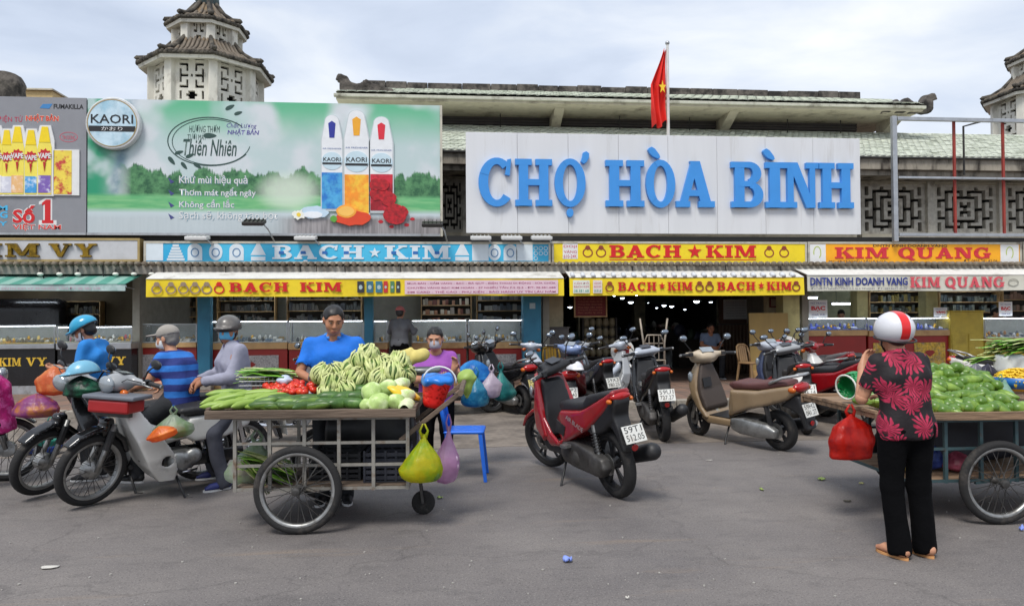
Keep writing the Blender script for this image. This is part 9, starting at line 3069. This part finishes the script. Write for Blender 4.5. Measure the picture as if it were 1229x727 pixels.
# ---------------- right cart
G1 = onG(1201,630)
Y1 = G1.y + 0.10
RZ2 = R(-2.5)
xl = onX(1047, Y1) - G1.x
zd2 = onY(1150,493, Y1).z
rcart = cart('teal steel-framed handcart with a plank deck heaped with green mangoes', (G1.x, Y1,0), RZ2, xl + 0.30,1.05, xl, 1.25,1.08,
             zd2 - 0.06,0.30, zd2 - 0.01, m_tube_t, m_plank2, [(0.02,-0.075),(0.02,1.16)], 0.315,7, [zd2 - 0.075,0.56,0.315])
CR = Matrix.Translation((G1.x, Y1,0)) @ Matrix.Rotation(RZ2,4, 'Z')
def at2(px, py, yl):
 d = ray(px, py)
 n_ = Vector((-math.sin(RZ2), math.cos(RZ2),0))
 o_ = CR @ Vector((0, yl, 0))
 t = (o_ - Vector((0,0, CAM_H))).dot(n_) / d.dot(n_)
 return Vector((0,0, CAM_H)) + d * t
s_ = S((xl - 0.05,-0.1, zd2 - 0.02),(1.3,1.2, zd2 + 0.32),0.028)
c_ = CR.inverted() @ at2(1160,480,0.42)
s_.ell((c_.x, 0.46, zd2 - 0.03),(0.36,0.34,0.13),0.05)
s_.ell((c_.x - 0.05,0.25, zd2 - 0.03),(0.30,0.20,0.05),0.05)
s_.cut((0,0, zd2 + 0.002),(0,0,-1))
o = solid('sacking_heap', s_, M('sacking_dark', (74,86,48),0.95, var=0.3, scale=14), None)
o.matrix_world = CR
tag(o, 'dark sacking under the heap of mangoes on the right cart', 'sacking')
rows = [(0.0,492,1112,1229,8),(0.02,490,1108,1226,11),(0.10,483,1102,1220,13),(0.18,475,1100,1214,13),(0.30,464,1104,1200,12),(0.38,456,1108,1190,11),(0.46,449,1112,1180,9),(0.52,443,1118,1162,6),(0.20,484,1046,1072,3)]
for (yl, py, a, b_, n) in rows:
 for k in range(n):
  px = a + (b_ - a) * (k + rp.uniform(0.25,0.75)) / n
  lay('mango', 'green mango in the heap on the right cart', 'mango', 'mangoes on the right cart', MAN[rp.randrange(3)], m_mango, at2(px, py + rp.uniform(-2.5,2.5), yl + rp.uniform(-0.03,0.03)),(rp.uniform(-0.6,0.6), rp.uniform(-0.5,0.5), rp.uniform(-1.2,1.2)), rp.uniform(0.9,1.15))
for k in range(7):
 px = 1030 + k * 3.6
 lay('pale_mango', 'pale green fruit on the left tray of the right cart', 'fruit', 'pale fruits on the left tray', MAN[k % 3], M('pale_fruit', (176,204,96),0.45, var=0.15), at2(px, 481 - (k % 2) * 7,0.12 + 0.12 * (k % 2)),(rp.uniform(-0.4,0.4), rp.uniform(-0.3,0.3), rp.uniform(-1,1)),0.66)
gb_ = at2(1021,463,0.5)
s_ = S((-0.16,-0.14,-0.16),(0.16,0.14,0.16),0.012)
s_.cone((-0.05,0,0),(0.05,0,0),0.10,0.115,0)
s_.cut((-0.05,0,0),(-1,0,0.1))
s_.cone((-0.1,0,0),(0.03,0,0),0.09,0.10,0, 'sub')
bo = thing('green_bowl', 'green plastic bowl tipped on its side on the right cart', 'bowl')
solid('bowl', s_, M('bowl_green', (26,132,70),0.35, var=0.08), bo, gb_, (0, R(-8), R(20)))
B().tube([(-0.055 + 0.0,0.10 * math.cos(a_),0.10 * math.sin(a_)) for a_ in np.linspace(0,2 * math.pi, 25)[:-1]], 0.008,6, True).obj('rim', blk((214,216,206)), bo, smooth=True, loc=gb_, rot=(0, R(-8), R(20)))
# blue basin with yellow strips, greens
bs = thing('blue_basin', 'blue basin heaped with yellow shreds on the right cart', 'basin')
bp = at2(1222,466,0.55)
B().lathe([(0.10,0.0),(0.17,0.02),(0.215,0.10),(0.225,0.102),(0.18,0.012),(0.10,-0.008)], bp, n=28, caps=False).obj('bowl', M('basin_blue', (40,108,180),0.35, var=0.06), bs, smooth=True)
ye = B()
for k in range(240):
 a_, r_ = rp.uniform(0,6.28),0.19 * math.sqrt(rp.random())
 z_ = 0.06 + 0.10 * (1 - (r_ / 0.2) ** 2)
 c_ = Vector(bp) + Vector((r_ * math.cos(a_), r_ * math.sin(a_), z_))
 t = rp.uniform(0,6.28)
 dv = Vector((math.cos(t), math.sin(t), rp.uniform(-0.3,0.3))) * 0.035
 ye.tube([c_ - dv, c_ + Vector((0,0,0.012)), c_ + dv], 0.005,4)
o = ye.obj('yellow_shreds', M('yellow_shred', (240,200,50),0.5, var=0.2), bs, smooth=True)
o['kind'] = 'stuff'
B().ball(Vector(bp) + Vector((0,0,0.05)),(0.2,0.2,0.075),16,8).obj('heap_core', M('yellow_shred', (240,200,50),0.5), bs, smooth=True)
s_ = S((-0.2,-0.2,-0.05),(0.2,0.2,0.25),0.014)
s_.box((0,0,0.08),(0.22,0.16,0.16),0.03)
s_.ripple(0.012,30,2)
tag(solid('foam_tub', s_, M('foam_white', (206,210,206),0.7), None, at2(1212,447,0.85),(0,0,0.2)), 'white foam tub behind the yellow shreds', 'tub')
blade_bunch('long bright green leaves heaped at the back right of the right cart', at2(1222,418,0.95),0.62,90,0.12, m_spring, (1,0.2,0.08),31,0.014)
blade_bunch('thin green stalks pointing left from the heap of leaves', at2(1180,430,0.9),0.36,24,0.03, m_spring, (1,0.1,0.15),33,0.008)
bag('dark plastic bag behind the mangoes', at2(1186,468,0.72),0.20,0.24,(60,58,74),5, False)
bag('greyish plastic bag beside the dark one behind the mangoes', at2(1172,462,0.74),0.16,0.20,(140,140,150),7, False)
bag('clear greenish bag leaning against the blue basin', at2(1202,480,0.4),0.17,0.20,(170,206,186),8, True, (0,0.2,0),(90,180,140))
# red bag hanging from the right cart
q = at2(1022,551,0.12)
bag('large red plastic bag hanging from the left tray of the right cart', q, 0.36,0.40,(214,40,26),12, True, (0,0,0.2),(160,24,24), d=0.5, fill=[blk((70,24,20)), blk((206,190,180)), blk((110,40,40))], alpha=0.82, boxy=True)
# goods stored under the mango deck
s_ = S((xl + 0.2,0.2,0.3),(1.1,1.1, zd2 - 0.04),0.028)
s_.box((0.2,0.75,0.55),(1.1,0.5,0.40),0.08)
s_.ripple(0.025,14,6)
o = solid('dark_tarpaulin', s_, M('dark_tarp', (34,36,44),0.6, var=0.2), None)
o.matrix_world = CR
tag(o, 'dark tarpaulin bundle stored under the mango deck', 'tarpaulin')
bag('blue plastic bag stored inside the right cart frame', CR @ Vector((-0.30,0.30,0.34)),0.28,0.22,(50,70,140),15, False)
bag('pink plastic bag stored inside the right cart frame', CR @ Vector((-0.10,0.24,0.34)),0.22,0.16,(170,80,100),16, False)
bag('yellow-brown bag at the left end inside the right cart frame', CR @ Vector((xl + 0.42,0.24,0.34)),0.20,0.17,(170,150,60),17, False)
# ================================================================== SMALL THINGS ON BIKES AND ROAD
def loose_helmet(label, P, mat, rz=0.0, rot=(0,0,0), peak=True, s=1.0):
 t_ = thing('helmet', label, 'helmet', P, rz)
 t_.rotation_euler = (rot[0], rot[1], rz)
 t_.scale = (s,) * 3
 q = S((-0.16,-0.22,-0.03),(0.16,0.17,0.16),0.010)
 q.ell((0,0,0.0),(0.118,0.138,0.125),0.0)
 q.cut((0,0,0.0),(0,0,-1))
 if peak: q.ell((0,-0.135,0.012),(0.085,0.05,0.012),0.02)
 solid('shell', q, mat, t_)
 B().tube([(0.119 * math.cos(a),0.139 * math.sin(a),0.004) for a in np.linspace(0,2 * math.pi, 29)[:-1]], 0.006,6, True).obj('rim', m_blkpl, t_, smooth=True)
 B().lathe([(0.02,0.122),(0.02,0.128),(0.001,0.129)], (0,0,0), n=10).obj('top_button', m_blkpl, t_)
m_hlb = M('pale_blue_helmet', (110,170,196),0.35, var=0.06, coat=0.3)
P = onY(100,449,6.75)
loose_helmet('pale blue helmet resting on the front of the dark motorbike', P, m_hlb, R(-60),(0.1,-0.1), s=1.0)
P = onY(96,458,6.7)
bag('black and green bag slung below the pale blue helmet', P + Vector((0,0.02,-0.14)),0.30,0.20,(26,40,34),3, False, (0,0,0),(40,110,80))
P = onY(690,440,9.9)
loose_helmet('white helmet standing on the seat of the silver blue scooter', P + Vector((0,0,-0.04)), m_hel_w, R(10), s=1.0)
# front carrier of the white motorbike
fc = thing('front_carrier', 'red box with a grey lid carried over the front wheel of the white motorbike', 'box')
P = onY(140,486,6.45)
rm = rotm(0,0.06, R(-12))
B().box(P, (0.36,0.24,0.11), rm).obj('box', M('carrier_red', (156,30,32),0.4, var=0.12), fc, bevel=0.02)
B().box(P + Vector((0.01,0,0.075)),(0.46,0.27,0.035), rm).obj('lid', M('carrier_lid_grey', (104,108,116),0.5, var=0.1), fc, bevel=0.012)
B().box(P + Vector((-0.02,0,-0.075)),(0.30,0.05,0.04), rm).obj('bracket', m_engine, fc)
P = onY(208,512,6.55)
bag('bag of vegetables hanging on the white motorbike', P + Vector((0,0,-0.10)),0.30,0.26,(176,190,170),21, True, (0,0,0.2),(110,150,90), fill=[m_cabb, blk((226,120,50)), m_leafg], alpha=0.75)
bag('orange plastic bag beside the vegetable bag on the white motorbike', onY(197,528,6.35),0.22,0.13,(236,122,50),61, False, (0,-0.35,0))
P = onY(66,462,7.4)
bag('orange bag piled at the left among the motorbikes', P + Vector((0,0,-0.10)),0.30,0.30,(220,110,60),23, False, (0,0,0),(236,150,90))
P = onY(44,486,7.3)
bag('purple-pink cloth bag on the leftmost motorbike', P + Vector((0,0,-0.12)),0.38,0.24,(160,80,140),24, False, (0,0,0),(206,130,60))
P = onY(60,520,7.2)
bag('teal plastic bag hanging low at the left', P + Vector((0,0,-0.12)),0.24,0.26,(40,150,140),25, True, (0,0,0),(90,190,170))
P = onY(92,452,7.35)
bag('white and black bundle behind the pale blue helmet', P + Vector((-0.05,0.2,0)),0.26,0.14,(70,68,70),26, False, (0,0,0),(200,200,200))
bag('blue sack lying on the ground at the left', onG(50,545) + Vector((0,0,0.0)),0.36,0.22,(44,70,140),27, False)
# shopping bags on the scooter behind the blue chair
for k, (px, py, Y, w, h, c, c2, lab) in enumerate((
  (568,444,7.9,0.36,0.26,(20,120,200),(60,160,230), 'bright blue bag on top of the bags behind the blue chair'),
  (571,473,7.7,0.30,0.40,(34,130,170),(90,180,200), 'blue-teal bag hanging lowest behind the blue chair'),
  (590,462,7.75,0.26,0.34,(206,190,206),(230,220,226), 'pale pink and white bag among the hanging bags'),
  (601,466,7.85,0.28,0.40,(30,120,120),(60,160,150), 'dark teal bag at the right of the hanging bags'))):
 P = onY(px, py, Y)
 bag(lab, P + Vector((0,0,-0.14)), w, h, c, 40 + k, k > 0,(0,0,0.3 * k), c2)
s_ = S((-0.13,-0.1,-0.14),(0.13,0.1,0.14),0.011)
s_.cone((0,0,0.05),(0,0,-0.11),0.085,0.015,0.0)
s_.ripple(0.008,50,2)
tag(solid('green_packet', s_, M('leaf_wrap', (150,176,84),0.5, var=0.15), None, onY(560,461,6.55)), 'green cone-shaped packet held by the woman in purple', 'packet')
# raincoat bundle on the red scooter handlebar
s_ = S((-0.2,-0.2,-0.26),(0.2,0.2,0.26),0.014)
s_.cone((0.0,0,0.12),(-0.03,0,-0.13),0.06,0.12,0.05)
s_.ripple(0.018,34,4)
tag(solid('raincoat_bundle', s_, M('raincoat_red', (214,60,76),0.4, var=0.2, scale=6, c2=(226,214,220), c2scale=5, c2lo=0.52, c2hi=0.6), None, onY(661,456,7.75)), 'pink-red and white raincoat bundle hanging on the red scooter handlebar', 'raincoat')
P = onY(858,496,9.2)
bag('small white and yellow bag hanging inside the beige scooter', P + Vector((0,0,-0.07)),0.17,0.27,(206,204,196),51, True, (0,0,0),(216,186,90))
P = onY(1004,458,10.4)
bag('turquoise cloth bag on the motorbike left of the woman', P + Vector((0,0,-0.12)),0.26,0.24,(60,180,176),52, False)
s_ = S((-0.3,-0.12,-0.05),(0.3,0.12,0.08),0.014)
s_.ell((0,0,0),(0.26,0.09,0.02),0)
s_.ripple(0.012,30,7)
tag(solid('raincoat', s_, M('pale_raincoat', (196,194,188),0.5, var=0.1), None, onY(950,459,9.0),(0.2,-0.45,0.3)), 'pale folded raincoat tucked at the rear of the beige scooter', 'raincoat')
# phone in the seller's hands
ph = thing('paper_slip', 'grey folded slip in the hands of the man in blue polo', 'paper')
B().box(onY(377,452,6.15),(0.09,0.03,0.07), rotm(0.4,0.2,0.3)).obj('slip', blk((110,120,124)), ph, bevel=0.004)
B().box(onY(377,450,6.15) + Vector((0,-0.018,0.01)),(0.06,0.006,0.05), rotm(0.4,0.2,0.3)).obj('flap', blk((170,176,176)), ph)
# ---------------- litter on the road
def scrap(label, px, py, w, d, mat, seed, h=0.02, nm='litter'):
 g_ = onG(px, py)
 n, m = 9,7
 rr_ = random.Random(seed)
 vs, fs = [], []
 for j in range(m):
  for i in range(n):
   u, v = i / (n - 1) - 0.5, j / (m - 1) - 0.5
   k_ = max(0.25,1 - (u * u + v * v) * 2.2)
   vs.append((g_.x + w * u * k_ * rr_.uniform(0.85,1.1), g_.y + d * v * k_ * rr_.uniform(0.85,1.1),0.006 + h * rr_.random() * k_))
 for j in range(m - 1):
  for i in range(n - 1):
   a = j * n + i
   fs.append((a, a + 1, a + n + 1, a + n))
 tag(B().add(vs, fs).obj(nm, mat, None, smooth=True), label, 'litter', 'litter on the road')
m_bl = M('blue_paper', (130,150,220),0.7, var=0.1)
m_lf = M('limp_leaf', (150,170,90),0.7, var=0.2)
m_pp = M('dirty_paper', (196,192,184),0.8, var=0.1)
scrap('crumpled pale blue paper in the middle foreground', 681,674,0.13,0.12, m_bl, 1,0.045, 'crumpled_paper')
scrap('flat pale scrap of paper at the lower left', 60,681,0.22,0.14, m_pp, 2,0.006, 'paper_scrap')
scrap('green leaf scrap left of the standing woman', 986,576,0.16,0.12, m_lf, 3,0.03, 'leaf_scrap')
scrap('small green leaf scrap further left on the road', 914,588,0.06,0.14, m_lf, 4,0.02, 'leaf_scrap')
scrap('yellowish leaf beside the woman\'s trousers', 1034,581,0.10,0.06, M('yellow_leaf', (206,200,130),0.7),5,0.02, 'leaf_scrap')
scrap('white straw-like scrap behind the red scooter', 851,553,0.16,0.03, m_pp, 6,0.012, 'paper_scrap')
scrap('white scrap at the bottom edge below the blue paper', 753,719,0.05,0.03, m_pp, 7,0.02, 'paper_scrap')
scrap('blue and white scrap under the mango cart wheel', 1226,637,0.07,0.06, m_bl, 8,0.05, 'crumpled_paper')
scrap('yellow-green stalk scrap below the hanging bags', 528,598,0.10,0.08, m_lf, 9,0.02, 'leaf_scrap')
scrap('dark stain-like leaf scrap left of the woman', 1017,602,0.14,0.08, M('dark_leaf', (70,66,54),0.8),10,0.012, 'leaf_scrap')
rl = random.Random(5)
specks = B()
for k in range(80):
 px, py = rl.uniform(0,1229),545 + 182 * rl.random() ** 0.8
 g_ = onG(px, py)
 r_ = rl.uniform(0.003,0.010)
 pts_ = [(g_.x + r_ * rl.uniform(0.5,1.2) * math.cos(a), g_.y + r_ * rl.uniform(0.5,1.2) * math.sin(a)) for a in (0.2,1.3,2.6,3.8,5.1)]
 specks.prism(pts_, 0.001,0.006 + r_ * 0.2, 'XY')
tag(specks.obj('road_grit', M('grit_grey', (166,162,155),0.8)), 'tiny pale bits of grit and paper scattered over the road', 'grit', None, 'stuff')
# ------------------------------------------------------------------ set each thing's Empty at the thing's base
bpy.context.view_layer.update()
for o in list(col.objects):
 if o.type == 'EMPTY' and o.parent is None and o.location.length < 1e-6 and o.children:
  pts_ = []
  for ch in o.children_recursive:
   if ch.type == 'MESH':
    pts_ += [ch.matrix_world @ Vector(c) for c in ch.bound_box]
  if not pts_: continue
  lo = Vector([min(p_[i] for p_ in pts_) for i in range(3)])
  hi = Vector([max(p_[i] for p_ in pts_) for i in range(3)])
  base = Vector(((lo.x + hi.x) / 2,(lo.y + hi.y) / 2, lo.z))
  o.location = base
  for ch in o.children:
   ch.location = Vector(ch.location) - base
